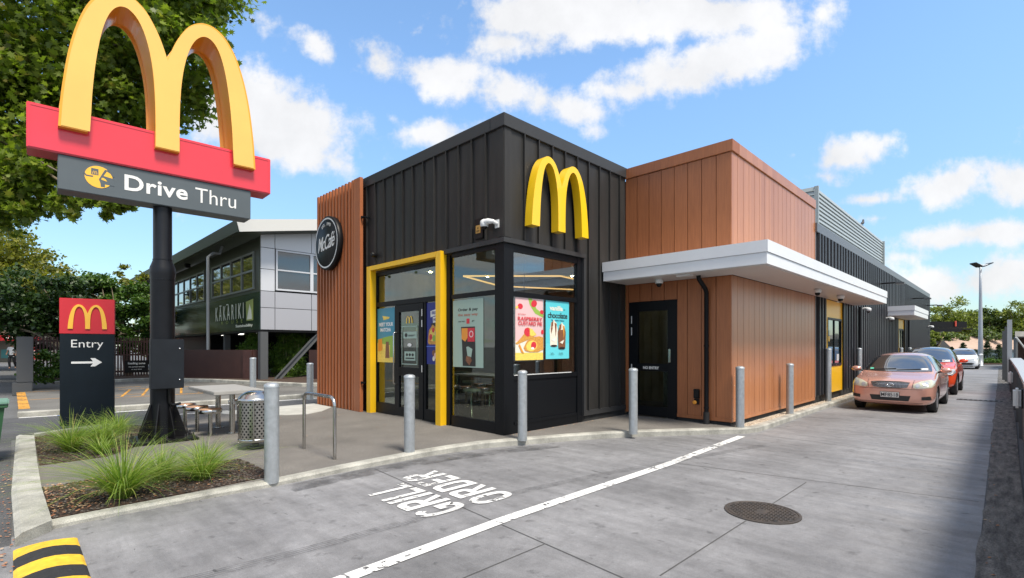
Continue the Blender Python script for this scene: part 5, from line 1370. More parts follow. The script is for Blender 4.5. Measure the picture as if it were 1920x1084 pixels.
# ================================================================== vegetation
def blob_leaves(name, parent, blobs, n, size, mt, seed=1, shape='maple', clump=0.16, sub=46, shell=0.35, droop=0.3):
    r = np.random.default_rng(seed)
    cen = []; w_ = []
    for (c, rad) in blobs:
        rad = np.array(rad if hasattr(rad, '__len__') else (rad, rad, rad), float)
        k = max(8, int(sub * (rad.mean() ** 2) / 4))
        d = r.normal(size=(k, 3)); d /= np.linalg.norm(d, axis=1)[:, None]
        rr = 1 - shell * np.abs(r.normal(size=(k, 1))) * 0.9
        cen.append(np.array(c) + d * rad * rr); w_ += [rad.mean()] * k
    cen = np.vstack(cen); w_ = np.array(w_)
    idx = r.integers(0, len(cen), n)
    p = cen[idx] + r.normal(size=(n, 3)) * (w_[idx] * clump)[:, None] * np.array([1, 1, 0.7])
    if shape == 'maple':
        base = np.array([(0, -.42), (.30, -.44), (.26, -.18), (.56, -.06), (.24, .06), (.38, .38), (.12, .2), (0, .6), (-.12, .2), (-.38, .38), (-.24, .06), (-.56, -.06), (-.26, -.18), (-.30, -.44)])
    elif shape == 'lance':
        base = np.array([(0, -.5), (.10, -.1), (0, .5), (-.10, -.1)])
    else:
        base = np.array([(0, -.5), (.26, -.12), (.20, .25), (0, .5), (-.20, .25), (-.26, -.12)])
    k = len(base)
    s = size * r.uniform(0.55, 1.25, n)
    # leaf normals mostly upward with scatter
    nn_ = r.normal(size=(n, 3)) * 0.75 + np.array([0, -0.15, 0.75]); nn_ /= np.linalg.norm(nn_, axis=1)[:, None]
    t = r.normal(size=(n, 3)); t[:, 2] -= droop; t -= nn_ * (t * nn_).sum(1)[:, None]; t /= np.linalg.norm(t, axis=1)[:, None]
    b = np.cross(nn_, t)
    q = p[:, None, :] + (base[None, :, 0, None] * b[:, None, :] - base[None, :, 1, None] * -t[:, None, :]) * s[:, None, None]
    q = q + nn_[:, None, :] * (np.abs(base[None, :, 0, None]) * 0.35 * s[:, None, None])
    v = q.reshape(-1, 3)
    org = np.array(ORG.get(parent, (0, 0, 0)))
    v = v - org
    me = bpy.data.meshes.new(name)
    me.vertices.add(len(v)); me.vertices.foreach_set('co', v.ravel())
    me.loops.add(n * k); me.loops.foreach_set('vertex_index', np.arange(n * k, dtype=np.int32))
    me.polygons.add(n); me.polygons.foreach_set('loop_start', np.arange(0, n * k, k, dtype=np.int32)); me.polygons.foreach_set('loop_total', np.full(n, k, dtype=np.int32))
    me.materials.append(mt); me.update(calc_edges=True)
    o = bpy.data.objects.new(name, me); COL.objects.link(o)
    if parent is not None: o.parent = parent; ORG[o] = Vector(org)
    return o
def P(x, y, Y):
    return ((x - 960) / 939 * Y, Y, 1.6 + (650 - y) / 939 * Y)
def pxb(l):
    """crown lobes given as photo x, y, radius and true distance"""
    return [(P(x, y, Y), (r / 939 * Y, max(r / 939 * Y, .5) * 1.0, r / 939 * Y)) for x, y, r, Y in l]
def limbs(parent, base, crown, r0, n, seed, m='bark', fk=.35):
    rr = random.Random(seed); mb = MB(); b = Vector(base)
    fork = b + (Vector(crown[0][0]) - b) * fk; fork = Vector((b.x + (fork.x - b.x) * .4, b.y + (fork.y - b.y) * .4, fork.z))
    mb.tube([b - Vector((0, 0, .1)), b + (fork - b) * .5 + Vector((rr.uniform(-.1, .1), rr.uniform(-.1, .1), 0)), fork], [r0 * 1.25, r0 * .9, r0 * .75], 12)
    for i in range(n):
        c, rad = crown[i % len(crown)]
        e = Vector(c) + Vector([rr.uniform(-.7, .7) * rad[k] for k in range(3)])
        mid = fork + (e - fork) * .5 + Vector((rr.uniform(-.4, .4), rr.uniform(-.4, .4), rr.uniform(0, .5)))
        mb.tube([fork, mid, e], [r0 * .5, r0 * .25, r0 * .06], 7)
        for j in range(2):
            e2 = mid + Vector([rr.uniform(-.9, .9) * rad[k] for k in range(3)]); mb.tube([mid, mid + (e2 - mid) * .5 + Vector((0, 0, .15)), e2], [r0 * .2, r0 * .1, r0 * .03], 5)
    return mb.build('trunk', M[m], parent)
def tree(label, base, blobs, n, size, mt, seed, r0=.2, nl=10, group=None, **k):
    t = thing('broadleaf_tree', label, 'tree', base, group, fr='xy')
    limbs(t, base, blobs, r0, nl, seed, fk=.9 if r0 > .3 else .35)
    blob_leaves('crown', t, blobs, n, size, mt, seed, **k)
    return t
LM = {
    'plane': leaf_mat('plane tree leaf', (0.075, 0.125, 0.015), (0.25, 0.32, 0.045), 0.5, 0.42, (0.26, 0.24, 0.05)),
    'gold': leaf_mat('yellowing leaf', (0.09, 0.12, 0.015), (0.26, 0.25, 0.04), 0.4, 0.45),
    'dark': leaf_mat('dark evergreen leaf', (0.016, 0.042, 0.012), (0.055, 0.105, 0.022), 0.2, 0.4),
    'mid': leaf_mat('mid green leaf', (0.03, 0.08, 0.018), (0.11, 0.20, 0.03), 0.3, 0.4),
    'bamb': leaf_mat('bamboo leaf', (0.045, 0.11, 0.012), (0.15, 0.25, 0.035), 0.35, 0.45),
    'far': leaf_mat('distant leaf', (0.07, 0.11, 0.018), (0.26, 0.30, 0.05), 0.3, 0.5),
    'far2': leaf_mat('distant deep leaf', (0.03, 0.06, 0.014), (0.13, 0.18, 0.035), 0.25, 0.5),
    'conif': leaf_mat('conifer', (0.012, 0.035, 0.012), (0.04, 0.075, 0.02), 0.1, 0.6),
    'grass': leaf_mat('tussock blade', (0.10, 0.19, 0.025), (0.30, 0.40, 0.08), 0.35, 0.4, (0.42, 0.36, 0.14)),
}
bl = pxb([(60, 60, 170, 16.5), (225, 50, 130, 16), (325, 45, 95, 16), (365, 120, 62, 15.5), (90, 230, 150, 16), (20, 330, 88, 15), (115, 345, 58, 14.5), (190, 368, 40, 14.2), (205, 210, 95, 17), (300, 175, 85, 16.5), (345, 165, 45, 16), (-120, 180, 190, 16), (-60, 360, 90, 15), (50, 372, 48, 14.6), (150, 372, 36, 14.3), (212, 385, 26, 14), (150, -140, 190, 16), (330, -90, 120, 16), (225, 378, 22, 14), (235, 290, 60, 16.5)])
tree('large spreading plane tree filling the upper left behind the pylon sign', (-25, 19.0, 0.1), bl, 60000, 0.21, LM['plane'], 3, .32, 14, sub=62, clump=.15)
tree('yellow-green tree at the left edge below the big plane tree', P(-30, 700, 33), pxb([(15, 475, 62, 33), (65, 515, 58, 33), (-60, 470, 90, 34), (110, 550, 45, 32), (20, 560, 60, 33), (170, 570, 40, 34)]), 20000, .26, LM['gold'], 5, .22, 10, sub=36, clump=.14, shape='oval')
tree('dark evergreen tree behind the Entry sign', (-20.5, 23.5, .1), pxb([(60, 575, 66, 24), (115, 560, 48, 24), (20, 600, 58, 24), (140, 595, 50, 24), (-20, 570, 60, 25), (90, 625, 50, 24.5)]), 22000, .20, LM['dark'], 6, .2, 10, sub=40, clump=.15, shape='oval')
tree('mid-green bushy tree between the Entry sign and the pylon pole', (-19.5, 25.5, .2), pxb([(200, 530, 40, 26), (235, 575, 52, 26), (180, 560, 40, 26), (255, 620, 42, 25), (210, 625, 42, 25), (165, 600, 38, 26)]), 24000, .19, LM['mid'], 7, .16, 12, sub=44, clump=.14, shape='oval')
tree('thin yellowish tree peeping above the olive roof eave', (-20.5, 30.5, .2), pxb([(262, 545, 30, 31), (285, 590, 38, 31), (240, 520, 22, 31), (290, 640, 30, 31)]), 5000, .2, LM['gold'], 8, .12, 8, sub=40, clump=.16, shape='oval')
tree('street tree out on the left street before the office', (-34, 29, 0), [((-36, 32, 5.5), (4.5, 4.5, 3)), ((-40, 30, 6), (4, 4, 3))], 9000, .45, LM['gold'], 81, .25, 6, shape='oval', sub=20)
tree('street tree farther along the left street', (-58, 44, 0), [((-58, 44, 6), (7, 7, 4)), ((-64, 50, 6), (6, 6, 4))], 9000, .6, LM['plane'], 82, .28, 6, shape='oval', sub=16)
t = thing('shrub', 'loose green shrub against the brown fence left of the Entry sign', 'shrub', (-15.9, 17.9, .2), fr='xy')
blob_leaves('foliage', t, pxb([(92, 678, 22, 17.8), (75, 700, 20, 17.5), (105, 705, 20, 17.8), (118, 680, 24, 18.2)]), 3000, .12, LM['mid'], 9, shape='oval', sub=200, clump=.2)
mb = MB()
for i in range(5): mb.tube([(-15.9 + i * .1, 17.9, .1), (-15.8 + i * .12, 17.9, .7), (-16 + i * .25, 17.9, 1.2)], [.02, .016, .008], 6)
mb.build('stem', M['bark'], t)
for i, (cx, w_) in enumerate([(478, 'left of the grey column'), (545, 'right of the grey column, below the diagonal brace')]):
    Y = 22.9; t = thing('bamboo_clump', 'bright green leafy bamboo ' + w_, 'bamboo', P(cx, 722, Y)[:2] + (.15,), 'bamboo under the raised office', fr='xy')
    x0 = P(cx, 700, Y)[0]
    rad = .55 if i else .42
    blob_leaves('foliage', t, [((x0, Y, .6), (rad * 1.5, .4, .55)), ((x0 - .15, Y, 1.2), (rad * 1.5, .4, .55)), ((x0 + .1, Y, 1.8), (rad * 1.4, .35, .42))], 8000, .17, LM['bamb'], 20 + i, shape='lance', sub=500, clump=.22)
    mb = MB()
    for j in range(12):
        q = x0 + random.uniform(-.4, .4); mb.tube([(q, Y + random.uniform(-.2, .2), .1), (q + random.uniform(-.05, .05), Y, 2.0)], .012, 5)
    mb.build('cane', mat('bamboo cane', (0.25, 0.28, 0.10), .5), t)
# far trees to the right
fs = [('broad yellow-green tree right of the far end of the restaurant', [(1790, 592, 34, 62), (1762, 600, 30, 62), (1815, 605, 26, 62), (1775, 625, 30, 62)], 'far'),
      ('darker green tree left of the lamp post top of the lane', [(1835, 600, 24, 66), (1825, 620, 24, 66), (1850, 625, 26, 66)], 'far2'),
      ('rounded green tree right of the grey lamp post', [(1868, 598, 24, 64), (1880, 620, 26, 64), (1855, 612, 22, 64)], 'far2'),
      ('tall green tree at the right edge of the photo', [(1905, 590, 28, 62), (1925, 610, 34, 62), (1895, 625, 26, 62), (1950, 590, 40, 62)], 'far'),
      ('low dark green tree behind the brown roof', [(1845, 640, 26, 58), (1800, 640, 22, 58), (1880, 642, 26, 58), (1760, 640, 24, 58)], 'far2'),
      ('small yellow-green bush beside the grey shed wall', [(1748, 640, 12, 48), (1756, 628, 10, 48)], 'far')]
for i, (lb, l, mt) in enumerate(fs):
    b = pxb(l); c = b[0][0]
    tree(lb, (c[0], c[1], 0.0), b, 7500 if i < 5 else 1500, .30, LM[mt], 40 + i, .22, 6, 'trees beyond the lane', shape='oval', sub=26, clump=.15)
def conifer(label, x, Y, ztop, r, seed):
    X = (x - 960) / 939 * Y
    t = thing('conifer', label, 'conifer', (X, Y, 0), 'pointed conifers by the lane end', fr='xy')
    bl_ = [((X, Y, z), (r * (1 - z / ztop) * 1.2 + .08, r * (1 - z / ztop) * 1.2 + .08, ztop * .12)) for z in [ztop * q for q in (.12, .28, .42, .56, .7, .82, .93)]]
    blob_leaves('foliage', t, bl_, 5000, .15, LM['conif'], seed, shape='lance', sub=220, clump=.28, droop=-1)
    mb = MB(); mb.tube([(X, Y, 0), (X, Y, ztop * .9)], [.06, .01], 6); mb.build('trunk', M['bark'], t)
conifer('pointed dark conifer just right of the lamp post', 1851, 47, 2.1, .62, 61)
conifer('pointed dark conifer beside the right-hand steel posts', 1873, 47, 1.75, .62, 62)
conifer('small conifer tip behind the white car, middle one', 1806, 50, 1.95, .5, 63)
conifer('small conifer tip behind the white car, left one', 1784, 50, 1.5, .45, 64)
conifer('small conifer tip behind the white car, beside the lamp post', 1828, 50, 1.35, .4, 65)
t = thing('hedge', 'low green ground hedge under the conifers at the lane end', 'hedge', (42.5, 45.5, 0), fr='xy')
blob_leaves('foliage', t, [((41.5 + i * 1.1, 45.6, .22), (.7, .4, .28)) for i in range(6)], 5000, .12, LM['mid'], 70, shape='oval', sub=300, clump=.2)
bedr = MB(); bedr.prism([(39.5, 44.6), (50, 44.4), (52, 60), (38, 60)], 0, .1); tag(bedr.build('garden_bed', M['mulch']), kind='structure')

# tussock grasses
def tussock(label, u, v, z0, h, n, spread, seed):
    rr = np.random.default_rng(seed)
    t = thing('tussock_grass', label, 'plant', (u, v, z0), 'tussock grasses in the planting beds', fr='luv')
    mb = MB()
    for i in range(int(n * .72)):
        a = rr.uniform(0, 2 * math.pi); le = h * rr.uniform(.42, 1.3); out = spread * abs(rr.normal(.85, .45)); w_ = rr.uniform(.0026, .0050)
        c, s = math.cos(a), math.sin(a); r0 = rr.uniform(0, .07)
        b = np.array([c * r0, s * r0, 0]); pts = []
        k_ = 6
        for j in range(k_ + 1):
            q = j / k_
            rad_ = out * q ** 1.6 * le * 1.35; hh = le * (q - .42 * min(out, 1.4) * q ** 2.6)
            pts.append(b + np.array([c * rad_ + rr.normal(0, .004), s * rad_ + rr.normal(0, .004), hh]))
        tw = a + math.pi / 2 + rr.uniform(-.8, .8); d = np.array([math.cos(tw), math.sin(tw), 0])
        vs = []; fs_ = []
        for j, p in enumerate(pts):
            ww = w_ * (1 - (j / k_) ** 2 * .9)
            vs += [p - d * ww, p + d * ww]
        for j in range(k_): fs_.append((2 * j, 2 * j + 1, 2 * j + 3, 2 * j + 2))
        mb.add(vs, fs_)
    mb.build('blades', LM['grass'], t)
tz = .06
tussock('biggest tussock, in the middle of the front bed facing the lane', .80, 6.38, tz, .62, 900, .95, 1)
tussock('right-hand tussock of the front bed, nearest the bin', 1.55, 6.62, tz, .46, 620, .95, 2)
tussock('small tussock between the two large ones of the front bed', 1.22, 6.95, tz, .42, 460, .95, 3)
tussock('tussock at the back of the front bed below the pylon footing', 1.72, 7.15, tz, .40, 430, .9, 8)
tussock('leftmost tussock, at the foot of the Entry sign', .62, 9.75, tz, .56, 620, .95, 4)
tussock('tussock at the right foot of the Entry sign', 1.02, 10.0, tz, .50, 600, .95, 5)
tussock('fine tussock between the Entry sign and the pylon gussets', 1.35, 11.2, tz, .46, 420, .9, 6)
tussock('small tussock left of the pylon base plate', .92, 9.25, tz, .34, 300, .9, 7)

# ================================================================== raised office building behind
K = thing('office_building', 'raised office with silver panel front, glossy green side and olive roof on grey columns', 'office', (7.35, 22.2, 0))
mb = MB()
def cell(face, a0, a1, z0, z1, m):
    if face == 'v': m.box((a0 + .012, 22.18, z0 + .012), (a1 - .012, 22.24, z1 - .012))
    else: m.box((7.33, a0 + .012, z0 + .012), (7.39, a1 - .012, z1 - .012))
us = [7.352, 7.93, 9.5, 11.1, 12.7, 14.3, 15.9, 17.5]
for i in range(len(us) - 1):
    for z0, z1 in [(3.94, 4.86), (4.86, 5.76), (5.76, 6.9)]:
        if i > 0 and z1 < 5.8 : continue
        cell('v', us[i], us[i + 1], z0, z1, mb)
mb.build('panel_front', M['silver'], K)
mb = MB()
for i in range(len(us) - 1):
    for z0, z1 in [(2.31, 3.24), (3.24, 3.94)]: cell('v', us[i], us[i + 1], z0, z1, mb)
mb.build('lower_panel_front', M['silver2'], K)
mb = MB(); mb.box((7.40, 22.25, 2.30), (17.5, 34, 6.1)); mb.build('core_wall', M['black'], K)
def win(u0, u1, z0, z1, label=None):
    f = MB(); f.box((u0, 22.14, z0), (u1, 22.24, z0 + .07)); f.box((u0, 22.14, z1 - .07), (u1, 22.24, z1)); f.box((u0, 22.14, z0 + .07), (u0 + .07, 22.24, z1 - .07)); f.box((u1 - .07, 22.14, z0 + .07), (u1, 22.24, z1 - .07)); f.box((u0 + .07, 22.15, (z0 + z1) / 2 - .03), (u1 - .07, 22.24, (z0 + z1) / 2 + .03))
    w_ = f.build('window', M['silver'], K); g_ = MB(); g_.box((u0 + .06, 22.20, z0 + .06), (u1 - .06, 22.215, z1 - .06)); g_.build('pane', mat('office blue glass', (0.03, .08, .16), .04, spec=1, coat=1) if False else M['glassr'], w_)
for i in range(1, 6): win(us[i] + .03 if i == 1 else us[i], us[i + 1], 4.0, 5.74)
# green side
mb = MB(); v = 22.245
while v < 48:
    mb.box((7.33, v + .01, 2.31), (7.39, min(v + 1.95, 48) - .01, 3.9)); v += 1.95
mb.build('panel_side', M['greenpan'], K)
mb = MB(); mb.box((7.34, 22.245, 3.91), (7.39, 48, 4.05)); mb.box((7.34, 22.245, 5.66), (7.39, 48, 6.2)); mb.box((7.34, 22.245, 4.052), (7.39, 22.9, 5.658)); mb.box((7.34, 29.1, 4.052), (7.39, 30.6, 5.658)); mb.box((7.34, 38.1, 4.052), (7.39, 39.6, 5.658)); mb.box((7.40, 22.3, 2.3), (7.6, 48, 6.1)); mb.build('wall_side', M['olive'], K)
for (a, b, n) in [(22.9, 29.1, 4), (30.6, 38.1, 5), (39.6, 47.9, 5)]:
    f = MB(); w_ = (b - a) / n
    for i in range(n + 1): f.box((7.28, a + i * w_ - .05, 4.05), (7.36, a + i * w_ + .05, 5.66))
    for z in (4.05, 4.82, 5.58):
        for i in range(n): f.box((7.29, a + i * w_ + .051, z), (7.355, a + (i + 1) * w_ - .051, z + .08))
    fo = f.build('window_bank', mat('office frame', (.20, .22, .20), .4), K); g_ = MB(); g_.box((7.325, a, 4.06), (7.335, b, 5.65)); g_.build('pane', M['glassr'], fo)
# roof with sloped eaves
mb = MB()
def rz(u): return 6.54 + (u - 6.2) * .18
vsb = [(6.2, 21.35), (18, 21.35), (18, 36), (6.2, 50)]
mb.add([(u, v, rz(u) - .48 + (.12 if k == 0 and False else 0)) for k, (u, v) in enumerate(vsb)] + [(u, v, rz(u)) for u, v in vsb], [(0, 3, 2, 1), (4, 5, 6, 7), (1, 2, 6, 5), (2, 3, 7, 6)])
rf = mb.build('roof', M['olive'], K)
mb = MB(); mb.add([(6.30, 21.33, rz(6.3) - .47), (18, 21.33, rz(18) - .47), (18, 21.33, rz(18) + .01), (6.18, 21.33, rz(6.2) + .01), (6.30, 21.36, rz(6.3) - .47), (18, 21.36, rz(18) - .47), (18, 21.36, rz(18) + .01), (6.18, 21.36, rz(6.2) + .01)], [(0, 1, 2, 3), (7, 6, 5, 4), (0, 3, 7, 4), (0, 4, 5, 1), (3, 2, 6, 7)]); mb.build('fascia_front', mat('white eave fascia', (.62, .62, .60), .4), rf)
mb = MB(); mb.add([(6.18, 21.365, rz(6.2) - .0), (6.18, 50, rz(6.2)), (6.30, 50, rz(6.2) - .5), (6.30, 21.365, rz(6.2) - .5)], [(0, 1, 2, 3)]); mb.build('fascia_side', M['olive'], rf)
# undercroft
mb = MB(); mb.box((7.35, 22.2, 2.22), (17.5, 47.9, 2.295)); mb.build('underside', M['black'], K)
mb = MB(); mb.box((8.2, 33, .2), (17.5, 33.2, 2.22)); mb.box((10.8, 24.6, .2), (17.5, 24.8, 2.22)); mb.box((7.45, 47.5, .2), (8.2, 47.7, 2.22)); mb.box((8.2, 33.21, .2), (8.4, 47.7, 2.22)); mb.build('undercroft_wall', M['black'], K)
for (u, v) in [(7.9, 26.4), (8.2, 27.6), (8.2, 30.5), (8.2, 25.0)]:
    mb = MB(); mb.lathe((u, v, 2.205), [(.10, 0), (.10, .014)], 12); mb.build('undercroft_lamp', M['under'], K)
mb = MB(); mb.box((7.30, 22.03, .1), (7.60, 22.33, 2.22)); mb.build('column', M['greypost'], K)
mb = MB(); mb.box((7.6, 28.0, .1), (7.85, 28.3, 2.22)); mb.build('column', M['greypost'], K)
mb = MB(); a = Vector((7.92, 22.05, .15)); b = Vector((9.98, 22.35, 2.25)); d = (b - a).normalized(); sdv = d.cross(Vector((0, 1, 0))).normalized()
for o_, w_ in ((.09, .02), (-.09, .02), (0, .012)):
    pass
for off in (-.085, .085):
    q = sdv * off; e = sdv * .014; y_ = Vector((0, .09, 0))
    vs = [a + q - e - y_, a + q + e - y_, a + q + e + y_, a + q - e + y_, b + q - e - y_, b + q + e - y_, b + q + e + y_, b + q - e + y_]
    mb.add(vs, [(0, 1, 5, 4), (1, 2, 6, 5), (2, 3, 7, 6), (3, 0, 4, 7), (0, 3, 2, 1), (4, 5, 6, 7)])
e = sdv * .08; y_ = Vector((0, .01, 0)); vs = [a - e - y_, a + e - y_, a + e + y_, a - e + y_, b - e - y_, b + e - y_, b + e + y_, b - e + y_]
mb.add(vs, [(0, 1, 5, 4), (1, 2, 6, 5), (2, 3, 7, 6), (3, 0, 4, 7)])
mb.build('brace', M['greypost'], K)
mb = MB(); mb.tube([(6.14, 25.1, .1), (6.14, 25.1, 5.55), (6.35, 25.1, 5.75), (6.6, 25.1, 5.75), (6.7, 25.1, 6.1)], .065, 10); mb.build('downpipe', mat('grey downpipe', (.24, .26, .28), .4), K)
for v in (31.5, 36): mb = MB(); mb.box((6.6, v - .12, 5.86), (6.85, v + .12, 6.07)); mb.build('eave_light', M['black'], K)
t = thing('office_sign', 'pale lettering KAKARIKI HOUSE with a green leaf emblem on the glossy green wall', 'sign', (7.32, 26.3, 2.8))
cream = mat('pale sign paint', (.80, .82, .68), .5); lime = mat('lime sign paint', (.30, .36, .08), .5)
mb = MB(); mb.text('KAKARIKI', (7.325, 26.4, 3.22), (0, -1, 0), (0, 0, 1), 4.3, .70, .006, bold=.0, space=1.7)
for v in (27.72, 26.62): mb.box((7.318, v - .14, 3.58), (7.324, v + .14, 3.63))
mb.build('lettering', cream, t)
mb = MB(); mb.text('HOUSE', (7.325, 26.0, 2.76), (0, -1, 0), (0, 0, 1), 3.2, .16, .005, bold=.0, space=2.6); mb.build('small_lettering', lime, t)
mb = MB(); mb.text('Sustainability', (7.325, 24.2, 2.52), (0, -1, 0), (0, 0, 1), 2.3, .16, .005, bold=.03); mb.build('small_lettering', cream, t)
mb = MB(); mb.ext([(-.5, .42), (.45, .5), (.45, -.42), (-.4, -.42)], (7.326, 23.45, 3.15), (0, -1, 0), (0, 0, 1), .004); mb.build('emblem', lime, t)
mb = MB(); mb.ext([(-.34, -.36), (.02, .3), (.22, .02), (.30, -.36)], (7.320, 23.45, 3.15), (0, -1, 0), (0, 0, 1), .004); mb.build('emblem_leaf', cream, t)

# brown fences
def slat_fence(name, label, p0, p1, z0, z1, pitch=.11, w=.06, cat='fence'):
    a = Vector((*p0, 0)); b = Vector((*p1, 0)); l = (b - a).length; an = math.atan2(b.y - a.y, b.x - a.x)
    t = thing(name, label, cat, (p0[0], p0[1], z0), fr='loc', rot=an); mb = MB(); x = 0
    while x < l: mb.box((x, -.015, .05), (x + w, .015, z1 - z0 + random.uniform(-.008, .008))); x += pitch
    mb.build('slats', M['brown'], t); mb = MB()
    for z in (.25, (z1 - z0) * .55, z1 - z0 - .22): mb.box((0, .016, z), (l, .06, z + .08))
    mb.build('rail', M['brown'], t); return t
def wxy(u, v): q = W(u, v); return (q.x, q.y)
slat_fence('slat_fence', 'dark brown slat fence behind the Entry sign with a notice on it', wxy(.4, 29.4), wxy(6.1, 29.4), .15, 2.02)
slat_fence('slat_fence', 'dark brown slat fence running away along the left street', wxy(.30, 23.6), wxy(.30, 60), .1, 1.95)
t = thing('gate_pillar', 'dark grey square fence pillar at the left beside the street', 'pillar', (.35, 23.3, 0))
mb = MB(); mb.box((.12, 23.1, .42), (.52, 23.5, 1.93), bev=.01); mb.build('shaft', M['greypost'], t); mb = MB(); mb.box((.02, 23.0, 0), (.50, 23.42, .41), bev=.01); mb.build('plinth', M['greypost'], t)
t = thing('notice_board', 'small black loading zone notice on the brown slat fence', 'sign', (4.2, 29.3, .4))
mb = MB(); mb.box((3.75, 29.33, .38), (4.65, 29.36, .95)); mb.build('board', M['black'], t)
mb = MB(); mb.text('loading zone', (4.2, 29.328, .80), (1, 0, 0), (0, 0, 1), .66, .13, .003, bold=.03); mb.text('No parked vehicles', (4.2, 29.328, .64), (1, 0, 0), (0, 0, 1), .6, .07, .003, bold=.02); mb.text('at any time', (4.2, 29.328, .52), (1, 0, 0), (0, 0, 1), .4, .06, .003, bold=.01); mb.build('lettering', M['white'], t)
def bwall(label, p0, p1, z1, thick=.12):
    a = Vector((*p0, 0)); b = Vector((*p1, 0)); l = (b - a).length; an = math.atan2(b.y - a.y, b.x - a.x)
    t = thing('sheet_wall', label, 'fence', (p0[0], p0[1], .1), fr='loc', rot=an)
    mb = MB(); mb.box((0, -thick / 2, 0), (l, thick / 2, z1 - .1)); mb.build('sheet', M['brown2'], t); mb = MB(); mb.box((l, -.2, 0), (l + .45, .2, z1 - .1))
    mb.box((l + .46, -.15, 0), (l + .52, .15, z1 - .1)); mb.build('end_return', M['brown'], t)
bwall('smooth dark brown wall below the raised office, left of the bamboo', (-14.6, 22.3), (-11.35, 21.4), 1.46)
bwall('smooth dark brown wall below the raised office, right of the brace', (-8.6, 21.3), (-7.1, 21.0), 1.46)
t = thing('meter_box', 'small grey meter box on the brown wall above the street bollard', 'meter box', (-7.9, 20.9, .9), fr='xy'); mb = MB(); mb.box((-8.0, 20.85, 1.0), (-7.86, 20.98, 1.32), bev=.01); mb.build('box', M['offwhite'], t)

# left street background
S = thing('pharmacy_shop', 'distant shop with a red awning and teal panels at the far left edge', 'shop', (-54, 50, 0), fr='xy')
mb = MB(); mb.box((-75, 52, 0), (-50.6, 60, 3.9)); mb.build('wall', mat('shop wall', (.22, .20, .17), .7), S)
mb = MB(); mb.box((-66, 50.6, 2.2), (-48.6, 52, 2.75)); aw = mb.build('awning', mat('red awning', (.45, .02, .03), .5), S)
mb = MB(); mb.text('PHARMACY', (-50.1, 50.59, 2.5), (1, 0, 0), (0, 0, 1), 2.0, .3, .01, bold=.02); mb.build('lettering', M['white'], aw)
mb = MB(); mb.box((-53, 51.95, .4), (-51.0, 51.99, 1.3)); mb.build('teal_panel', mat('teal panel', (.10, .34, .36), .5), S)
mb = MB(); mb.box((-50.0, 50.8, .3), (-47.8, 51.2, 1.6)); mb.build('red_display', mat('red display', (.60, .06, .06), .5), S)
mb = MB(); mb.box((-49.6, 50.78, .8), (-48.4, 50.8, 1.2)); mb.build('display_print', M['white'], S)

# person by the far-left fence
def skinned(name, joints, edges, mt, parent, sub=2):
    me = bpy.data.meshes.new(name); me.from_pydata([j[0] for j in joints], edges, [])
    o = bpy.data.objects.new(name, me); COL.objects.link(o)
    o.modifiers.new('skin', 'SKIN'); sd = me.skin_vertices[0].data if me.skin_vertices else None
    if sd is None:
        bm = bmesh.new(); bm.from_mesh(me); ly = bm.verts.layers.skin.verify(); bm.verts.ensure_lookup_table()
        for i, j in enumerate(joints): bm.verts[i][ly].radius = (j[1], j[1] if len(j) < 3 else j[2]); bm.verts[i][ly].use_root = (i == 0)
        bm.to_mesh(me); bm.free()
    else:
        for i, j in enumerate(joints): sd[i].radius = (j[1], j[1] if len(j) < 3 else j[2])
        sd[0].use_root = True
    m_ = o.modifiers.new('sub', 'SUBSURF'); m_.levels = sub; m_.render_levels = sub
    dg = bpy.context.evaluated_depsgraph_get(); nm = bpy.data.meshes.new_from_object(o.evaluated_get(dg))
    bpy.data.objects.remove(o); nm.name = name; nm.materials.clear(); nm.materials.append(mt)
    nm.polygons.foreach_set('use_smooth', [True] * len(nm.polygons))
    q = bpy.data.objects.new(name, nm); COL.objects.link(q); q.parent = parent; return q
pp = thing('person', 'person in a white shirt and black trousers walking by the far-left fence', 'person', (-32.95, 33.0, 0.12), fr='loc', rot=R(200))
skin = mat('skin', (.32, .18, .12), .6); wh = mat('white shirt', (.62, .64, .68), .8); bk = mat('black trousers', (.012, .012, .016), .8)
J = [((0, 0, .95), .13, .10), ((0, 0, 1.15), .12, .09), ((0, 0, 1.38), .15, .10), ((0, .01, 1.48), .055), ((0, .03, 1.55), .055), ((0, .035, 1.64), .088, .10), ((0, .03, 1.70), .07),
     ((.17, 0, 1.40), .055), ((.22, .03, 1.14), .042), ((.20, .18, .98), .034), ((.20, .24, .94), .03),
     ((-.17, 0, 1.40), .055), ((-.23, -.03, 1.14), .042), ((-.22, .06, .92), .034), ((-.22, .08, .86), .03),
     ((.09, 0, .88), .085), ((.10, .10, .50), .06), ((.10, .02, .12), .042), ((.10, .12, .04), .035),
     ((-.09, 0, .88), .085), ((-.10, -.04, .50), .06), ((-.10, -.22, .14), .042), ((-.10, -.12, .04), .035)]
E_ = [(0, 1), (1, 2), (2, 3), (3, 4), (4, 5), (5, 6), (2, 7), (7, 8), (8, 9), (9, 10), (2, 11), (11, 12), (12, 13), (13, 14), (0, 15), (15, 16), (16, 17), (17, 18), (0, 19), (19, 20), (20, 21), (21, 22)]
skinned('body', J, E_, skin, pp)
def cloth(js, es, mt, nm, gr):
    skinned(nm, [((j[0]), j[1] + gr, (j[2] if len(j) > 2 else j[1]) + gr) for j in js], es, mt, pp)
cloth([J[0], J[1], J[2], ((0, 0, 1.44), .07), J[7], ((.205, .02, 1.24), .045), J[11], ((-.205, -.02, 1.24), .045), ((0, 0, .90), .13, .10)], [(0, 1), (1, 2), (2, 3), (2, 4), (4, 5), (2, 6), (6, 7), (0, 8)], wh, 'shirt', .018)
cloth([((0, 0, .93), .13, .10), J[15], J[16], J[17], J[19], J[20], J[21]], [(0, 1), (1, 2), (2, 3), (0, 4), (4, 5), (5, 6)], bk, 'trousers', .018)
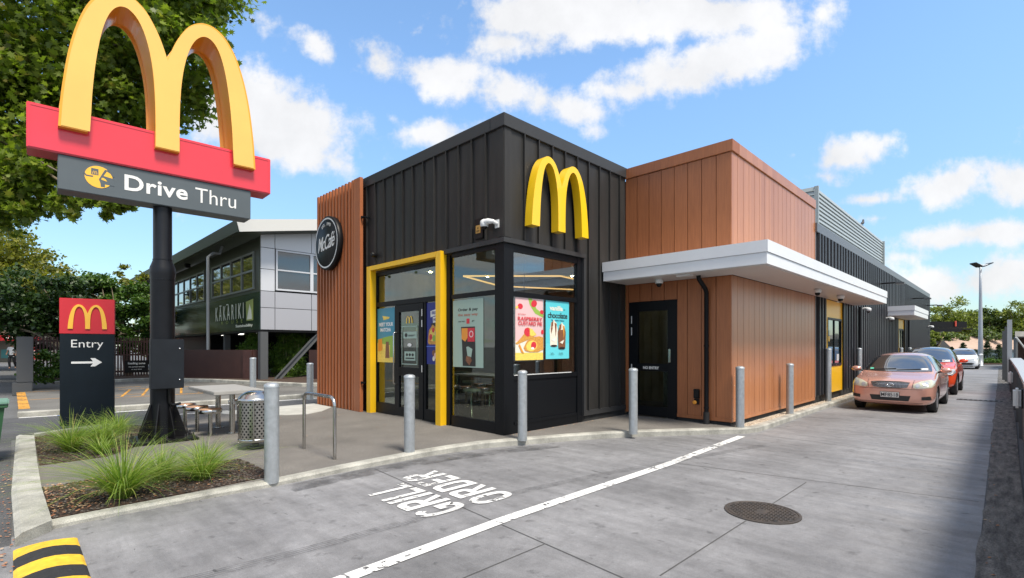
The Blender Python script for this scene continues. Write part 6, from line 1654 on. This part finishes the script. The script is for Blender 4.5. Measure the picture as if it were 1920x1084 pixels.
mb = MB(); mb.lathe((0, .02, 1.64), [(.092, 0), (.098, .04), (.085, .09), (.04, .125), (.0001, .13)], 16); mb.build('hair', mat('dark hair', (.03, .02, .015), .7), pp)

# ================================================================== cars
def fin(o, dg):
    me = bpy.data.meshes.new_from_object(o.evaluated_get(dg)); return me
def car(name, label, u, v, st, wheels, wr, paint, spec, rot=0.0, tyre_w=.20):
    t = thing(name, label, 'car', (u, v, 0.0), 'cars queued in the drive lane', fr='luv', rot=rot)
    vs = []; fs = []; n = 9
    for (x, w, zb, zl, wl, zt, wt) in st:
        half = [(0, zb), (w * .80, zb), (w * .97, zb + .07), (w, zb + (zl - zb) * .40), (w * .99, zb + (zl - zb) * .78), (wl, zl), (wt + (wl - wt) * .18, zl + (zt - zl) * .80), (wt * .78, zt - .012), (0, zt + .02)]
        ring = half + [(-y, z) for y, z in half[1:-1][::-1]]
        vs += [(x, y, z) for y, z in ring]
    m = 16
    for i in range(len(st) - 1):
        for k in range(m): fs.append((i * m + k, i * m + (k + 1) % m, (i + 1) * m + (k + 1) % m, (i + 1) * m + k))
    e = (len(st) - 1) * m
    for b, fl in ((0, True), (e, False)):
        c = [[b + 0, b + 1, b + 15], [b + 1, b + 2, b + 14, b + 15], [b + 2, b + 3, b + 13, b + 14], [b + 3, b + 4, b + 12, b + 13], [b + 4, b + 5, b + 11, b + 12], [b + 5, b + 6, b + 10, b + 11], [b + 6, b + 7, b + 9, b + 10], [b + 7, b + 8, b + 9]]
        for q in c: fs.append(q if fl else q[::-1])
    me = bpy.data.meshes.new('hull'); me.from_pydata(vs, [], fs)
    bm = bmesh.new(); bm.from_mesh(me); bmesh.ops.recalc_face_normals(bm, faces=bm.faces); bm.to_mesh(me); bm.free()
    o = bpy.data.objects.new('hull', me); COL.objects.link(o)
    ss = o.modifiers.new('s', 'SUBSURF'); ss.levels = 2; ss.render_levels = 2
    cb = MB()
    for wx in wheels:
        for s in (-1, 1): cb.lathe((wx, s * .72, wr), [(.0001, -.22), (wr + .05, -.22), (wr + .05, .35), (.0001, .35)], 40, axis='y', smooth=False)
    co = cb.build('cut', M['rubber']); bo_ = o.modifiers.new('b', 'BOOLEAN'); bo_.operation = 'DIFFERENCE'; bo_.object = co; bo_.solver = 'EXACT'
    dg = bpy.context.evaluated_depsgraph_get(); nm = fin(o, dg)
    bpy.data.objects.remove(o); bpy.data.objects.remove(co)
    nm.materials.clear(); nm.materials.append(paint); nm.materials.append(M['rubber'])
    for f in nm.polygons:
        c = f.center; inside = False
        for wx in wheels:
            if math.hypot(c.x - wx, c.z - wr) < wr + .052 and abs(c.y) < .93 and (abs(f.normal.y) < .5 or abs(c.y) < .6): inside = True
        f.material_index = 1 if inside else 0; f.use_smooth = not inside
    body = bpy.data.objects.new('body', nm); COL.objects.link(body); body.parent = t; ORG[body] = Vector((0, 0, 0))
    bvh = BVHTree.FromPolygons([q.co[:] for q in nm.vertices], [list(p.vertices) for p in nm.polygons])
    def hit(a, b, ax):
        if ax == 'x': r = bvh.ray_cast(Vector((-3, a, b)), Vector((1, 0, 0)))
        elif ax == 'xr': r = bvh.ray_cast(Vector((9, a, b)), Vector((-1, 0, 0)))
        elif ax == 'y': r = bvh.ray_cast(Vector((a, 3, b)), Vector((0, -1, 0)))
        else: r = bvh.ray_cast(Vector((a, -3, b)), Vector((0, 1, 0)))
        return r
    def decal(nm_, poly, ax, m_, off=.006, parent=t, cuts=3, frame=0, flip=False):
        bm = bmesh.new(); vv = [bm.verts.new((p[0], p[1], 0)) for p in poly]; bm.faces.new(vv)
        bmesh.ops.triangulate(bm, faces=bm.faces[:])
        for _ in range(cuts): bmesh.ops.subdivide_edges(bm, edges=bm.edges[:], cuts=1, use_grid_fill=True)
        kill = []
        for q in bm.verts:
            r = hit(q.co.x, q.co.y, ax)
            if r[0] is None: kill.append(q); continue
            q.co = r[0] + r[1] * off
        if kill: bmesh.ops.delete(bm, geom=kill, context='VERTS')
        bmesh.ops.recalc_face_normals(bm, faces=bm.faces)
        if bm.faces:
            d = {'x': Vector((-1, 0, 0)), 'xr': Vector((1, 0, 0)), 'y': Vector((0, 1, 0)), 'yr': Vector((0, -1, 0))}[ax]
            if sum((f.normal.dot(d)) for f in bm.faces) < 0: bmesh.ops.reverse_faces(bm, faces=bm.faces[:])
        mb = MB(); mb.bm(bm, 0, True); ob = mb.build(nm_, m_, parent); return ob
    spec(t, body, decal, hit)
    for i, wx in enumerate(wheels):
        for s in (-1, 1):
            yc = s * (st[6][1] - tyre_w / 2 - .02)
            w_ = bpy.data.objects.new('wheel', None); COL.objects.link(w_); w_.parent = t; ORG[w_] = Vector((0, 0, 0))
            r = wr - .005; h = tyre_w / 2
            mb = MB(); mb.lathe((wx, yc, r), [(r * .66, -h * .9), (r * .80, -h), (r * .95, -h * .92), (r, -h * .7), (r, h * .7), (r * .95, h * .92), (r * .80, h), (r * .66, h * .9)], 40, axis='y'); mb.build('tyre', M['rubber'], w_)
            mb = MB(); mb.lathe((wx, yc, r), [(r * .66, -h * .9), (r * .64, -h * .5), (r * .2, s * h * .2), (r * .64, h * .5), (r * .66, h * .9)], 40, axis='y', m=1)
            fo = s * h * .82
            mb.lathe((wx, yc + fo, r), [(r * .16, -.012), (r * .15, .012)] , 20, axis='y')
            for k in range(7):
                a = k * 2 * math.pi / 7; c, sn = math.cos(a), math.sin(a); q = r * .045
                pts = [(c * r * .12 - sn * -q, sn * r * .12 + c * -q), (c * r * .64 - sn * -q * 1.6, sn * r * .64 + c * -q * 1.6), (c * r * .64 - sn * q * 1.6, sn * r * .64 + c * q * 1.6), (c * r * .12 - sn * q, sn * r * .12 + c * q)]
                mb.ext([(p[0], p[1]) for p in pts], (wx, yc + fo + .008, r), (1, 0, 0), (0, 0, 1), .02)
            mb.lathe((wx, yc + fo, r), [(r * .60, -.01), (r * .67, -.005), (r * .67, .01), (r * .60, .012)], 40, axis='y')
            mb.build('rim', [mat('alloy', (.42, .43, .45), .3, .9) if 'alloy' not in M else M['alloy'], M['rubber']], w_)
    return t
M['alloy'] = mat('alloy wheel', (.45, .46, .48), .3, .9)
M['carglass'] = mat('car glass', (.012, .016, .018), .02, spec=1.0, coat=1.0); M['carglass'].node_tree.nodes['Principled BSDF'].inputs['IOR'].default_value = 2.1
M['lens'] = mat('yellowed lamp lens', (.46, .46, .36), .12, coat=1.0, var=.2, vscale=8)
M['lensc'] = mat('clear lamp lens', (.50, .52, .55), .08, .4, coat=1.0)
M['trim'] = mat('black plastic trim', (.016, .016, .017), .5)
pinkp = mat('rose metallic paint', (.66, .35, .275), .22, .40, coat=1.0)
redp = mat('orange red metallic paint', (.80, .085, .025), .22, .2, coat=1.0)
whp = mat('white pearl paint', (.72, .74, .76), .25, .0, coat=1.0)
blkp = mat('black roof paint', (.01, .012, .018), .12, .0, coat=1.0)
def sidekit(t, body, decal, hit, W1_, W2_, seams, hz, mir, paint, sill=None, mirz=1.0, my=.93):
    for ax in ('y', 'yr'):
        for nm_, q in (('side_window', W1_), ('side_window', W2_)):
            decal(nm_, q, ax, M['carglass'], .006)
        for (x0, z0, x1, z1) in seams:
            dx, dz = x1 - x0, z1 - z0; l = math.hypot(dx, dz); nx, nz = -dz / l * .005, dx / l * .005
            decal('door_seam', [(x0 + nx, z0 + nz), (x1 + nx, z1 + nz), (x1 - nx, z1 - nz), (x0 - nx, z0 - nz)], ax, M['trim'], .003, cuts=2)
        for hx in hz:
            r = hit(hx[0], hx[1], ax)
            if r[0]:
                s = 1 if ax == 'y' else -1; mb = MB(); mb.box((hx[0] - .09, r[0].y + s * .002, hx[1] - .015), (hx[0] + .09, r[0].y + s * .03, hx[1] + .015), bev=.006); mb.build('door_handle', paint, t)
    for s in (-1, 1):
        mb = MB(); bm = bmesh.new(); bmesh.ops.create_uvsphere(bm, u_segments=18, v_segments=12, radius=1)
        for q in bm.verts: q.co = (mir + q.co.x * .075 + abs(q.co.y) * .0, s * my + q.co.y * .115, mirz + q.co.z * (.075 if q.co.z > 0 else .06))
        mb.bm(bm, 0, True); mo = mb.build('mirror', paint, t)
        mb = MB(); mb.tube([(mir + .03, s * (my - .16), mirz - .05), (mir, s * (my - .06), mirz - .03)], .022, 8); mb.build('arm', M['trim'], mo)
        mb = MB(); mb.add([(mir + .072, s * my - .09, mirz - .04), (mir + .072, s * my + .09, mirz - .04), (mir + .072, s * my + .09, mirz + .05), (mir + .072, s * my - .09, mirz + .05)], [(0, 1, 2, 3)]); mb.build('glass', M['chrome'], mo)
def plate(t, hit, s, z, w=.36, h=.125, y=0.0):
    r = hit(y, z, 'x'); r2 = hit(y, z + h / 2, 'x'); r3 = hit(y, z - h / 2, 'x'); x = min([q[0].x for q in (r, r2, r3) if q[0]] ) - .012
    mb = MB(); mb.box((x - .006, y - w / 2 - .008, z - h / 2 - .008), (x + .010, y + w / 2 + .008, z + h / 2 + .008)); p = mb.build('number_plate', M['trim'], t)
    mb = MB(); mb.box((x - .009, y - w / 2, z - h / 2), (x - .0065, y + w / 2, z + h / 2)); mb.build('plate_face', mat('plate white', (.62, .62, .60), .4), p)
    if s: mb = MB(); mb.text(s, (x - .0095, y, z), (0, -1, 0), (0, 0, 1), w * .93, h * .74, .002, bold=.01); mb.build('plate_text', M['trim'], p)
def wipers(t, hit, z, span):
    for (y0, y1) in span:
        pts = []
        for k in range(5):
            q = k / 4; y = y0 + (y1 - y0) * q; r = hit(y, z + .035 * q, 'x')
            if r[0]: pts.append(r[0] + r[1] * .016)
        if len(pts) > 2: mb = MB(); mb.tube(pts, .009, 6); mb.build('wiper', M['trim'], t)
stP = [(0.00, .54, .30, .56, .52, .655, .40), (0.04, .70, .22, .655, .67, .735, .52), (0.14, .79, .18, .715, .765, .785, .60), (0.42, .84, .165, .785, .80, .850, .66), (0.78, .85, .165, .845, .81, .905, .69),
       (1.02, .85, .165, .885, .805, .955, .70), (1.17, .85, .165, .915, .80, 1.03, .665), (1.62, .85, .165, .93, .795, 1.30, .585), (1.92, .85, .165, .94, .79, 1.405, .565), (2.40, .85, .165, .95, .79, 1.445, .56), (3.2, .85, .165, .96, .78, 1.42, .55),
       (3.7, .84, .19, .98, .76, 1.33, .53), (3.98, .82, .24, .98, .74, 1.15, .55), (4.15, .76, .3, .88, .70, .98, .55), (4.2, .62, .38, .75, .6, .85, .45)]
def pink(t, body, decal, hit):
    decal('windscreen', [(-.70, .975), (-.35, .955), (.35, .955), (.70, .975), (.565, 1.335), (.3, 1.365), (-.3, 1.365), (-.565, 1.335)], 'x', M['carglass'], .008)
    g_ = decal('grille', [(-.385, .735), (-.2, .755), (.2, .755), (.385, .735), (.335, .625), (.2, .595), (-.2, .595), (-.335, .625)], 'x', M['trim'], .006)
    for i in range(5):
        z = .620 + i * .025; w_ = .33 + i * .012; q = MB(); pts = [hit(y, z, 'x')[0] + Vector((-.012, 0, 0)) for y in [w_ * k / 5 for k in range(-5, 6)]]; q.tube(pts, .0045 if i != 3 else .009, 6); q.build('slat', M['chrome'], g_)
    q = MB()
    for i in range(-12, 13):
        y = i * .027; pts = [hit(y, z, 'x')[0] + Vector((-.010, 0, 0)) for z in (.605, .66, .735)]; q.tube(pts, .003, 4)
    q.build('mesh', M['alloy'], g_)
    r = hit(0, .675, 'x'); q = MB(); x = r[0].x - .02
    for a0 in range(24):
        pass
    ring_ = [(x, .075 * math.cos(a), .675 + .045 * math.sin(a)) for a in [2 * math.pi * k / 24 for k in range(25)]]; q.tube(ring_, .009, 8, caps=False)
    q.tube([(x, -.06, .668), (x, -.02, .69), (x, .02, .655), (x, .06, .68)], .009, 6); q.build('badge', M['chrome'], g_)
    for s in (-1, 1):
        h = decal('headlight', [(s * .455, .705), (s * .58, .765), (s * .735, .80), (s * .80, .775), (s * .815, .69), (s * .77, .63), (s * .49, .60), (s * .445, .63)], 'x', M['lens'], .008)
        r = hit(s * .60, .68, 'x')
        decal('reflector', [(s * .53 + .045 * math.cos(a), .67 + .045 * math.sin(a)) for a in [2 * math.pi * k / 12 for k in range(12)]], 'x', M['lensc'], .011, parent=h, cuts=1)
        decal('reflector', [(s * .67 + .05 * math.cos(a), .70 + .05 * math.sin(a)) for a in [2 * math.pi * k / 12 for k in range(12)]], 'x', M['lensc'], .011, parent=h, cuts=1)
        decal('fog_pocket', [(s * .60, .41), (s * .755, .43), (s * .77, .345), (s * .60, .335)], 'x', M['trim'], .006)
    decal('lower_intake', [(-.40, .42), (.40, .42), (.36, .295), (-.36, .295)], 'x', M['trim'], .006)
    for z in (.578, .255): decal('bumper_seam', [(-.62, z + .005), (.62, z + .005), (.62, z - .003), (-.62, z - .003)], 'x', M['trim'], .003, cuts=4)
    for s in (-1, 1): decal('bonnet_seam', [(s * .42, .60), (s * .43, .60), (s * .46, .79), (s * .45, .79)], 'x', M['trim'], .003)
    plate(t, hit, 'MF8518', .435)
    wipers(t, hit, .985, [(.55, .02), (0.0, -.5)])
    decal('screen_sticker', [(.50, 1.0), (.58, 1.0), (.58, 1.035), (.50, 1.035)], 'x', mat('green sticker', (.1, .5, .35), .5), .012, cuts=1)
    decal('screen_sticker', [(-.62, 1.0), (-.48, 1.0), (-.47, 1.04), (-.61, 1.04)], 'x', M['offwhite'], .012, cuts=1)
    sidekit(t, body, decal, hit, [(1.42, .985), (1.62, 1.14), (1.86, 1.30), (2.02, 1.345), (2.34, 1.365), (2.34, .985)], [(2.42, .985), (2.42, 1.365), (3.0, 1.345), (3.32, 1.27), (3.55, 1.12), (3.58, 1.02)],
            [(1.32, .30, 1.36, .93), (2.38, .25, 2.38, .97), (3.32, .62, 3.45, .97), (1.36, .26, 3.0, .26)], [(2.18, .80), (3.12, .83)], 1.40, pinkp, mirz=1.0, my=.94)
car('hatchback_car', 'rose pink metallic hatchback at the head of the drive lane, plate MF8518', 15.12, 2.12, stP, (.80, 3.40), .305, pinkp, pink)
stR = [(0.00, .54, .34, .66, .52, .78, .42), (0.04, .68, .28, .78, .66, .87, .54), (0.14, .77, .24, .84, .75, .93, .60), (0.40, .83, .23, .92, .785, .985, .64), (0.66, .84, .23, .965, .79, 1.02, .66),
       (0.84, .845, .23, .99, .785, 1.06, .67), (0.96, .845, .23, 1.0, .78, 1.12, .65), (1.34, .845, .23, 1.01, .775, 1.43, .60), (1.60, .845, .23, 1.02, .77, 1.545, .585), (2.1, .845, .23, 1.03, .77, 1.59, .58), (2.9, .845, .23, 1.04, .76, 1.57, .57),
       (3.3, .84, .25, 1.05, .75, 1.50, .55), (3.55, .82, .3, 1.04, .73, 1.25, .56), (3.66, .76, .36, .92, .70, 1.02, .55), (3.70, .62, .42, .8, .6, .9, .45)]
def redc(t, body, decal, hit):
    decal('windscreen', [(-.69, 1.06), (.69, 1.06), (.585, 1.47), (.3, 1.50), (-.3, 1.50), (-.585, 1.47)], 'x', M['carglass'], .008)
    for f in body.data.polygons: pass
    body.data.materials.append(blkp)
    for f in body.data.polygons:
        if f.center.z > 1.485 and f.normal.z > .3: f.material_index = 2
    g_ = decal('grille', [(-.66, .83), (.66, .83), (.62, .68), (-.62, .68)], 'x', M['trim'], .006)
    for s in (-1, 1):
        h = decal('headlight', [(s * .50, .85), (s * .76, .86), (s * .80, .76), (s * .72, .66), (s * .50, .68)], 'x', M['lensc'], .012)
        q = MB(); pts = []
        for k in range(13):
            a = 2 * math.pi * k / 12; rr_ = hit(s * .64 + .10 * math.cos(a), .76 + .075 * math.sin(a), 'x')
            if rr_[0]: pts.append(rr_[0] + Vector((-.02, 0, 0)))
        q.tube(pts, .012, 6, caps=False); q.build('lamp_ring', M['offwhite'], h)
    decal('lower_intake', [(-.5, .50), (.5, .50), (.44, .36), (-.44, .36)], 'x', M['trim'], .006)
    plate(t, hit, '', .55); wipers(t, hit, 1.08, [(.5, .0), (0.0, -.5)])
    decal('screen_sticker', [(-.62, 1.08), (-.42, 1.08), (-.41, 1.14), (-.61, 1.14)], 'x', M['offwhite'], .012, cuts=1)
    sidekit(t, body, decal, hit, [(1.12, 1.08), (1.34, 1.30), (1.55, 1.44), (1.95, 1.49), (1.95, 1.08)], [(2.02, 1.08), (2.02, 1.49), (2.75, 1.47), (2.9, 1.10)], [(1.08, .4, 1.1, 1.02), (1.98, .36, 1.98, 1.06), (2.86, .75, 2.92, 1.06)], [(1.8, .94), (2.7, .96)], 1.14, redp, mirz=1.12, my=.95)
    for ax in ('y', 'yr'):
        for wx in (.68, 3.08):
            pts = [(wx + .41 * math.cos(a), .33 + .41 * math.sin(a)) for a in [R(k) for k in range(0, 181, 15)]] + [(wx + .36 * math.cos(a), .33 + .36 * math.sin(a)) for a in [R(k) for k in range(180, -1, -15)]]
            decal('arch_moulding', pts, ax, M['trim'], .012, cuts=1)
car('crossover_car', 'small orange-red crossover car with a black roof behind the pink hatchback', 21.55, 2.12, stR, (.68, 3.08), .325, redp, redc)
stW = [(0.00, .56, .26, .54, .54, .64, .44), (0.04, .74, .20, .64, .71, .71, .56), (0.14, .83, .17, .70, .80, .77, .64), (0.42, .88, .16, .78, .83, .85, .70), (0.80, .88, .16, .86, .84, .92, .72),
       (1.02, .88, .16, .90, .83, .97, .73), (1.17, .88, .16, .93, .82, 1.05, .68), (1.62, .88, .16, .95, .81, 1.33, .60), (1.92, .88, .16, .96, .80, 1.43, .58), (2.40, .88, .16, .97, .80, 1.475, .57), (3.2, .88, .16, .98, .79, 1.44, .56),
       (3.8, .86, .19, 1.0, .77, 1.34, .54), (4.1, .84, .24, .99, .75, 1.15, .56), (4.28, .78, .3, .88, .70, .98, .55), (4.33, .62, .38, .75, .6, .85, .45)]
def whc(t, body, decal, hit):
    decal('windscreen', [(-.72, .99), (.72, .99), (.60, 1.36), (.3, 1.39), (-.3, 1.39), (-.60, 1.36)], 'x', M['carglass'], .008)
    decal('grille', [(-.60, .70), (0, .66), (.60, .70), (.62, .675), (0, .625), (-.62, .675)], 'x', M['trim'], .006)
    decal('lower_intake', [(-.66, .40), (-.5, .46), (.5, .46), (.66, .40), (.5, .30), (-.5, .30)], 'x', M['trim'], .006)
    decal('splitter', [(-.78, .26), (.78, .26), (.74, .21), (-.74, .21)], 'x', M['trim'], .008)
    r = hit(0, .64, 'x'); q = MB(); x = r[0].x - .02; q.tube([(x, .075 * math.cos(a), .645 + .05 * math.sin(a)) for a in [2 * math.pi * k / 20 for k in range(21)]], .01, 6, caps=False); q.tube([(x, -.04, .67), (x, 0, .62), (x, .04, .67)], .009, 5); q.build('badge', M['chrome'], t)
    for s in (-1, 1):
        decal('headlight', [(s * .50, .70), (s * .62, .745), (s * .82, .775), (s * .84, .72), (s * .70, .67), (s * .54, .66)], 'x', M['lensc'], .010)
    plate(t, hit, 'LKT529' if False else '', .52); wipers(t, hit, 1.0, [(.55, .02), (0.0, -.5)])
    sidekit(t, body, decal, hit, [(1.42, 1.0), (1.62, 1.16), (1.86, 1.32), (2.02, 1.365), (2.34, 1.385), (2.34, 1.0)], [(2.42, 1.0), (2.42, 1.385), (3.0, 1.36), (3.32, 1.29), (3.62, 1.12), (3.65, 1.03)],
            [(1.32, .30, 1.36, .95), (2.38, .25, 2.38, .98), (3.32, .62, 3.45, .98)], [(2.18, .82), (3.12, .85)], 1.40, whp, mirz=1.02, my=.97)
car('hatchback_car', 'white hatchback waiting far back at the end of the drive lane', 47.7, 2.55, stW, (.85, 3.45), .315, whp, whc, rot=R(1))

# ================================================================== right side wall and lane end
RW = thing('boundary_wall', 'taupe rendered low wall with grey capping along the right edge of the lane', 'wall', (9, -.2, 0))
wl_ = [(-7, -.24), (4.6, -.165), (9.0, -.145), (15.2, -.105), (21, -.04), (30, .06)]
wr_ = [(30, -.2), (4.6, -.40), (-7, -.48)]
mb = MB(); mb.prism(wl_ + wr_, -.02, 1.06); mb.build('wall', M['dirtwall'], RW)
mb = MB(); mb.prism(offs(wl_, .035) + [(30.0, -.24), (4.6, -.44), (-7, -.52)], 1.062, 1.12); mb.build('capping', M['wallcap'], RW)
for i, (u, v) in enumerate([(9.0, -.115), (12.5, -.095), (15.2, -.065), (18.0, -.03), (21, .01), (25, .06), (29.4, .10)]):
    mb = MB(); mb.box((u - .05, v - .035, 0.0), (u + .05, v + .02, 1.055)); mb.build('post', M['greypost'], RW)
for i, (u, v, z, w_) in enumerate([(11.2, -.10, .78, 'nearest the camera at the right edge'), (18.6, -.01, .78, 'farther along the wall')]):
    t = thing('wall_lamp', 'pale boxy wall lamp on the boundary wall ' + w_, 'wall lamp', (u, v, z), 'wall lamps on the boundary wall')
    mb = MB(); mb.box((u - .02, v - .03, z - .15), (u + .22, v + .005, z + .15)); mb.build('bracket', M['black'], t)
    mb = MB(); mb.box((u - .02, v + .007, z - .15), (u + .20, v + .10, z + .16), bev=.03); mb.build('housing', M['offwhite'], t)
t = thing('gate_frame', 'tall grey steel posts of a side gate at the end of the boundary wall', 'gate', (30.5, .1, 0))
mb = MB(); mb.box((30.1, .02, 0), (30.25, .17, 2.75)); mb.build('post', M['wallcap'], t)
mb = MB(); mb.box((31.8, .14, 0), (31.95, .26, 2.5)); mb.build('post', M['greypost'], t)
mb = MB(); mb.box((33.4, .22, 0), (33.6, .36, 2.35)); mb.build('post', M['greypost'], t)
mb = MB(); mb.tube([(30.3, -.1, 2.0), (31.0, -.6, 1.1)], .03, 8); mb.build('stay', M['offwhite'], t)
C_ = thing('carport', 'flat-roofed carport with dark brown back wall beyond the boundary wall', 'carport', (36, 34, 0), fr='xy')
mb = MB(); mb.prism([(33.75, 33.6), (46, 33.6), (52, 40), (40.3, 40)], 2.28, 2.62); mb.build('roof', mat('weathered roof edge', (.34, .33, .30), .7, var=.2), C_)
mb = MB(); mb.box((38.6, 38.2, 0), (48, 38.4, 2.27)); mb.build('wall', mat('brown brick back', (.10, .055, .04), .8, var=.3, vscale=6), C_)
for x in (34.0, 39): mb = MB(); mb.box((x, 33.8, 0), (x + .14, 33.95, 2.27)); mb.build('post', M['greypost'], C_)
t = thing('hedge', 'leafy hedge behind the boundary wall at the right edge', 'hedge', (16, 15, 0), fr='xy')
blob_leaves('foliage', t, [((18.3 + i * .85, 17.1 + i * .8, .75), (.55, .5, .48)) for i in range(12)], 9000, .11, LM['mid'], 90, shape='oval', sub=300, clump=.2)
# lamp post
lx, ly = (1838.5 - 960) / 939 * 41, 41
t = thing('lamp_post', 'tall tapered grey lamp post with twin floodlights at the lane end', 'lamp post', (lx, ly, 0), fr='xy')
mb = MB(); mb.lathe((lx, ly, 0), [(.22, 0), (.22, .05), (.17, .06), (.16, 1.0), (.135, 3.5), (.10, 6.0), (.075, 8.1), (.0001, 8.12)], 20); mb.build('pole', M['greypost'] if False else mat('pale grey pole', (.33, .36, .40), .4, .3), t)
for s in (-1, 1):
    mb = MB(); a = Vector((lx + s * .08, ly, 8.1)); d = Vector((s * .62, -.08, .28)); q = Vector((0, .3, 0)); up = Vector((0, 0, .07))
    vs = [a - q, a + q, a + d + q, a + d - q]; vs += [p + up for p in vs]
    mb.add(vs, [(3, 2, 1, 0), (4, 5, 6, 7), (0, 1, 5, 4), (1, 2, 6, 5), (2, 3, 7, 6), (3, 0, 4, 7)]); fl_ = mb.build('floodlight', M['trim'], t)
    mb = MB(); vs = [p + up * 1.05 for p in [a - q, a + q, a + d * .4 + q, a + d * .4 - q]] ; vs += [p + up * .6 for p in vs]; mb.add(vs, [(3, 2, 1, 0), (4, 5, 6, 7), (0, 1, 5, 4), (1, 2, 6, 5), (2, 3, 7, 6), (3, 0, 4, 7)]); mb.build('housing', M['offwhite'], fl_)
# house with brown roof
H_ = thing('brown_roof_house', 'low house with a pinkish brown hipped roof beyond the conifers', 'house', (50, 55, 0), fr='xy')
X = lambda x, Y: (x - 960) / 939 * Y
roofc = mat('pinkish brown roofing', (.42, .30, .23), .8, var=.12, vscale=.6)
y0, y1 = 54, 62
e0 = X(1787, y0); e1 = X(1960, y0)
mb = MB(); mb.add([(e0, y0, 1.30), (e1, y0, 1.30), (e1, y1 + 6, 1.30), (X(1762, 62), y1, 1.30), (X(1762, 58), 58, 2.75), (X(1852, 58), 58, 2.75), (X(1885, 57), 57, 1.95), (X(1960, 57), 57, 1.95)], [(0, 1, 7, 6), (0, 6, 5, 4), (0, 4, 3), (4, 5, 6, 7, 2, 3), (1, 2, 7)]); mb.build('roof', roofc, H_)
mb = MB(); mb.box((e0 + .4, y0 + .4, 0), (e1, y0 + .6, 1.28)); mb.build('wall', mat('pale blue wall', (.42, .52, .56), .6), H_)
mb = MB(); mb.box((e0 + .1, y0 - .05, 1.10), (e1, y0 + .15, 1.29)); mb.build('gutter', M['greypost'], H_)
G_ = thing('grey_shed', 'dark grey gabled shed wall left of the brown roof', 'shed', (45, 52, 0), fr='xy')
xa, xb, xc = X(1744, 52), X(1764, 52), X(1784, 52)
mb = MB(); mb.add([(xa, 52, 0), (xc, 52, 0), (xc, 52, 1.4), (xb, 52, 2.55), (xa, 52, 2.5), (xa, 56, 0), (xc, 56, 0), (xc, 56, 1.4), (xb, 56, 2.55), (xa, 56, 2.5)], [(0, 1, 2, 3, 4), (9, 8, 7, 6, 5), (1, 6, 7, 2), (2, 7, 8, 3), (3, 8, 9, 4), (4, 9, 5, 0)]); mb.build('wall', mat('dark grey weatherboard', (.07, .075, .08), .7), G_)
mb = MB(); mb.box((X(1752, 52), 51.95, .5), (X(1756, 52), 51.99, 1.5)); mb.build('window', M['glassr'], G_)
# height gantry
t = thing('height_gantry', 'two long dark overhead bars with a red hanging marker over the lane end', 'gantry', (45, 52, 3.5), fr='xy')
yg = 50
mb = MB(); mb.box((X(1740, yg), yg, 1.6 + 35 / 939 * yg), (X(1813, yg), yg + .3, 1.6 + 47 / 939 * yg)); mb.build('beam', M['black'], t)
mb = MB(); mb.box((X(1740, yg - 1), yg - 1, 1.6 + 27.5 / 939 * yg), (X(1803, yg - 1), yg - .7, 1.6 + 34 / 939 * yg)); mb.build('beam', M['black'], t)
mb = MB(); mb.box((X(1803.1, yg - 1), yg - 1, 1.6 + 31 / 939 * yg), (X(1824, yg - 1), yg - .9, 1.6 + 33.5 / 939 * yg)); mb.box((X(1741, yg), yg + .31, 0), (X(1744, yg), yg + .5, 3.6)); mb.build('arm', M['black'], t)
mb = MB(); mb.box((X(1789.5, yg), yg - .12, 1.6 + 38 / 939 * yg), (X(1791.5, yg), yg - .02, 1.6 + 48 / 939 * yg)); mb.build('marker', mat('red marker', (.6, .08, .05), .5), t)
mb = MB(); mb.box((X(1764, yg), yg - .1, 1.6 + 22 / 939 * yg), (X(1769, yg), yg, 1.6 + 28 / 939 * yg)); mb.build('hanging_box', M['offwhite'], t)
# bird on the louvre screen
t = thing('bird', 'small dark pigeon perched on top of the roof louvre screen', 'bird', (25.5, 4.5, 6.72))
mb = MB(); bm = bmesh.new(); bmesh.ops.create_uvsphere(bm, u_segments=14, v_segments=10, radius=1)
for q in bm.verts:
    x, y, z = q.co; q.co = (25.5 + x * .14 + z * .03, 4.5 + y * .065, 6.84 + z * .07 + x * .05)
mb.bm(bm, 0, True)
mb.tube([(25.58, 4.5, 6.88), (25.63, 4.5, 6.95), (25.64, 4.5, 6.99), (25.67, 4.5, 6.985)], [.05, .038, .036, .008], 10); mb.tube([(25.38, 4.5, 6.82), (25.24, 4.5, 6.76)], [.045, .02], 8); mb.build('body', mat('pigeon grey', (.05, .055, .06), .7), t)
for s in (-.02, .02): mb = MB(); mb.tube([(25.5, 4.5 + s, 6.78), (25.51, 4.5 + s, 6.725)], .006, 5); mb.build('leg', M['brown'], t)
